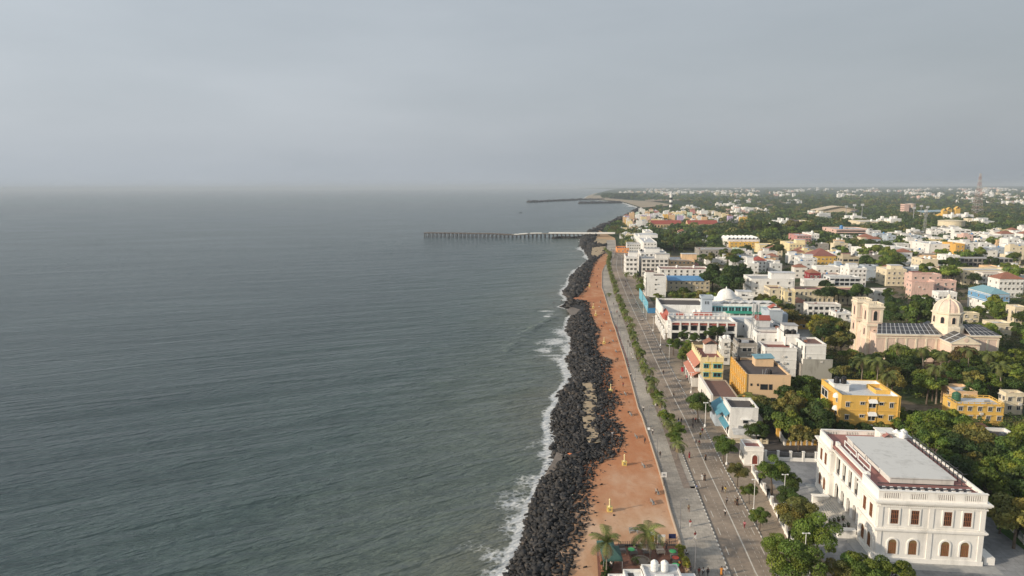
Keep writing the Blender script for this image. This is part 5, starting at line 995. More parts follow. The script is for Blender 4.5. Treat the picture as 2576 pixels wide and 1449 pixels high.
def hangar():
    x, y, _ = gp(*D2(1490, 680)); R = thing('sports_hall', 'wide cream sports hall with low arched roof and dark glazed end', 'hall', (x, y, GZ), -GA); w, d, h = 84., 48., 9.; m = MB(); m.box(0, 0, -.5, w, d, h); m.build('wall', wall('cream'), R); m = MB(); n = 12
    for i in range(n):
        a, b_ = i/n, (i+1)/n; za, zb = h+4+10*(1-abs(2*a-1.1)/1.1), h+4+10*(1-abs(2*b_-1.1)/1.1); m.slab([(w*a*1.04-3, -4, za-1), (w*b_*1.04-3, -4, zb-1), (w*b_*1.04-3, d+4, zb-1), (w*a*1.04-3, d+4, za-1)], .9); m.box(w*a+.01, .5, h-.1, w*b_-.01, 1.5, min(za, zb)-1)
    m.build('arched_roof', stucco('hall_roof', (.62, .52, .40), .2), R); m = MB(); m.box(52, -12, -.5, 72, -.003, 9); m.build('entrance_block', wall('cream'), R); m = MB(); m.box(72.01, -6, -.5, 88, -.01, 12); m.build('glazed_end', plain('dark_glazing', (.06, .075, .10), .3), R)
    for i in range(6): link('window', WIND, R, (5+7.2*i, 0, 4.5), 0, (4.5, 1, 2.4))
hangar()
def flood(px, py, top, lab):
    x, y, _ = gp(px, py); hh = 10.
    while pj(x, y, GZ+hh)[1] > top and hh < 70: hh += 1
    R = thing('floodlight_mast', lab, 'floodlight', (x, y, GZ), 0, 'floodlight masts around the stadium'); m = MB(); m.lathe([(.9, -.5), (.4, hh)], 8); m.build('pole', METAL, R); m = MB(); m.box(-3, -.4, hh-3, 3, .4, hh+1); m.build('lamp_bank', wall('palegrey'), R)
for i, (a, b_, c) in enumerate([(*D2(2015, 770), 515), (*D2(2135, 760), 514), (*D2(1895, 740), 519), (*D3(740, 790), 522), (*D3(850, 740), 518), (*D3(945, 770), 520)]):
    flood(a, b_, c, 'thin floodlight mast '+['right of the arched sports hall', 'beside the long pale barracks', 'in front of the dark glazed end', 'at the foot of the pinkish water tower', 'between the pinkish water tower and the grandstand', 'beside the blue grandstand roof'][i])
def cellmast(px, py, lab, hh):
    x, y, _ = gp(px, py); R = thing('antenna_mast', lab, 'antenna mast', (x, y, GZ)); m = MB(); s_ = 1.5
    for a in (-1, 1):
        for b_ in (-1, 1): m.tube([(a*s_, b_*s_, 0), (a*.8, b_*.8, hh)], .16, 4)
    for i in range(8): z = hh*i/8; w0 = s_-(s_-.8)*i/8; m.tube([(-w0, -w0, z), (w0, -w0, z+hh/8)], .1, 4); m.tube([(-w0, -w0, z), (-w0, w0, z+hh/8)], .1, 4)
    m.build('lattice', METAL, R); m = MB()
    for i in range(6): a = i*1.05; m.box(1.4*math.cos(a)-.3, 1.4*math.sin(a)-.3, hh-3, 1.4*math.cos(a)+.3, 1.4*math.sin(a)+.3, hh+.5)
    m.build('antenna_panels', wall('palegrey'), R)
cellmast(*D3(900, 1030), 'grey antenna mast with white panels in the right-hand town', 38); cellmast(*C5(1700, 1300), 'cluttered pale antenna mast beside the hotel stair tower', 19); cellmast(*D2(295, 720), 'slim antenna mast among the pink village houses', 24)
def grand():
    x, y, _ = gp(*D3(880, 735)); R = thing('grandstand', 'grandstand with pale blue roof and yellow gabled towers', 'grandstand', (x, y, GZ), -GA); m = MB(); m.slab([(0, 0, 14), (50, 0, 16), (50, 28, 18), (0, 28, 16)], 1); m.build('roof', plain('stand_blue', (.30, .41, .47)), R); m = MB()
    for i in range(5): m.box(3+10*i, 3, -.5, 4.4+10*i, 4.4, 14.3)
    m.box(5, 10, -.5, 50, 27, 8); m.build('stand', wall('cream'), R); m = MB()
    for u, v, hh in ((34, -10, 18), (50, 5, 20), (66, 5, 22)): m.box(u, v, -.5, u+9, v+9, hh); m.gable(u, v, u+9, v+9, hh-.2, hh+4, 'y')
    for u, v in ((20, -10), (42, -18)): m.slab([(u, v, 3), (u+14, v, 3), (u+14, v+10, 12), (u, v+10, 7)], 1)
    m.build('gabled_tower', wall('yellow'), R)
grand()
def sheds():
    for x0, x1, lab in ((970, 1440, 'long red-roofed warehouse with cream gable near the pier'), (1525, 1990, 'long red-roofed warehouse right of the cream gable')):
        ax, ay, _ = gp(*D1(x0, 872)); bx, by, _ = gp(*D1(x1, 872)); w = bx-ax; FOOTP.append((ax, ay, w, 22)); R = thing('warehouse', lab, 'warehouse', (ax, ay, GZ), -GA*.2); m = MB(); m.box(0, 0, -.5, w, 20, 7); 
        for x in (0, w-.8): m.quad([(x, 0, 7), (x, 20, 7), (x, 10, 13.5)]); m.quad([(x+.8, 0, 7), (x+.8, 10, 13.5), (x+.8, 20, 7)])
        m.build('wall', wall('peach'), R); m = MB(); m.gable(.8, 0, w-.8, 20, 7, 13, 'x', 0, .3, .3); m.build('roof', roofm('red'), R)
        for i in range(10): link('window', WIND, R, (w*(i+.5)/10, 0, 2), 0, (2.2, 1, 3))
sheds()
# ------------------------------------------------------------------ old pier
def pier():
    a = np.array(gp(1066, 597, 0)[:2]); b_ = np.array(gp(1545, 600.5, 0)[:2]); L_ = np.linalg.norm(b_-a); ang = math.atan2(b_[1]-a[1], b_[0]-a[0]); R = thing('pier', 'long old pier on piles, its seaward deck broken and sagging, white railings ashore', 'pier', (a[0], a[1], 0), ang); w = 11.; zd = 6.8
    def sag(x): t = x/L_; return zd-1.6*math.exp(-((t-.46)/.07)**2)-.5*math.exp(-((t-.3)/.12)**2)-.7*math.exp(-((t-.52)/.04)**2)
    m = MB(); xs = np.arange(0, L_*.47, 5)
    for i in range(len(xs)-1): x0, x1 = xs[i], xs[i+1]; m.slab([(x0, 0, sag(x0)-.8), (x1-.1, 0, sag(x1)-.8), (x1-.1, w, sag(x1)-.8), (x0, w, sag(x0)-.8)], .8+rng.uniform(-.05, .1))
    m.build('broken_deck', stucco('pier_deck', (.15, .12, .10), .6), R); m = MB(); xs = np.arange(L_*.47, L_+3, 5)
    for i in range(len(xs)-1): x0, x1 = xs[i], xs[i+1]; m.slab([(x0, 0, sag(x0)-.8), (x1-.05, 0, sag(x1)-.8), (x1-.05, w, sag(x1)-.8), (x0, w, sag(x0)-.8)], .8)
    m.build('deck', stucco('pier_concrete', (.24, .22, .19), .5), R); pm = MB(); pm.lathe([(.55, -4), (.55, 1)], 8); PL = pm.mesh('pile', plain('pile_concrete', (.06, .055, .05))); n = 44
    for i in range(n):
        x = .8+(L_*.92)*i/(n-1)
        for y in (1, w-1): o = link('pile', PL, R, (x, y, sag(x)-1.8)); o.scale = (1, 1, 1.4)
    m = MB()
    for x0 in np.arange(0, L_*.9, L_*.46/21): m.box(x0+.5, .6, sag(x0)-1.75, x0+1.1, w-.6, sag(x0)-.86)
    for x0 in np.arange(0, L_*.44, 5): m.tube([(x0, .7, 1.0), (x0+5, .7, sag(x0)-1)], .16, 4); m.tube([(x0, .7, .9), (x0+5.5, .7, .9)], .22, 4)
    m.build('cross_beam', plain('pile_concrete', (.06, .055, .05)), R); m = MB()
    for x0, x1, dz in ((.485, .51, -.3), (.51, .555, .1), (.57, .60, 0), (.6, .63, .0)): a0, a1 = L_*x0, L_*x1; m.slab([(a0, -.2, sag(a0)+dz), (a1, -.2, sag(a1)+dz), (a1, .15, sag(a1)+dz), (a0, .15, sag(a0)+dz)], 1.2)
    x = L_*.665
    while x < L_: m.box(x, -.25, sag(x)-.1, min(x+7.6, L_), .15, sag(x)+1.25); m.box(x, w-.15, sag(x)-.1, min(x+7.6, L_), w+.25, sag(x)+1.25); x += 7.8
    m.box(L_*.92, -.6, zd+.1, L_+1, -.27, zd+2.4); m.build('parapet', WHITEP, R); m = MB()
    for x0 in np.arange(L_*.72, L_, 13): m.lathe([(.14, 0), (.1, 4.2)], 5, (x0, .6, sag(x0)))
    m.build('lamp_posts', METAL, R)
pier()
x, y, _ = gp(1310, 535.5, 0); bt = thing('fishing_boat', 'tiny dark fishing boat far out on the bay', 'boat', (x, y, 0), .3); m = MB(); pts = []
for i in range(9): t = i/8; pts.append((t*9-4.5, .25+1.1*math.sin(math.pi*min(t+.1, 1))**.6, .9+.9*(2*t-1)**2))
for s_ in (-1, 1):
    for i in range(8): p, q = pts[i], pts[i+1]; m.quad([(p[0], s_*p[1], p[2]), (q[0], s_*q[1], q[2]), (q[0], s_*q[1]*.4, -.2), (p[0], s_*p[1]*.4, -.2)][::s_])
for i in range(8): p, q = pts[i], pts[i+1]; m.quad([(p[0], -p[1]*.9, .5), (q[0], -q[1]*.9, .5), (q[0], q[1]*.9, .5), (p[0], p[1]*.9, .5)])
m.build('hull', plain('boat_paint', (.05, .05, .07)), bt); m = MB(); m.box(-2.5, -.5, .5, -1, .5, 2.0); m.build('cabin', wall('offwhite'), bt)
# ------------------------------------------------------------------ foliage
m, t, b = nodes('leaves'); oi = add(t, 'ShaderNodeObjectInfo'); at = add(t, 'ShaderNodeAttribute', attribute_name='tint')
c = mixc(t, 1, oi.outputs['Color'], at.outputs['Color'], 'MULTIPLY'); t.links.new(c, b.inputs['Base Color']); b.inputs['Roughness'].default_value = .55; b.inputs['Specular IOR Level'].default_value = .25
tr = add(t, 'ShaderNodeBsdfTranslucent'); t.links.new(c, tr.inputs['Color']); ms = add(t, 'ShaderNodeMixShader'); ms.inputs[0].default_value = .28
t.links.new(b.outputs[0], ms.inputs[1]); t.links.new(tr.outputs[0], ms.inputs[2]); t.links.new(ms.outputs[0], t.nodes['Material Output'].inputs[0]); LEAF = m
BARK = plain('bark', (.11, .085, .065), .9, .25, 3); PALMB = plain('palm_bark', (.24, .20, .16), .9, .2, 4)
def cards(C, Nn, sz, r):
    """leaf-clump quads at centres C with normals near Nn"""
    n = len(C); A = r.normal(size=(n, 3)); Nn = Nn+.55*r.normal(size=(n, 3)); Nn /= np.linalg.norm(Nn, axis=1)[:, None]
    T1 = np.cross(Nn, A); T1 /= np.linalg.norm(T1, axis=1)[:, None]+1e-9; T2 = np.cross(Nn, T1); s = (sz*r.uniform(.6, 1.35, n))[:, None]; q = r.uniform(.45, .95, n)[:, None]
    V = np.stack([C-T1*s, C-T2*s*q+Nn*s*.25, C+T1*s, C+T2*s*q+Nn*s*.25], 1).reshape(-1, 3); return V, np.arange(4*n).reshape(n, 4)
def crown(name, seed, n, sz, flat=.62, lobes=13, spread=.62, lr=(.28, .46), gap=.0):
    r = np.random.RandomState(seed); cs = []
    while len(cs) < lobes:
        p = r.uniform(-1, 1, 3)
        if np.linalg.norm(p) < 1 and p[2] > -.55: cs.append(p*(spread, spread, spread*flat))
    cs = np.array(cs); R_ = r.uniform(*lr, lobes); w = R_**2/np.sum(R_**2); k = r.choice(lobes, n, p=w); d = r.normal(size=(n, 3)); d[:, 2] = np.abs(d[:, 2])*1.0-.35; d /= np.linalg.norm(d, axis=1)[:, None]
    rad = R_[k]*np.where(r.rand(n) < .8, r.uniform(.78, 1.06, n), r.uniform(.3, .8, n)); C = cs[k]+d*rad[:, None]*(1, 1, .75)
    ins = np.zeros(n, bool)
    for j in range(lobes): ins |= (np.linalg.norm((C-cs[j])/(1, 1, .75), axis=1) < R_[j]*.68) & (k != j)
    keep = ~ins | (r.rand(n) < .25); C, d, k = C[keep], d[keep], k[keep]
    V, F = cards(C, d, sz, r); lt = r.uniform(.68, 1.35, lobes)[k]*r.uniform(.82, 1.18, len(C)); hue = r.uniform(.88, 1.14, lobes)[k]*r.uniform(.92, 1.08, len(C))
    col = np.stack([lt*hue, lt, lt*(2-hue)*.9, np.ones_like(lt)], 1); return npmesh(name, V, F, LEAF, attrs={'tint': ('FLOAT_COLOR', np.repeat(col, 4, 0))})
CR = {'round': [crown('crown', 10+i, 3400, .062, .8, 15, .70, (.18, .42)) for i in range(4)], 'broad': [crown('crown', 30+i, 4200, .05, .45, 20, .76, (.15, .36)) for i in range(4)], 'loose': [crown('crown', 50+i, 2100, .066, .85, 16, .72, (.16, .34)) for i in range(3)],
      'fine': [crown('crown', 70+i, 9000, .036, .82, 22, .74, (.16, .38)) for i in range(4)], 'tall': [crown('crown', 90+i, 3000, .06, 1.35, 12, .60, (.26, .42)) for i in range(2)]}
def trunk_mesh(seed, hh):
    r = random.Random(seed); m = MB(); lean = (r.uniform(-.12, .12), r.uniform(-.12, .12)); top = (lean[0]*1.2, lean[1]*1.2, hh); m.tube([(0, 0, -.15), (lean[0]*.5, lean[1]*.5, hh*.5), top], [.085, .065, .05], 7)
    for i in range(5): a = i*1.26+r.random(); e = (top[0]+.45*math.cos(a), top[1]+.45*math.sin(a), hh+r.uniform(.18, .5)); m.tube([top, ((top[0]+e[0])/2, (top[1]+e[1])/2, hh+.1), e], [.04, .028, .012], 5)
    return m.mesh('trunk', BARK)
TRK = [trunk_mesh(i, .55) for i in range(4)]
NTREE = [0]; TREEP = []
TC0 = {'dark green': (.045, .075, .022), 'mid green': (.075, .115, .028), 'light green': (.105, .15, .036), 'olive': (.105, .11, .042), 'yellow-green': (.17, .18, .04), 'reddish-brown': (.078, .062, .036), 'deep green': (.032, .058, .022), 'bluish green': (.05, .085, .045)}
TC = {k: (v[0]*1.68, v[1]*1.56, v[2]*1.25) for k, v in TC0.items()}
def tree(x, y, R, kind, col, label, group=None, z=GZ, hc=None):
    cat = 'shrub' if R < 1.6 else 'tree'; R *= 1.14; o = thing('shrub' if R < 1.6 else 'tree', label, cat, (x, y, z), rng.uniform(0, 6.28), group); c = TC[col]; j = rng.uniform(.85, 1.18)
    hc = hc or (R*1.05+1.0); k = link('crown', rng.choice(CR[kind]), o, (0, 0, hc)); k.scale = (R, R*rng.uniform(.9, 1.1), R*rng.uniform(.9, 1.1)); k.color = (c[0]*j*rng.uniform(.93, 1.08), c[1]*j, c[2]*j, 1)
    tk = link('trunk', rng.choice(TRK), o, (0, 0, 0)); tk.scale = (R*.7 if R > 2 else R, R*.7 if R > 2 else R, hc/.75); NTREE[0] += 1; TREEP.append((x, y, R)); return o
def tree_px(x, y, rp, kind, col, label, group=None):
    R = 3.
    for _ in range(6):
        hc = R*1.05+1.0; X, Y, Z = gp(x, y, GZ+hc); R = .88*rp/FOC*math.sqrt(X*X+Y*Y+(HC-Z)**2)
    return tree(X, Y, R, kind, col, label, group)
for a in [(2007, 1425, 62, 'fine', 'mid green', 'large bushy green tree at the bottom corner of the compound fence'), (2056, 1350, 58, 'fine', 'mid green', 'large rounded green tree beside the hall steps'),
          (2010, 1298, 47, 'fine', 'olive', 'yellowish leafy tree at the compound fence beside the lower hall steps'), (1958, 1376, 36, 'fine', 'mid green', 'leafy tree between the striped kerb and the compound fence'),
          (1912, 1302, 26, 'fine', 'mid green', 'small green tree on the footpath next to the striped kerb'), (1988, 1258, 38, 'fine', 'dark green', 'dark green tree before the far end of the hall steps'),
          (1886, 1238, 22, 'fine', 'mid green', 'small green tree on the footpath by the compound fence'), (1945, 1192, 46, 'fine', 'mid green', 'big green tree inside the fence corner beside the gate house'),
          (1856, 1190, 27, 'fine', 'olive', 'olive-green street tree in front of the gate house'), (1822, 1128, 33, 'fine', 'mid green', 'round green street tree beside the canopied white house'),
          (1906, 1088, 32, 'fine', 'dark green', 'dark green tree against the porch of the canopied white house'), (1758, 1020, 36, 'fine', 'dark green', 'dense dark green street tree before the brown flat-roofed store'),
          (1707, 1083, 21, 'fine', 'mid green', 'lone low green tree at the near end of the palm median'), (1682, 1053, 19, 'fine', 'mid green', 'second low green tree at the near end of the palm median'),
          (2160, 1440, 48, 'fine', 'mid green', 'green hedge-like tree in front of the hall facade'), (2245, 1445, 46, 'fine', 'mid green', 'green tree at the bottom edge below the hall facade'), (2110, 1446, 40, 'fine', 'olive', 'olive tree at the bottom edge below the hall corner'),
          (1992, 1215, 26, 'fine', 'dark green', 'dark tree beside the lamp post in the hall forecourt'), (1960, 1438, 24, 'fine', 'light green', 'light green bush beside the road at the bottom edge')]: tree_px(*a)
def zone(poly, n, rad, kinds, cols, where, z=9., mind=.5, tries=60):
    xs = [p[0] for p in poly]; ys = [p[1] for p in poly]; c = 0
    for _ in range(n*tries):
        if c >= n: break
        x, y = rng.uniform(min(xs), max(xs)), rng.uniform(min(ys), max(ys))
        if not inpoly(x, y, poly): continue
        X, Y, _z = gp(x, y, z); R = rng.uniform(*rad)*1.08
        if occupied(X, Y, R*.3) or any((X-a)**2+(Y-b_)**2 < ((R+r_)*mind)**2 for a, b_, r_ in TREEP): continue
        k = rng.choice(kinds); co_ = rng.choice(cols); sh = {'round': 'rounded', 'broad': 'spreading', 'loose': 'loose-crowned', 'tall': 'tall', 'fine': 'bushy'}[k]
        tree(X, Y, R, k, co_, f'{sh} {co_} tree {where}'); c += 1
G3 = ['dark green', 'mid green', 'mid green', 'olive', 'deep green']
zone([(1905,985),(1990,960),(2066,965),(2072,1060),(2110,1080),(2046,1092),(1965,1080),(1915,1040)], 24, (2.8, 4.6), ['round', 'broad', 'loose'], G3, 'between the peach block and the yellow apartments')
zone([(2065,1060),(2290,1030),(2330,1080),(2290,1095),(2060,1082)], 14, (1.8, 2.7), ['round', 'broad'], G3+['light green'], 'at the foot of the yellow apartments', 5.5)
zone([(2290,1055),(2400,1055),(2576,1085),(2640,1250),(2576,1330),(2480,1240),(2300,1090)], 34, (2.8, 5.0), ['round', 'broad', 'loose', 'round'], G3+['light green'], 'in the grove behind the white hall')
zone([(2110,880),(2230,885),(2470,905),(2600,870),(2600,1000),(2400,965),(2290,975),(2110,935)], 34, (3.0, 5.0), ['round', 'broad', 'loose'], G3+['light green', 'reddish-brown'], 'in the church garden')
zone([(2235,868),(2400,890),(2485,892),(2485,908),(2235,900)], 9, (2.6, 3.6), ['round', 'loose'], G3, 'along the church nave wall', 7)
zone([(2030,790),(2135,795),(2140,870),(2105,880),(2050,840)], 11, (3.2, 5.2), ['round', 'broad'], G3+['yellow-green', 'olive'], 'beside the near church tower')
zone([(2225,735),(2345,775),(2340,825),(2235,815)], 9, (4, 6.5), ['broad', 'round'], ['dark green', 'deep green', 'mid green'], 'between the church towers and dome')
zone([(2425,770),(2600,775),(2600,870),(2480,860)], 11, (3.4, 5.5), ['round', 'broad'], ['light green', 'mid green', 'dark green'], 'right of the church dome')
zone([(1785,700),(1885,695),(1885,738),(1790,742)], 5, (6, 8.5), ['broad', 'round'], ['dark green', 'deep green'], 'right of the blue metal roof')
zone([(1620,738),(1780,738),(1850,742),(1850,758),(1640,760)], 12, (2.8, 4.4), ['round', 'loose'], ['light green', 'mid green', 'olive'], 'in front of the blue-roofed beige block')
zone([(1905,752),(1985,770),(2000,810),(1930,800)], 8, (3.5, 5.2), ['broad', 'round'], ['dark green', 'olive', 'mid green'], 'right of the hotel terrace')
zone([(1690,858),(1760,862),(1740,885),(1715,890)], 6, (1.8, 3.0), ['round', 'fine'], ['mid green', 'light green'], 'between the hotel and the yellow restaurant')
zone([(1700,840),(1835,838),(1835,852),(1700,855)], 4, (2.2, 3.2), ['fine'], ['dark green'], 'before the hotel colonnade', 6)
zone([(2060,725),(2150,730),(2190,742),(2070,748)], 6, (4.5, 6.5), ['broad'], ['dark green', 'deep green'], 'in front of the long cream arcade')
zone([(1760,610),(1860,625),(1850,665),(1760,650)], 7, (4.5, 7), ['broad', 'round'], ['dark green', 'mid green', 'olive'], 'among the houses behind the yellow stepped hotel')
zone([(1680,590),(1790,588),(1830,615),(1690,620)], 9, (6, 9), ['broad', 'round'], ['dark green', 'deep green', 'mid green'], 'in the dark belt behind the white flats')
zone([(1840,575),(2060,570),(2060,592),(1850,598)], 12, (7, 12), ['broad', 'round'], ['dark green', 'deep green', 'mid green', 'olive'], 'in the park behind the yellow mansion')
zone([(1600,735),(1640,700),(1636,735)], 4, (2.4, 3.6), ['round'], ['dark green', 'mid green'], 'on the street before the white four-storey block', 6)
zone([(1860,640),(2000,640),(2250,690),(2576,720),(2576,610),(2100,605),(1880,605)], 46, (4.5, 7.5), ['broad', 'round'], ['dark green', 'mid green', 'deep green', 'light green'], 'among the town houses')
print('trees', NTREE)
# ------------------------------------------------------------------ palms
def palm_crown(seed, nf=17, L_=2.9, dead=3, upright=.05, droop=.85):
    r = np.random.RandomState(seed); V = []; F = []; T = []
    for i in range(nf+dead):
        a = i*2.4+r.uniform(-.2, .2); isd = i >= nf; e0 = r.uniform(-.15, 1.25)+upright if not isd else r.uniform(-1.1, -.7); ln = L_*r.uniform(.8, 1.1)*(1 if not isd else .8); p = np.zeros(3); pts = [p.copy()]; el_ = e0; nseg = 9
        for s in range(nseg):
            el_ -= ((.2 if not isd else .1)+.025*s)*droop; p = p+ln/nseg*np.array((math.cos(a)*math.cos(el_), math.sin(a)*math.cos(el_), math.sin(el_))); pts.append(p.copy())
        base = np.array((.30, .24, .13)) if isd else np.array((.15, .175, .05))*r.uniform(.6, 1.2)*(1.35 if e0 > .8 else 1); sd_ = np.array((-math.sin(a), math.cos(a), 0))
        for s in range(1, nseg+1):
            d = pts[s]-pts[s-1]; dn = d/np.linalg.norm(d)
            for h_ in (0, .33, .66):
                q = pts[s-1]+d*h_; t_ = (s-1+h_)/nseg; w = ln*.21*math.sin(math.pi*min(1, .1+.9*t_))**.6+.04
                for sg in (-1, 1):
                    tip = q+sd_*sg*w*.85+dn*w*.65+np.array((0, 0, -.25*w)); wd_ = dn*.052*ln/2.6; k = len(V); V += [q-wd_*.5, q+wd_, tip+wd_*.35, tip-wd_*.35]; F.append((k, k+1, k+2, k+3)); cc = base*r.uniform(.75, 1.25); T += [(*cc, 1)]*4
    return npmesh('crown', V, F, LEAF, attrs={'tint': ('FLOAT_COLOR', T)})
PALM = [palm_crown(i) for i in range(4)]; PALMBIG = [palm_crown(20+i, 15, 2.5, 5, .22, .62) for i in range(2)]
def palm_trunk(seed):
    r = random.Random(seed); m = MB(); dx, dy = r.uniform(-.1, .1), r.uniform(-.1, .1); pts = [(dx*t*t, dy*t*t, t) for t in np.linspace(-.03, 1, 8)]; m.tube(pts, [.030, .024, .020, .018, .0165, .016, .0155, .017], 7); return m.mesh('trunk', PALMB), (dx, dy)
PT_ = [palm_trunk(i) for i in range(5)]
def palm(x, y, h, s, label, group=None, z=GZ, big=False):
    o = thing('palm_tree', label, 'palm tree', (x, y, z), rng.uniform(0, 6.28), group); tm, (dx, dy) = rng.choice(PT_); k = link('trunk', tm, o); k.scale = (h*.9, h*.9, h); c = link('crown', rng.choice(PALMBIG if big else PALM), o, (dx*h*.9, dy*h*.9, h)); c.scale = (s,)*3; c.color = (1, 1, 1, 1); TREEP.append((x, y, 1.5)); return o
x, y, _ = gp(*E4(325, 1450), 3.0); palm(x, y, 6.7, 1.65, 'coconut palm with hanging dead fronds beside the dark green gazebo', None, 3.0, True)
x, y, _ = gp(*E4(1320, 1200), 3.0); palm(x, y, 6.3, 1.7, 'coconut palm with pale trunk rising among the cafe tables', None, 3.0, True)
# the planted median: palms alternating with low broad-leaved trees
yy = 168.; i = 0
while yy < YE:
    xm = float(Xl(yy))-4.7-2.2
    if i % 3 == 1: tree(xm+rng.uniform(-.3, .3), yy, rng.uniform(1.5, 2.3), 'fine' if yy < 300 else 'round', rng.choice(['mid green', 'mid green', 'light green', 'dark green']), 'low broad-leaved tree in the planted median of the promenade')
    else: palm(xm+rng.uniform(-.4, .4), yy, rng.uniform(3.6, 5.4), rng.uniform(.9, 1.2), 'coconut palm in the planted median of the promenade')
    yy += rng.uniform(5.2, 7.4); i += 1
for px, py, h, s in [(P4(2110, 1310)[0], P4(2110, 1310)[1], 4.5, .9)]: x, y, _ = gp(px, py); palm(x, y, h, s, 'single coconut palm on the promenade paving beside the sea wall')
for cf, px, py, h in [(C4, 900, 500, 12), (C4, 1160, 310, 12), (C4, 1440, 345, 12), (C4, 1620, 400, 12), (C4, 1600, 540, 12), (C4, 1960, 350, 12), (C4, 2200, 390, 12), (C4, 2340, 540, 12), (C4, 1000, 620, 11), (C4, 720, 480, 11), (C3, 1330, 920, 6), (C5, 560, 690, 7), (C5, 270, 420, 8), (C5, 160, 400, 6), (D2, 95, 1075, 9), (C6, 230, 500, 8), (C5, 300, 470, 7)]:
    X, Y, Z = gp(*cf(px, py), GZ+h); palm(X, Y, h, rng.uniform(1.3, 1.6), 'coconut palm %s' % ('in the church garden' if cf is C4 else 'among the street-front buildings'))
for i in range(16):
    x, y = D1(rng.uniform(440, 600), rng.uniform(880, 1150)); X, Y, Z = gp(x, y, 9); 
    if not occupied(X, Y, 1): palm(X, Y, 7.5, 1.3, 'coconut palm in the grove at the pier head', 'palms of the pier head grove')
# ------------------------------------------------------------------ more town houses behind the surveyed ones
WCOL = ['white']*8+['offwhite']*4+['cream', 'cream', 'palegrey', 'palegrey', 'pink', 'peach', 'lemon', 'concrete', 'bluegrey']
VCOL = ['white', 'white', 'white', 'palegrey', 'pink', 'lemon', 'mint', 'cream', 'offwhite', 'peach', 'lilac', 'palegrey', 'rose', 'yellow']
NAMEC = {'palegrey': 'pale grey', 'bluegrey': 'blue-grey', 'offwhite': 'off-white', 'rose': 'deep pink', 'lemon': 'pale yellow', 'mint': 'mint green'}
HC_ = [0]
TSH = TANK
def autohouse(X, Y, cols, size, hts, where, win=True):
    w, d = rng.uniform(*size), rng.uniform(*size); h = rng.choice(hts)
    for u in (0, .5, 1):
        for v in (0, .5, 1):
            if occupied(*local(X, Y, u*w, v*d), 1.): return False
    if any((X+w/2-a)**2+(Y+d/2-b_)**2 < (r_*.6+min(w, d)*.4)**2 for a, b_, r_ in TREEP): return False
    wc = rng.choice(cols); f = rng.random(); tile = f < (.11 if win else .05); FOOTP.append((X, Y, w, d)); rc = rng.choice(['pale', 'pale', 'grey', 'brown', 'redbrown', 'sheet']) if not tile else 'tile'
    ft = []; st = 'single-storey' if h < 5 else ('two-storey' if h < 8 else ('three-storey' if h < 11.5 else 'four-storey'))
    R = thing('house', '', 'house', (X, Y, GZ), -GA+rng.uniform(-.06, .06)); shell(R, w, d, h, wall(wc), roofm(rc), .8, [h-.1] if h > 5 else ())
    if tile: k = MB(); k.hip(0, 0, w, d, h+.93, h+.93+min(w, d)*.28); k.build('tiled_roof', roofm('tile'), R); ft.append('red tiled roof')
    else:
        if rng.random() < .6: sw, sdp = w*rng.uniform(.25, .5), d*rng.uniform(.25, .5); stair(R, rng.uniform(.3, w-sw-.3), rng.uniform(.3, d-sdp-.3), sw, sdp, 2.8, h+.002, wall(wc if rng.random() < .7 else 'white'), roofm('pale')); ft.append('roof room')
        k = rng.choice('wwwkb-'); 
        if k != '-': tanks(R, [(w*rng.uniform(.15, .85), d*rng.uniform(.1, .5), k, rng.uniform(1, 1.5))], h+(.002)); ft.append({'w': 'white tank', 'k': 'black tank', 'b': 'blue tank'}[k])
        if not ft: ft.append({'pale': 'bare pale roof', 'grey': 'bare grey roof', 'brown': 'brown roof', 'redbrown': 'red-brown roof', 'sheet': 'sheet roof'}[rc])
    if win:
        ns = max(1, round(h/3.4)); nw = 2 if w < 13 else 3
        for s in range(ns):
            for i in range(nw): put_win(R, 'f', w*(i+.5)/nw, s*h/ns+.9, rng.choice([1.2, 1.8]), 1.4, WINP)
    R['label'] = f"{NAMEC.get(wc, wc)} {st} house with {' and '.join(ft)} {where}"; HC_[0] += 1; return True
def fill(poly, n, cols, size, hts, where, win=True):
    xs = [p[0] for p in poly]; ys = [p[1] for p in poly]; c = 0
    for _ in range(n*25):
        if c >= n: break
        x, y = rng.uniform(min(xs), max(xs)), rng.uniform(min(ys), max(ys))
        if inpoly(x, y, poly):
            X, Y, _z = gp(x, y); c += autohouse(X, Y, cols, size, hts, where, win)
fill([D1(480, 760), D1(800, 640), D1(1300, 660), D1(1900, 690), D1(2400, 720), D1(2400, 800), D1(1500, 800), D1(950, 830), D1(700, 900), D1(560, 880)], 98, VCOL, (8, 13), [4.5, 7.5, 7.5, 10.5, 13], 'in the fishing village', False)
fill([D3(-60, 1060), D3(700, 1040), D3(1300, 1000), D3(2420, 980), D3(2420, 1420), D3(1500, 1200), D3(700, 1180), D3(-60, 1200)], 62, WCOL, (9, 16), [7, 10, 10, 13], 'in the right-hand town')
fill([C6(-400, 120), C6(300, 60), C6(1000, 60), C6(1900, 100), C6(2576, 120), C6(2576, 560), C6(1900, 520), C6(900, 560), C6(200, 470), C6(-300, 430), C6(-700, 250)], 52, WCOL, (8, 15), [4.5, 7, 7, 10], 'in the middle town')
fill([D1(430, 900), D1(560, 870), D1(900, 890), D1(860, 1000), D1(700, 1010), D1(600, 1090), D1(470, 1100)], 12, VCOL[:10], (9, 16), [4.5, 7.5, 7.5], 'near the pier head', False)
fill([D1(1080, 960), D1(1850, 1000), D1(1850, 1090), D1(1150, 1080)], 8, WCOL, (10, 18), [4.5, 7, 7], 'behind the white flats')
fill([(1700, 612), (1860, 605), (2010, 620), (2010, 660), (1860, 690), (1760, 670)], 14, WCOL, (8, 15), [4.5, 7, 7], 'behind the sea-front hotels')
print('auto houses', HC_)
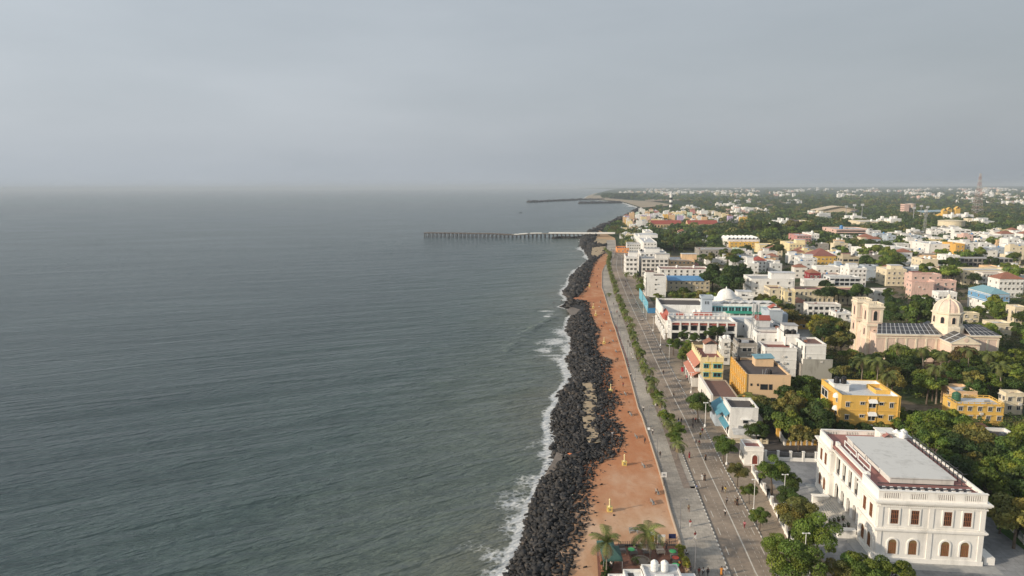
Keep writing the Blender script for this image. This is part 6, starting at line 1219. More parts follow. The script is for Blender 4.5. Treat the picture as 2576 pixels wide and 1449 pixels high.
# ------------------------------------------------------------------ far woodland and far specks of houses
VIL = [D1(480, 760), D1(800, 620), D1(1300, 630), D1(1900, 650), D1(2420, 680), D1(2420, 830), D1(1500, 850), D1(950, 900), D1(560, 920)]
def scatter_wood(n):
    r = np.random.RandomState(5); Cs = []; Rs = []; cols = []; c = 0; pal = np.array([TC['dark green'], TC['deep green'], TC['mid green'], TC['bluish green'], TC['olive'], TC['dark green']])
    while c < n:
        y = 474+146*r.rand()**1.25; x = r.uniform(1490, 3000); X, Y, _ = gp(x, y, 8); R = r.uniform(3.5, 7.5)*(1.5 if Y > 2500 else 1)
        if Y > 24000 or X < Xw(min(Y, 24000))+(30 if Y < 2200 else np.interp(Y, [2200, 2500, 3000, 3600, 4200, 6000, 12000], [60, 260, 220, 150, 190, 150, 80])) or occupied(X, Y, 4): continue
        if inpoly(x, y, VIL) and r.rand() < .8: continue
        if Y < 800 and X < Xl(min(Y, 760))+14: continue
        if Y < 1000 and X < Xp(Y)+12: continue
        c += 1; Cs.append((X, Y, GZ+R*.75+1.2+(np.clip((Y-4500)/8000, 0, 1)*25))); Rs.append(R); cols.append(pal[r.randint(6)]*r.uniform(.75, 1.25))
    # dense dark casuarina belt on the headland by the river mouth
    for i in range(500):
        x = r.uniform(1492, 1600); y = r.uniform(492, 500.5); X, Y, _ = gp(x, y, 3)
        if X < Xw(Y)+110: continue
        Cs.append((X, Y, GZ+12)); Rs.append(r.uniform(9, 14)); cols.append(np.array(TC['deep green'])*r.uniform(.7, 1))
    Cs = np.array(Cs); Rs = np.array(Rs); cols = np.array(cols); near = Cs[:, 1] < 2600; out_ = []
    for K, msk in ((95, near), (34, ~near)):
        c_, R_, q = Cs[msk], Rs[msk], cols[msk]; n_ = len(c_); d = r.normal(size=(n_, K, 3)); d[..., 2] = np.abs(d[..., 2])*1.1-.4; d /= np.linalg.norm(d, axis=2)[..., None]; lob = 1+.22*np.sin(d[..., 0]*5+r.rand(n_, 1)*6)*np.cos(d[..., 1]*6+r.rand(n_, 1)*6)
        P = c_[:, None]+d*(R_[:, None]*lob*r.uniform(.75, 1.05, (n_, K)))[..., None]*(1, 1, .72); V, F = cards(P.reshape(-1, 3), d.reshape(-1, 3), np.repeat(R_*(.21 if K > 60 else .34), K), r); tn = r.uniform(.6, 1.4, (n_*K, 1)); col = np.concatenate([np.repeat(q, K, 0)*tn, np.ones((n_*K, 1))], 1)
        o = link('woodland', npmesh('woodland', V, F, LEAF, attrs={'tint': ('FLOAT_COLOR', np.repeat(col, 4, 0))})); o['kind'] = 'stuff'; o.color = (1, 1, 1, 1)
scatter_wood(8000)
def specks():
    r = random.Random(9); m = MB(); n = 0; bands = [(478, 486, 1620, 2600, 230), (484, 492, 1565, 1830, 90), (487, 497, 1860, 2200, 40), (480, 500, 2300, 2600, 170), (500, 516, 2380, 2600, 120), (504, 528, 1650, 2100, 40), (528, 545, 1700, 1900, 70), (545, 578, 1900, 2560, 70)]
    for y0, y1, xa, xb, k in bands:
        cl = [(r.uniform(xa, xb), r.uniform(y0, y1)) for _ in range(max(4, k//9))]
        for i in range(k):
            cx_, cy_ = r.choice(cl); x, y = cx_+r.gauss(0, 14), min(max(cy_+r.gauss(0, .8), y0), y1); X, Y, _ = gp(x, y)
            if X < Xw(min(Y, 24000))+120 or Y > 22000: continue
            zb = GZ+np.clip((Y-4500)/8000, 0, 1)*22; s_ = 1.0 if Y < 4000 else 1.6; w, d, h = r.uniform(9, 20)*s_, r.uniform(8, 14)*s_, r.choice([7, 10, 10, 14])*(1.0 if Y < 4000 else 1.5); mi = r.choice([0, 0, 0, 0, 1, 2, 3]); m.box(X, Y, zb-6, X+w, Y+d, zb+h, mi)
            if r.random() < .5: m.box(X+w*.2, Y+d*.2, zb+h-.01, X+w*.5, Y+d*.7, zb+h+4, 0)
    o = m.build('distant_houses', [wall('white'), wall('cream'), wall('pink'), wall('palegrey')]); o['kind'] = 'stuff'
specks()
sheet('bare_ground', [gp(x, y)[:2] for x, y in [D1(870, 440), D1(1560, 430), D1(1640, 460), D1(1300, 455), D1(900, 475)]][::-1], 5.2, plain('far_earth', (.30, .24, .17), .95, .2, .05))
sheet('lagoon', [gp(x, y)[:2] for x, y in [D1(1700, 458), D1(2150, 462), D1(2140, 492), D1(1850, 486)]][::-1], 5.4, plain('lagoon_water', (.30, .32, .31), .35, .05, .05))
sheet('bare_ground', [gp(x, y)[:2] for x, y in [D2(540, 520), D2(820, 516), D2(790, 545), D2(600, 552)]][::-1], 5.0, plain('far_red_earth', (.26, .18, .13), .95, .2, .05))
sheet('bare_ground', [gp(x, y)[:2] for x, y in [D2(1080, 590), D2(1550, 570), D2(1540, 586), D2(1120, 600)]][::-1], 5.0, MATS['far_earth'])
def undergrowth():
    r = np.random.RandomState(15); C_ = []; R_ = []; q = []; pal = [TC['dark green'], TC['mid green'], TC['deep green'], TC['olive']]
    polys = [[(1890,980),(2066,955),(2080,1060),(2300,1040),(3150,1050),(3150,1500),(2700,1380),(2480,1250),(2300,1100),(2060,1085),(1915,1060)], [(2020,770),(2140,790),(3150,860),(3150,1040),(2290,985),(2070,950)], [(2225,720),(3150,770),(3150,860),(2300,830)], [(1600,735),(1900,690),(2010,770),(1990,820),(1860,760)], [(1590,600),(1880,600),(3150,600),(3150,770),(1990,690),(1860,690),(1700,680)]]
    for P_, n in zip(polys, (1300, 1100, 700, 300, 1900)):
        xs = [p[0] for p in P_]; ys = [p[1] for p in P_]; c = 0
        while c < n:
            x, y = r.uniform(min(xs), max(xs)), r.uniform(min(ys), max(ys))
            if not inpoly(x, y, P_): continue
            X, Y, _ = gp(x, y, 5); c += 1; R = r.uniform(1.1, 2.6)
            if occupied(X, Y, R*.5) or X < Xl(min(Y, 760))+13: continue
            C_.append((X, Y, GZ+R*.55)); R_.append(R); q.append(np.array(pal[r.randint(4)])*r.uniform(.7, 1.2))
    C_, R_, q = np.array(C_), np.array(R_), np.array(q); n = len(C_); K = 150; d = r.normal(size=(n, K, 3)); d[..., 2] = np.abs(d[..., 2])-.3; d /= np.linalg.norm(d, axis=2)[..., None]
    P = C_[:, None]+d*(R_[:, None]*r.uniform(.6, 1.1, (n, K)))[..., None]*(1.15, 1.15, .8); V, F = cards(P.reshape(-1, 3), d.reshape(-1, 3), np.repeat(R_*.13, K), r); col = np.concatenate([np.repeat(q, K, 0)*r.uniform(.6, 1.4, (n*K, 1)), np.ones((n*K, 1))], 1)
    o = link('undergrowth', npmesh('undergrowth', V, F, LEAF, attrs={'tint': ('FLOAT_COLOR', np.repeat(col, 4, 0))})); o['kind'] = 'stuff'; o.color = (1, 1, 1, 1)
undergrowth()
# ------------------------------------------------------------------ people
def skinmesh(name, V, E, R_, mats, root=0, sub=1):
    me = bpy.data.meshes.new(name); me.from_pydata(V, E, []); o = bpy.data.objects.new('tmp', me); COL.objects.link(o); md = o.modifiers.new('s', 'SKIN'); md.use_smooth_shade = True
    for i, r in enumerate(R_): me.skin_vertices[0].data[i].radius = (r, r) if not hasattr(r, '__len__') else r
    me.skin_vertices[0].data[root].use_root = True; sb = o.modifiers.new('u', 'SUBSURF'); sb.levels = sb.render_levels = sub
    dg = bpy.context.evaluated_depsgraph_get(); me2 = bpy.data.meshes.new_from_object(o.evaluated_get(dg)); me2.name = name; bpy.data.objects.remove(o); bpy.data.meshes.remove(me); me2.materials.clear(); me2.materials.append(mats); return me2
SKIN = plain('skin_brown', (.20, .10, .06), .6); HAIR = plain('hair_black', (.012, .01, .01), .5)
def joints(pose):
    st = {'walk': .2, 'walk2': -.16, 'stand': .03, 'sit': 0}[pose]; J = {}
    hz = .93 if pose != 'sit' else .47
    J['pelvis'] = (0, 0, hz); J['waist'] = (0, .0, hz+.16); J['chest'] = (0, .01, hz+.40); J['neck'] = (0, .01, hz+.56); J['head'] = (0, .03, hz+.66); J['top'] = (0, .02, hz+.75)
    for s, n in ((-1, 'l'), (1, 'r')):
        q = st*s
        J['hip'+n] = (.10*s, 0, hz-.04); J['sho'+n] = (.19*s, 0, hz+.46)
        if pose == 'sit': J['kne'+n] = (.12*s, .44, hz-.01); J['ank'+n] = (.12*s, .46, .08); J['toe'+n] = (.12*s, .60, .03); J['elb'+n] = (.25*s, .06, hz+.2); J['wri'+n] = (.17*s, .30, hz+.12); J['han'+n] = (.14*s, .40, hz+.09)
        else: J['kne'+n] = (.10*s, q*.55+.04, .49); J['ank'+n] = (.10*s, q*1.15-.02, .08+max(0, -q)*.3); J['toe'+n] = (.11*s, q*1.15+.14, .03); J['elb'+n] = (.25*s, -q*.4-.03, hz+.18); J['wri'+n] = (.25*s, -q*.9+.06, hz-.06); J['han'+n] = (.25*s, -q*.95+.08, hz-.16)
    return J
RAD = dict(pelvis=(.15, .11), waist=(.13, .10), chest=(.17, .115), neck=.06, head=(.085, .10), top=.06, hip=.095, kne=.058, ank=.042, toe=.035, sho=.06, elb=.042, wri=.03, han=.028)
def rad(n): return RAD.get(n) or RAD[n[:-1]]
def sub(J, names, edges, grow, name, mat, mod=None):
    V = [J[n] for n in names]; R_ = []
    for n in names: r = rad(n); r = (mod or {}).get(n, r) if (mod and n in mod) else r; R_.append(tuple(x+grow for x in r) if hasattr(r, '__len__') else r+grow)
    return skinmesh(name, V, [(names.index(a), names.index(b_)) for a, b_ in edges], R_, mat)
CLOTH = {}
def cloth(c):
    CC = dict(white=(.72, .72, .70), black=(.02, .02, .022), dark=(.05, .05, .06), red=(.38, .05, .05), maroon=(.22, .03, .04), yellow=(.62, .45, .08), pink=(.60, .22, .26), grey=(.28, .28, .29), blue=(.08, .16, .40), brown=(.16, .09, .06), orange=(.62, .26, .05), khaki=(.30, .26, .18), green=(.10, .25, .12))
    return plain('cloth_'+c, CC[c], .9, .15, 8)
PM = {}
def person_meshes(pose):
    if pose in PM: return PM[pose]
    J = joints(pose); body = sub(J, list(J), [('pelvis', 'waist'), ('waist', 'chest'), ('chest', 'neck'), ('neck', 'head'), ('head', 'top')]+[e for n in 'lr' for e in (('pelvis', 'hip'+n), ('hip'+n, 'kne'+n), ('kne'+n, 'ank'+n), ('ank'+n, 'toe'+n), ('chest', 'sho'+n), ('sho'+n, 'elb'+n), ('elb'+n, 'wri'+n), ('wri'+n, 'han'+n))], 0, 'person', SKIN)
    sh = sub(J, ['waist', 'pelvis', 'chest', 'shol', 'shor', 'elbl', 'elbr'], [('pelvis', 'waist'), ('waist', 'chest'), ('chest', 'shol'), ('chest', 'shor'), ('shol', 'elbl'), ('shor', 'elbr')], .016, 'shirt', cloth('white'))
    tr_ = sub(J, ['pelvis', 'hipl', 'hipr', 'knel', 'kner', 'ankl', 'ankr'], [('pelvis', 'hipl'), ('pelvis', 'hipr'), ('hipl', 'knel'), ('hipr', 'kner'), ('knel', 'ankl'), ('kner', 'ankr')], .018, 'trousers', cloth('dark'))
    m = MB(); hz = .93 if pose != 'sit' else .47
    if pose != 'sit': m.lathe([(.26, .06), (.24, .35), (.18, .75), (.165, hz+.1), (.15, hz+.16)], 12)
    else: m.lathe([(.3, .06), (.3, .45), (.17, .62)], 12, (0, .22, 0))
    sk = m.mesh('long_skirt', cloth('dark'), True)
    m = MB(); m.lathe([(.03, -.02), (.10, .0), (.113, .06), (.09, .115), (.03, .14)], 10, (0, 0, hz+.66)); hr = m.mesh('hair', HAIR, True)
    PM[pose] = (body, sh, tr_, sk, hr); return PM[pose]
def person(px, py, top, bot, where, pose='walk', skirt=False, z=GZ+.1, rz=None, veil=False, pos=None, action=None):
    X, Y = pos or gp(px, py, z)[:2]; b_, s_, t_, k_, h_ = person_meshes(pose)
    what = {'walk': 'walking', 'walk2': 'walking', 'stand': 'standing', 'sit': 'seated'}[pose]; lo = ('long %s skirt' if skirt else '%s trousers') % bot
    lab = f"person in {'black robe' if veil else top+' top and '+lo} {action or what} {where}"
    o = link('person', b_, None, (X, Y, z), rng.choice([0, math.pi, .3, 3.4]) if rz is None else rz); tag(o, lab, 'person', None)
    j = rng.uniform(.95, 1.05); o.scale = (j, j, j)
    def part(n, me, mat):
        q = link(n, me, o); q.material_slots[0].link = 'OBJECT'; q.material_slots[0].material = mat; return q
    part('shirt', s_, cloth(top))
    part('long_skirt' if skirt else 'trousers', k_ if skirt else t_, cloth(bot)); q = link('hair', h_, o)
    if veil: q.scale = (1.25, 1.3, 1.0)
RD, PV, SN = 'on the road', 'on the paved promenade', 'on the red sand'
for x, y, top, bot, kw in [(1700, 65, 'dark', 'blue', {}), (1725, 65, 'dark', 'dark', {}), (1832, 60, 'dark', 'brown', {}), (1855, 60, 'maroon', 'black', {}), (1830, 110, 'dark', 'dark', {}), (1915, 160, 'red', 'dark', {}), (1897, 200, 'yellow', 'dark', {}), (1857, 265, 'grey', 'grey', {}),
        (1887, 270, 'red', 'khaki', {}), (1798, 378, 'pink', 'red', {'skirt': 1}), (1945, 400, 'brown', 'black', {'skirt': 1}), (1912, 582, 'white', 'white', {}), (1937, 583, 'black', 'black', {'skirt': 1, 'veil': 1}), (2097, 695, 'black', 'dark', {}), (2124, 697, 'yellow', 'khaki', {}), (2136, 797, 'grey', 'black', {}),
        (2214, 805, 'khaki', 'brown', {}), (2232, 805, 'black', 'black', {'skirt': 1, 'veil': 1}), (2122, 905, 'white', 'black', {}), (2297, 1015, 'pink', 'maroon', {}), (2400, 985, 'dark', 'dark', {}), (2462, 990, 'grey', 'dark', {})]: person(*C2(x, y), top, bot, RD, z=GZ+.0, pose=rng.choice(['walk', 'walk2']), **kw)
for x, y, top, bot, kw in [(1467, 165, 'white', 'dark', {}), (1533, 375, 'black', 'dark', {}), (1792, 865, 'khaki', 'brown', {}), (1806, 1003, 'red', 'white', {}), (1850, 1118, 'maroon', 'white', {}), (1885, 1449, 'maroon', 'brown', {}), (1922, 1449, 'white', 'dark', {}), (1965, 1449, 'dark', 'black', {}), (2088, 1440, 'orange', 'orange', {'skirt': 1}), (2118, 1440, 'white', 'grey', {})]: person(*C2(x, y), top, bot, PV, pose=rng.choice(['walk', 'walk2']), **kw)
for x, y, top, bot, kw in [(78, 860, 'dark', 'dark', {}), (188, 1035, 'pink', 'white', {'skirt': 1}), (40, 1100, 'white', 'black', {})]: person(*C3(x, y), top, bot, PV, **kw)
for x, y, top, bot, kw in [(250, 390, 'dark', 'black', {}), (283, 660, 'black', 'dark', {}), (405, 940, 'brown', 'dark', {})]: person(*C3(x, y), top, bot, RD, z=GZ, **kw)
for x, y, top, bot, kw in [(43, 885, 'brown', 'dark', {}), (70, 940, 'black', 'dark', {}), (82, 940, 'dark', 'grey', {}), (177, 1250, 'black', 'black', {}), (200, 1285, 'black', 'black', {'skirt': 1, 'veil': 1}), (215, 1400, 'white', 'grey', {}), (290, 1390, 'maroon', 'dark', {})]: person(*C5(x, y), top, bot, PV, **kw)
for x, y, top, bot in [(265, 775, 'white', 'dark'), (280, 790, 'grey', 'black'), (335, 985, 'white', 'dark'), (355, 985, 'white', 'black'), (150, 520, 'dark', 'dark'), (170, 520, 'black', 'grey'), (145, 570, 'blue', 'black'), (157, 570, 'dark', 'khaki'), (205, 680, 'dark', 'dark'), (216, 682, 'black', 'khaki')]: person(*C5(x, y), top, bot, RD, z=GZ)
for x, y, top, bot, kw in [(1295, 165, 'white', 'khaki', {}), (1367, 185, 'dark', 'black', {}), (1347, 340, 'dark', 'dark', {}), (1478, 740, 'khaki', 'dark', {}), (1497, 740, 'black', 'black', {}), (1555, 1020, 'red', 'dark', {}), (1350, 245, 'white', 'dark', {})]: person(*K5(x, y), top, bot, SN, z=2.95, **kw)
for x, y, top, bot, kw in [(1637, 910, 'white', 'black', {}), (1680, 972, 'grey', 'white', {}), (1645, 682, 'white', 'white', {}), (1660, 727, 'white', 'khaki', {}), (1705, 732, 'dark', 'dark', {}), (1716, 742, 'maroon', 'dark', {}), (1453, 130, 'dark', 'dark', {}), (1488, 217, 'pink', 'brown', {'skirt': 1}), (1425, 215, 'white', 'blue', {})]: person(*K5(x, y), top, bot, PV, **kw)
for x, y in [(803, 118), (887, 97), (940, 45)]: person(*K5(x, y), 'dark', 'dark', 'in the shallow surf', z=-.35, pose='stand', action='wading')
person(*C2(1102, 190), 'white', 'grey', 'on the black rocks by the sand pit', z=3.3, pose='stand'); person(*C2(1395, 248), 'dark', 'dark', SN+' near the sea wall', z=2.95)
for x, y, top in [(2030, 850, 'dark'), (2045, 855, 'red'), (1985, 1070, 'maroon'), (1980, 1140, 'red'), (1985, 1180, 'dark'), (2020, 1330, 'dark'), (2130, 800, 'dark'), (2145, 800, 'white'), (2150, 820, 'red')]: person(*P4(x, y), top, 'dark', 'on the far orange sand', z=2.95)
person(*C2(1866, 660), 'blue', 'grey', 'on the striped kerb', 'sit', z=GZ+.02, rz=-1.6, pos=(float(Xl(gp(*C2(1866, 660))[1]))-4.75, gp(*C2(1866, 660))[1]))
# white dog by the road edge
def dog():
    X, Y, _ = gp(*C3(485, 750)); V = [(0, 0, .52), (0, .28, .54), (0, .48, .70), (0, .62, .74), (0, .74, .70), (0, -.28, .52), (0, -.42, .62), (0, -.52, .78), (.1, .26, .3), (.1, .27, .03), (-.1, .26, .3), (-.1, .24, .03), (.1, -.30, .32), (.1, -.36, .2), (.1, -.32, .03), (-.1, -.30, .32), (-.1, -.34, .2), (-.1, -.30, .03)]
    E_ = [(0, 1), (1, 2), (2, 3), (3, 4), (0, 5), (5, 6), (6, 7), (1, 8), (8, 9), (1, 10), (10, 11), (5, 12), (12, 13), (13, 14), (5, 15), (15, 16), (16, 17)]; R_ = [.13, .16, .09, .095, .045, .12, .035, .02, .055, .035, .055, .035, .07, .04, .03, .07, .04, .03]
    o = link('dog', skinmesh('dog', V, E_, R_, cloth('white')), None, (X, Y, GZ+.02), 1.2); tag(o, 'white dog standing at the edge of the road by the yellow restaurant', 'dog')
dog()
# ------------------------------------------------------------------ promenade furniture
def pillar_meshes():
    a = MB(); a.box(-.55, -.45, -.1, .55, .45, .95); a.box(-.62, -.52, .95, .62, .52, 1.05); b_ = MB(); b_.lathe([(.34, 1.05), (.30, 1.2), (.17, 1.35), (.15, 2.5), (.24, 2.62), (.2, 2.75), (.05, 2.95)], 8); c = MB(); c.lathe([(.22, 0), (.22, .05)], 14); Y_ = plain('pillar_yellow', (.66, .52, .17), .8)
    return a.mesh('plinth', Y_), b_.mesh('shaft', plain('pillar_cream', (.70, .60, .33), .8)), c.mesh('emblem', plain('pillar_grey', (.25, .24, .16), .8))
PL_ = pillar_meshes()
for cf, x, y, lab in [(C2, 1077, 862, 'yellow emblem pillar nearest the palms on the sand'), (C2, 1210, 445, 'yellow emblem pillar standing beside the corner of the rocks'), (K5, 1420, 1075, 'yellow emblem pillar by the rocks beside the sand pit'), (K5, 1348, 548, 'yellow emblem pillar at the narrow red sand beside thick rocks'), (K5, 1257, 243, 'yellow emblem pillar near the head of the dark cove'), (K5, 1230, 163, 'yellow emblem pillar just past the dark cove'), (P4, 1908, 1170, 'yellow emblem pillar on the far orange sand')]:
    X, Y, _ = gp(*cf(x, y), 2.95); o = thing('emblem_pillar', lab, 'pillar', (X, Y, 2.95), 0, 'yellow pillars on the sand'); link('plinth', PL_[0], o); link('shaft', PL_[1], o); e = link('emblem', PL_[2], o, (0, -.46, .55)); e.rotation_euler = (math.pi/2, 0, 0)
BS = MB(); BS.box(-.95, -.25, .40, .95, .25, .48); BS = BS.mesh('seat', stucco('bench_stone', (.30, .30, .29), .4)); BB = MB(); BB.slab([(-.95, .22, .5), (.95, .22, .5), (.95, .34, .95), (-.95, .34, .95)], .07); BB = BB.mesh('backrest', MATS['bench_stone']); BL = MB(); BL.box(-.09, -.24, -.05, .09, .3, .40); BL = BL.mesh('leg', MATS['bench_stone'])
def bench(X, Y, z, lab, rz=0, group='benches on the sand'):
    o = thing('park_bench', lab, 'bench', (X, Y, z), rz, group); link('seat', BS, o); link('backrest', BB, o)
    for s in (-.75, .75): link('leg', BL, o, (s, 0, 0))
for cf, x, y in [(C2, 1318, 195), (C2, 1385, 460), (C2, 1510, 700), (C2, 1465, 790), (K5, 1375, 325), (K5, 1420, 412), (K5, 1445, 522), (K5, 1480, 637), (K5, 1535, 922), (K5, 1580, 1100), (K5, 1640, 1325), (K5, 1310, 105), (K5, 1338, 175)]: X, Y, _ = gp(*cf(x, y), 2.95); bench(X, Y, 2.95, 'grey stone bench on the red sand facing the sea', math.pi/2+.1)
X, Y, _ = gp(*E4(940, 490), 2.75); bench(X, Y, 2.97, 'grey stone bench alone on the sand behind the cafe terrace', 0)
X, Y, _ = gp(*C2(1510, 705), 2.95); person(0, 0, 'khaki', 'brown', 'on a grey stone bench on the sand', 'sit', z=2.97, rz=math.pi/2+.1, pos=(X-.02, Y), action='sitting')
def lampmesh(h, arm):
    a = MB(); a.lathe([(.16, 0), (.16, .6), (.075, .7), (.06, h)], 8); b_ = MB()
    if arm: b_.tube([(0, 0, h-.02), (.25, 0, h+.35), (.7, 0, h+.5), (1.15, 0, h+.42)], .05, 6)
    else: b_.box(-.5, -.05, h, .5, .05, h+.09)
    c = MB()
    if arm: c.box(1.0, -.12, h+.28, 1.5, .12, h+.40)
    else: c.box(-.7, -.13, h-.05, -.4, .13, h+.12); c.box(.4, -.13, h-.05, .7, .13, h+.12)
    return a, b_, c
LA = [q.mesh(n, mt) for q, n, mt in zip(lampmesh(6.0, True), ('pole', 'arm', 'lamp_head'), (plain('lamp_grey', (.22, .22, .23), .5),)*3)]; LB = [q.mesh(n, mt) for q, n, mt in zip(lampmesh(7.2, False), ('pole', 'arm', 'lamp_head'), (WHITEP,)*3)]
BASE = MB(); BASE.lathe([(.3, 0), (.3, .5), (.2, .55)], 8); BASE = BASE.mesh('pole_base', WHITEP)
def lamp(X, Y, kind, lab, group, rz=0):
    o = thing('street_lamp', lab, 'street lamp', (X, Y, GZ+.1), rz, group); S_ = LA if kind == 'a' else LB
    for n, me in zip(('pole', 'arm', 'lamp_head'), S_): link(n, me, o)
    if kind == 'b': link('pole_base', BASE, o)
for cf, x, y in [(C2, 1685, 1022), (C2, 1478, 338), (C2, 1408, 102), (K5, 1668, 1015), (K5, 1600, 720), (K5, 1562, 600), (K5, 1524, 490), (K5, 1492, 380), (C3, 72, 1290), (C5, 45, 1060), (C5, 12, 900)]: X, Y, _ = gp(*cf(x, y)); lamp(max(X, float(Xp(Y))+.9), Y, 'a', 'grey curved-arm street lamp behind the sea wall', 'lamps along the sea wall')
X, Y, _ = gp(*E4(2330, 1400)); lamp(X, Y, 'a', 'grey curved-arm street lamp beside the yellow-green cafe hedge', 'lamps along the sea wall', math.pi-.6)
for cf, x, y in [(C2, 1940, 96), (C2, 2135, 442), (C1, 140, 815), (C3, 350, 512), (C3, 615, 885), (C3, 785, 1292), (C3, 248, 312), (C3, 158, 132), (C5, 395, 960), (C5, 365, 885), (E5, 235, 350), (C1, 325, 1400), (C5, 150, 440)]: X, Y, _ = gp(*cf(x, y)); lamp(X, Y, 'b', 'tall white street lamp on the landward side of the road', 'white lamps along the road')
# sign post by the sea wall
X, Y, _ = gp(*C2(1567, 642)); o = thing('sign_post', 'white square sign on a dark post beside the sea wall', 'sign', (X, Y, GZ+.1)); a = MB(); a.lathe([(.09, 0), (.06, 3.0)], 7); a.build('pole', DARK, o); a = MB(); a.box(-.6, -.05, 2.3, .6, .05, 3.5, 0); a.box(-.35, -.06, 2.75, .3, -.04, 3.2, 1); a.build('sign_board', [WHITEP, METAL], o)
X, Y, _ = gp(*C2(1430, 135)); o = thing('notice_board', 'small white notice board on the promenade paving', 'notice', (X, Y, GZ+.1)); a = MB(); a.slab([(-.35, -.3, .3), (.35, -.3, .3), (.35, .2, .8), (-.35, .2, .8)], .05); a.build('board', WHITEP, o); a = MB(); a.box(-.05, -.05, 0, .05, .05, .5); a.build('leg', METAL, o)
# bollards along the sea wall
BM = MB(); BM.lathe([(.22, 0), (.22, .12), (.13, .2), (.13, .75), (.19, .8), (.19, .95), (.05, 1.05)], 9); BM = BM.mesh('bollard', plain('bollard_red', (.16, .06, .055), .6))
Y0 = gp(*K5(1610, 800))[1]; Y1 = gp(*K5(1478, 350))[1]; yy = Y0
while yy < Y1: o = link('bollard', BM, None, (float(Xp(yy))+.75, yy, GZ+.1)); tag(o, 'dark red bollard in the row behind the sea wall', 'bollard', 'bollards behind the sea wall'); yy += 3.4
# red planters in front of the yellow restaurant
PT2 = MB(); PT2.lathe([(.45, 0), (.6, .7), (.65, .75), (.5, .75)], 10); PT2 = PT2.mesh('planter', plain('planter_red', (.42, .02, .04), .4))
for x, y in [(515, 625), (575, 695), (590, 715), (512, 600), (560, 655)]: X, Y, _ = gp(*C3(x, y)); o = link('planter', PT2, None, (X, Y, GZ+.11)); tag(o, 'bright red round planter on the footpath by the yellow restaurant', 'planter', 'red planters at the restaurant')
# orange boat lying on the rocks
X, Y, _ = gp(*C2(740, 382), 2.6); o = thing('raft', 'orange log raft lying on the black rocks with a leaning pole', 'raft', (X, Y, 3.5), -.6); a = MB(); a.tube([(-1.4, 0, .1), (0, 0, -.02), (1.4, 0, .12)], [.12, .22, .1], 7); a.tube([(-1.2, .3, .12), (0, .32, .0), (1.3, .3, .12)], [.1, .2, .1], 7); a.build('hull', plain('raft_orange', (.55, .18, .08), .7), o); a = MB(); a.tube([(.3, .5, 0), (1.6, 1.6, .9)], .05, 5); a.build('pole', WOOD, o)
# ------------------------------------------------------------------ beach cafe at the bottom edge
CZ = 3.0
def EP(x, y, z=CZ): return gp(*E4(x, y), z)
sheet('terrace', [EP(x, y)[:2] for x, y in [(150, 1600), (600, 1600), (2250, 1600), (2110, 1400), (1905, 740), (600, 720), (100, 790)]], CZ+.02, paved('cafe_bricks', (.26, .13, .09), (.20, .10, .075), .3, .5))
a_, b_ = EP(600, 780), EP(1915, 800); o = thing('cafe_fence', 'dark low mesh fence along the seaward back of the cafe terrace', 'fence', (a_[0], a_[1], CZ)); L_ = b_[0]-a_[0]; a = MB(); n = 26
for i in range(n+1): a.box(L_*i/n-.03, -.03, 0, L_*i/n+.03, .03, 1.1)
for z in (.1, .35, .6, .85, 1.08): a.box(0, -.02, z-.012, L_, .02, z+.012)
a.build('mesh_panel', DARK, o); a = MB(); a.box(0, .05, -.1, L_, .25, .35); a.build('fence_base', stucco('cafe_wall', (.20, .17, .14), .5), o)
a_, b_ = EP(150, 800), EP(240, 1560); o = thing('retaining_wall', 'rusty brown retaining wall along the left side of the cafe', 'wall', (a_[0], a_[1], CZ)); a = MB(); dx, dy = b_[0]-a_[0], b_[1]-a_[1]; a.slab([(0, 0, -.5), (dx, dy, -.5), (dx+.35, dy, -.5), (.35, 0, -.5)], 1.3); a.build('wall_run', stucco('rusty_wall', (.34, .15, .085), .5), o)
GRN = plain('gazebo_green', (.055, .12, .105), .75, .12)
def tent(x0, y0, x1, y1, ze, za, lab):
    A, B_ = EP(x0, y0, ze), EP(x1, y1, ze); cx_, cy_ = (A[0]+B_[0])/2, (A[1]+B_[1])/2; w2, d2 = abs(B_[0]-A[0])/2, abs(B_[1]-A[1])/2; o = thing('gazebo', lab, 'gazebo', (cx_, cy_, CZ)); a = MB(); n = 6; top = za-CZ; e = ze-CZ
    P_ = [(-w2, -d2), (w2, -d2), (w2, d2), (-w2, d2)]
    for i in range(4):
        p, q = P_[i], P_[(i+1) % 4]
        for k in range(n):
            f0, f1 = k/n, (k+1)/n; h0, h1 = e+(top-e)*f0**1.15, e+(top-e)*f1**1.15; a.quad([(p[0]*(1-f0), p[1]*(1-f0), h0), (q[0]*(1-f0), q[1]*(1-f0), h0), (q[0]*(1-f1), q[1]*(1-f1), h1), (p[0]*(1-f1), p[1]*(1-f1), h1)])
        a.quad([(p[0], p[1], e-.35), (q[0], q[1], e-.35), (q[0], q[1], e), (p[0], p[1], e)])
    a.build('canopy', GRN, o); a = MB()
    for p in P_: a.box(p[0]*.96-.05, p[1]*.96-.05, -.1, p[0]*.96+.05, p[1]*.96+.05, e)
    a.build('post', METAL, o)
tent(255, 1080, 605, 760, CZ+2.5, CZ+4.0, 'dark green tent gazebo over the corner of the cafe terrace'); tent(135, 775, 480, 640, CZ+2.0, CZ+2.7, 'smaller dark green tent behind the larger gazebo')
TB = MB(); TB.box(-.75, -.35, .70, .75, .35, .76); TB = TB.mesh('tabletop', stucco('bench_timber', (.24, .22, .20), .4)); TSEAT = MB(); TSEAT.box(-.75, -.16, .40, .75, .16, .46); TSEAT = TSEAT.mesh('seat', MATS['bench_timber']); TBK = MB(); TBK.box(-.75, -.03, .5, .75, .03, .95); TBK = TBK.mesh('backrest', MATS['bench_timber']); TL = MB(); TL.box(-.05, -.05, 0, .05, .05, .7); TL = TL.mesh('leg', MATS['bench_timber'])
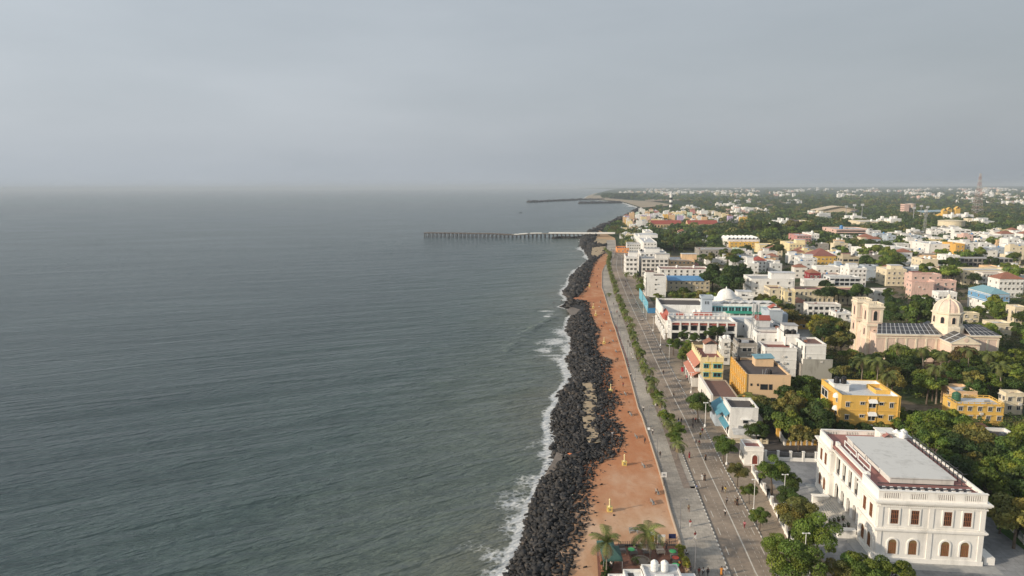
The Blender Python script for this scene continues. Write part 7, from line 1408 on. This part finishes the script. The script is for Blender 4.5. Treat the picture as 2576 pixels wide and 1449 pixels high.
def picnic(x, y, lab):
    X, Y, _ = EP(x, y); o = thing('picnic_table', lab, 'picnic table', (X, Y, CZ+.03), .02, 'timber tables on the cafe terrace'); link('tabletop', TB, o)
    for s in (-1, 1): link('seat', TSEAT, o, (0, .75*s, 0)); link('backrest', TBK, o, (0, .95*s, 0))
    for s in (-.65, .65):
        link('leg', TL, o, (s, 0, 0))
        for q in (-.85, .85): k = link('leg', TL, o, (s, q, 0)); k.scale = (1, 1, 1.35)
for x, y, l in [(670, 920, 'grey timber picnic table touching the green gazebo'), (930, 950, 'grey timber picnic table under the green disc left of centre'), (1230, 930, 'grey timber picnic table in the middle of the cafe terrace'), (1545, 930, 'grey timber picnic table right of the tall pale palm trunk'), (1850, 1000, 'grey timber picnic table between the green and red discs'), (1890, 1130, 'grey timber picnic table below the red disc')]: picnic(x, y, l)
def disc(x, y, c, cn, lab):
    X, Y, _ = EP(x, y, CZ+.95); o = thing('round_table', lab, 'round table', (X, Y, CZ+.03), 0, 'round cafe tables'); a = MB(); a.lathe([(.62, .92), (.66, .94), (.66, .98), (.6, 1.0)], 20); a.build('tabletop', plain(cn, c, .4, .05), o); a = MB(); a.lathe([(.3, 0), (.3, .05), (.05, .08), (.05, .92)], 8); a.build('stem', METAL, o)
disc(890, 850, (.07, .46, .14), 'disc_green', 'bright green round table near the green gazebo'); disc(1830, 890, (.07, .46, .14), 'disc_green', 'bright green round table at the back right corner of the terrace'); disc(1895, 1035, (.60, .07, .03), 'disc_red', 'bright red round table by the cafe hedge'); disc(1895, 1200, (.07, .46, .14), 'disc_green', 'bright green round table beside the white cafe roof')
X, Y, _ = EP(1115, 1130); o = thing('round_planter', 'round stone planter bed in the middle of the cafe terrace', 'planter', (X, Y, CZ)); a = MB(); a.lathe([(1.55, 0), (1.55, .5), (1.25, .5), (1.2, .25), (.1, .3)], 22); a.build('planter_ring', stucco('planter_stone', (.30, .24, .19), .4), o)
X, Y, _ = EP(1000, 1200); palm(X, Y, 1.2, .45, 'young potted palm in the round planter bed', None, CZ+.1)
for x, y, R_ in [(2000, 790, .95), (2010, 860, .8), (2120, 1080, .9), (2150, 1170, .8), (2030, 960, .6)]: X, Y, _ = EP(x, y, CZ+1.2); tree(X, Y, R_, 'fine', 'yellow-green', 'yellow-green shrub in the hedge between cafe and promenade', 'hedge shrubs of the cafe', CZ, 1.0)
for x, y, R_ in [(300, 1180, .9), (330, 1300, .9), (420, 1120, .7), (300, 1420, .9)]: X, Y, _ = EP(x, y, CZ+.8); tree(X, Y, R_, 'fine', 'deep green', 'dark shrub along the rusty cafe wall below the gazebo', 'dark cafe shrubs', CZ, .8)
def board(x, y, w, h, z0, mats, lab, split=False):
    X, Y, _ = EP(x, y); o = thing('sign_board', lab, 'sign board', (X, Y, CZ)); a = MB(); a.box(-w/2, -.06, z0, w/2, .06, z0+h, 0)
    if split: a.box(-w/2+.08, -.07, z0+.05, -w/2+w*.35, .05, z0+h-.05, 1); a.box(-w/2+w*.4, -.07, z0+.05, w/2-.08, .05, z0+h*.72, 2)
    a.build('panel', mats, o); a = MB()
    for s in (-.42, .42): a.box(w*s-.04, -.03, -.1, w*s+.04, .03, z0)
    a.build('post', DARK, o)
MUS = plain('sign_mustard', (.45, .32, .03), .6); NAVY = plain('sign_navy', (.02, .03, .10), .5)
board(1330, 705, 1.5, 2.2, .15, [WHITEP, MUS, MUS], 'tall mustard and white sign panel behind the cafe palm', True); board(1570, 720, 1.5, 1.7, .2, [WHITEP, METAL, wall('lemon')], 'white poster board beside the cafe fence', True); board(1815, 690, 1.4, .9, .9, [NAVY, NAVY, NAVY], 'dark navy board on posts at the corner of the sand')
person(*E4(1450, 690), 'red', 'dark', 'between the cafe sign panels', 'stand', z=CZ+.02); person(*E4(2140, 985), 'white', 'dark', 'on the kerb by the cafe hedge', 'sit', rz=-.8); person(*E4(2230, 1345), 'dark', 'dark', 'on the paving beside the cafe hedge', 'sit', rz=.5)
for x, y, t_ in [(1110, 830, 'white'), (1680, 850, 'dark'), (440, 1290, 'white'), (1990, 1270, 'orange')]: person(*E4(x, y), t_, 'dark', 'on the cafe terrace', 'stand', z=CZ+.03)
def kiosk():
    z1 = CZ+3.1; A = EP(1110, 1180, z1+.35); B_ = EP(1930, 1195, z1+.35); w = B_[0]-A[0]; o = thing('cafe_kiosk', 'white flat-roofed cafe kiosk with two white water tanks at the bottom edge', 'kiosk', (A[0], A[1]-9, CZ)); shell(o, w, 9, 3.1, wall('white'), roofm('pale'), .35, [2.9], cap=False)
    W_ = wall('white'); C_ = EP(360, 1400, CZ+2.6); D_ = EP(715, 1340, CZ+3.0); x0 = C_[0]-A[0]; x1 = D_[0]-A[0]; a = MB(); a.box(x1, .5, -.3, -.003, 8.2, 2.6); a.ring(x1, .5, -.003, 8.2, .2, 2.6, 3.0); a.box(x0, .5, -.3, x1-.003, 7.4, 2.35); a.ring(x0, .5, x1-.003, 7.4, .2, 2.35, 2.6); E__ = EP(2330, 1395, CZ+2.6); a.box(w+.003, .5, -.3, E__[0]-A[0], 7.6, 2.5); a.build('side_wing', W_, o)
    a = MB(); a.box(x1+.7, 6.4, 2.602, x1+1.7, 7.6, 2.64); a.build('roof_hatch', DARK, o)
    for x, y in ((1412, 1320), (1640, 1330)): P_ = EP(x, y, CZ+3.1); link('water_tank', TANK['w'], o, (P_[0]-A[0], P_[1]-A[1]+9, 3.102), 0, (.92, .92, 1.12))
    a = MB(); a.box(w*.3, 5.5, 3.102, w*.8, 6.1, 3.25); a.build('tank_stand', WHITEP, o)
    for i in range(3): link('window', WIND, o, (w*(i+.5)/3, 0, 1.0), 0, (1.4, 1, 1.2))
kiosk()
# ------------------------------------------------------------------ haze in the air
m = bpy.data.materials.new('haze_air'); m.use_nodes = True; t = m.node_tree
for n in list(t.nodes): t.nodes.remove(n)
oo = add(t, 'ShaderNodeOutputMaterial'); pv = add(t, 'ShaderNodeVolumePrincipled'); pv.inputs['Density'].default_value = .0001; pv.inputs['Color'].default_value = (.66, .74, .82, 1); pv.inputs['Anisotropy'].default_value = 0.0; t.links.new(pv.outputs[0], oo.inputs['Volume'])
hz = MB(); hz.box(-26500, -700, -9, 26500, 26800, 108); o = hz.build('haze', m); o['kind'] = 'stuff'
# ------------------------------------------------------------------ labels: make each one single out its thing
from collections import defaultdict
MARK = [('the white arcaded hall', 2250, 1250), ('the yellow apartments', 2170, 1010), ('the church towers', 2180, 800), ('the church dome', 2380, 810), ('the peach block', 1930, 960), ('the yellow restaurant', 1780, 900), ('the red-awninged hotel', 1750, 810), ('the canopied white house', 1860, 1070), ('the blue metal roof', 1730, 705), ('the round white water tank', 2390, 575), ('the banded lighthouse', 1687, 520), ('the lattice mast', 2458, 530), ('the arched sports hall', 2100, 540), ('the blue house', 2500, 745), ('the white balconied flats', 1630, 650), ('the rose-pink hotel', 2035, 600), ('the yellow mansion', 1880, 615), ('the bright white school', 1940, 700), ('the pink houses', 2340, 700), ('the concrete frame building', 2480, 650), ('the cafe gazebo', 1535, 1380), ('the sand pit', 1485, 1040), ('the cafe kiosk', 1650, 1430), ('the gate house', 1890, 1150), ('the blue hoarding', 1620, 770), ('the bend of the promenade', 1545, 655), ('the pier head', 1545, 595)]
def where(o):
    p = o.matrix_world.translation if False else o.location; x, y = pj(p.x, p.y, p.z+1); d = min(MARK, key=lambda q: abs(q[1]-x)+1.6*abs(q[2]-y)); dx, dy = x-d[1], y-d[2]
    return ('right of ' if dx > 0 else 'left of ')+d[0] if abs(dx) > 1.2*abs(dy) else ('in front of ' if dy > 0 else 'behind ')+d[0]
ORD = ['nearest', 'second nearest', 'third nearest', 'fourth nearest', 'fifth nearest', 'sixth nearest', 'seventh nearest', 'eighth nearest']
def cap(s): w = s.split(); return ' '.join(w[:16])
groups = defaultdict(list)
for o in THINGS:
    if o.name.startswith('boulder') or o.name.startswith('bollard'): continue
    groups[o['label']].append(o)
for lab, L_ in list(groups.items()):
    if len(L_) == 1: continue
    if len(L_) <= 8:
        L_.sort(key=lambda o: o.location.y)
        for i, o in enumerate(L_): o['label'] = (('nearer ' if i == 0 else 'farther ') if len(L_) == 2 else ORD[i]+' ')+lab
        continue
    sub_ = defaultdict(list)
    for o in L_:
        l2 = lab+', '+where(o)
        if len(l2.split()) > 16:
            l2 = lab
            for w in (' in the middle town', ' in the right-hand town', ' in the fishing village', ' among the town houses', ' in the grove behind the white hall', ' among the street-front buildings', ' in the planted median of the promenade', ' behind the sea-front hotels', ' on the landward side of the road'): l2 = l2.replace(w, '')
            l2 = l2+', '+where(o)
        sub_[l2].append(o)
    for l2, M in sub_.items():
        M.sort(key=lambda o: o.location.y); n = len(M)
        for i, o in enumerate(M):
            if n == 1: o['label'] = l2
            elif n == 2: o['label'] = ('nearer ' if i == 0 else 'farther ')+l2
            elif n <= 8: o['label'] = ORD[i]+' '+l2
            else: o['label'] = ORD[i]+' '+l2 if i < 8 else 'more distant '+l2
            if len(o['label'].split()) > 16: 
                q = o['label'].replace(', ', ' ').replace(' the ', ' ')
                if len(q.split()) > 16: q = q.replace(where(o).replace('the ', ''), '').strip()
                o['label'] = cap(q)
grp2 = defaultdict(list)
for o in THINGS: grp2[o['label']].append(o)
for lab, L_ in grp2.items():
    if len(L_) > 1:
        for o in L_:
            if 'group' not in o: o['group'] = lab[:60]
print('things', len(THINGS), 'objects', len(bpy.data.objects), 'shared labels', sum(len(v) for v in grp2.values() if len(v) > 1))
for o in list(bpy.data.meshes):
    if o.users == 0: bpy.data.meshes.remove(o)
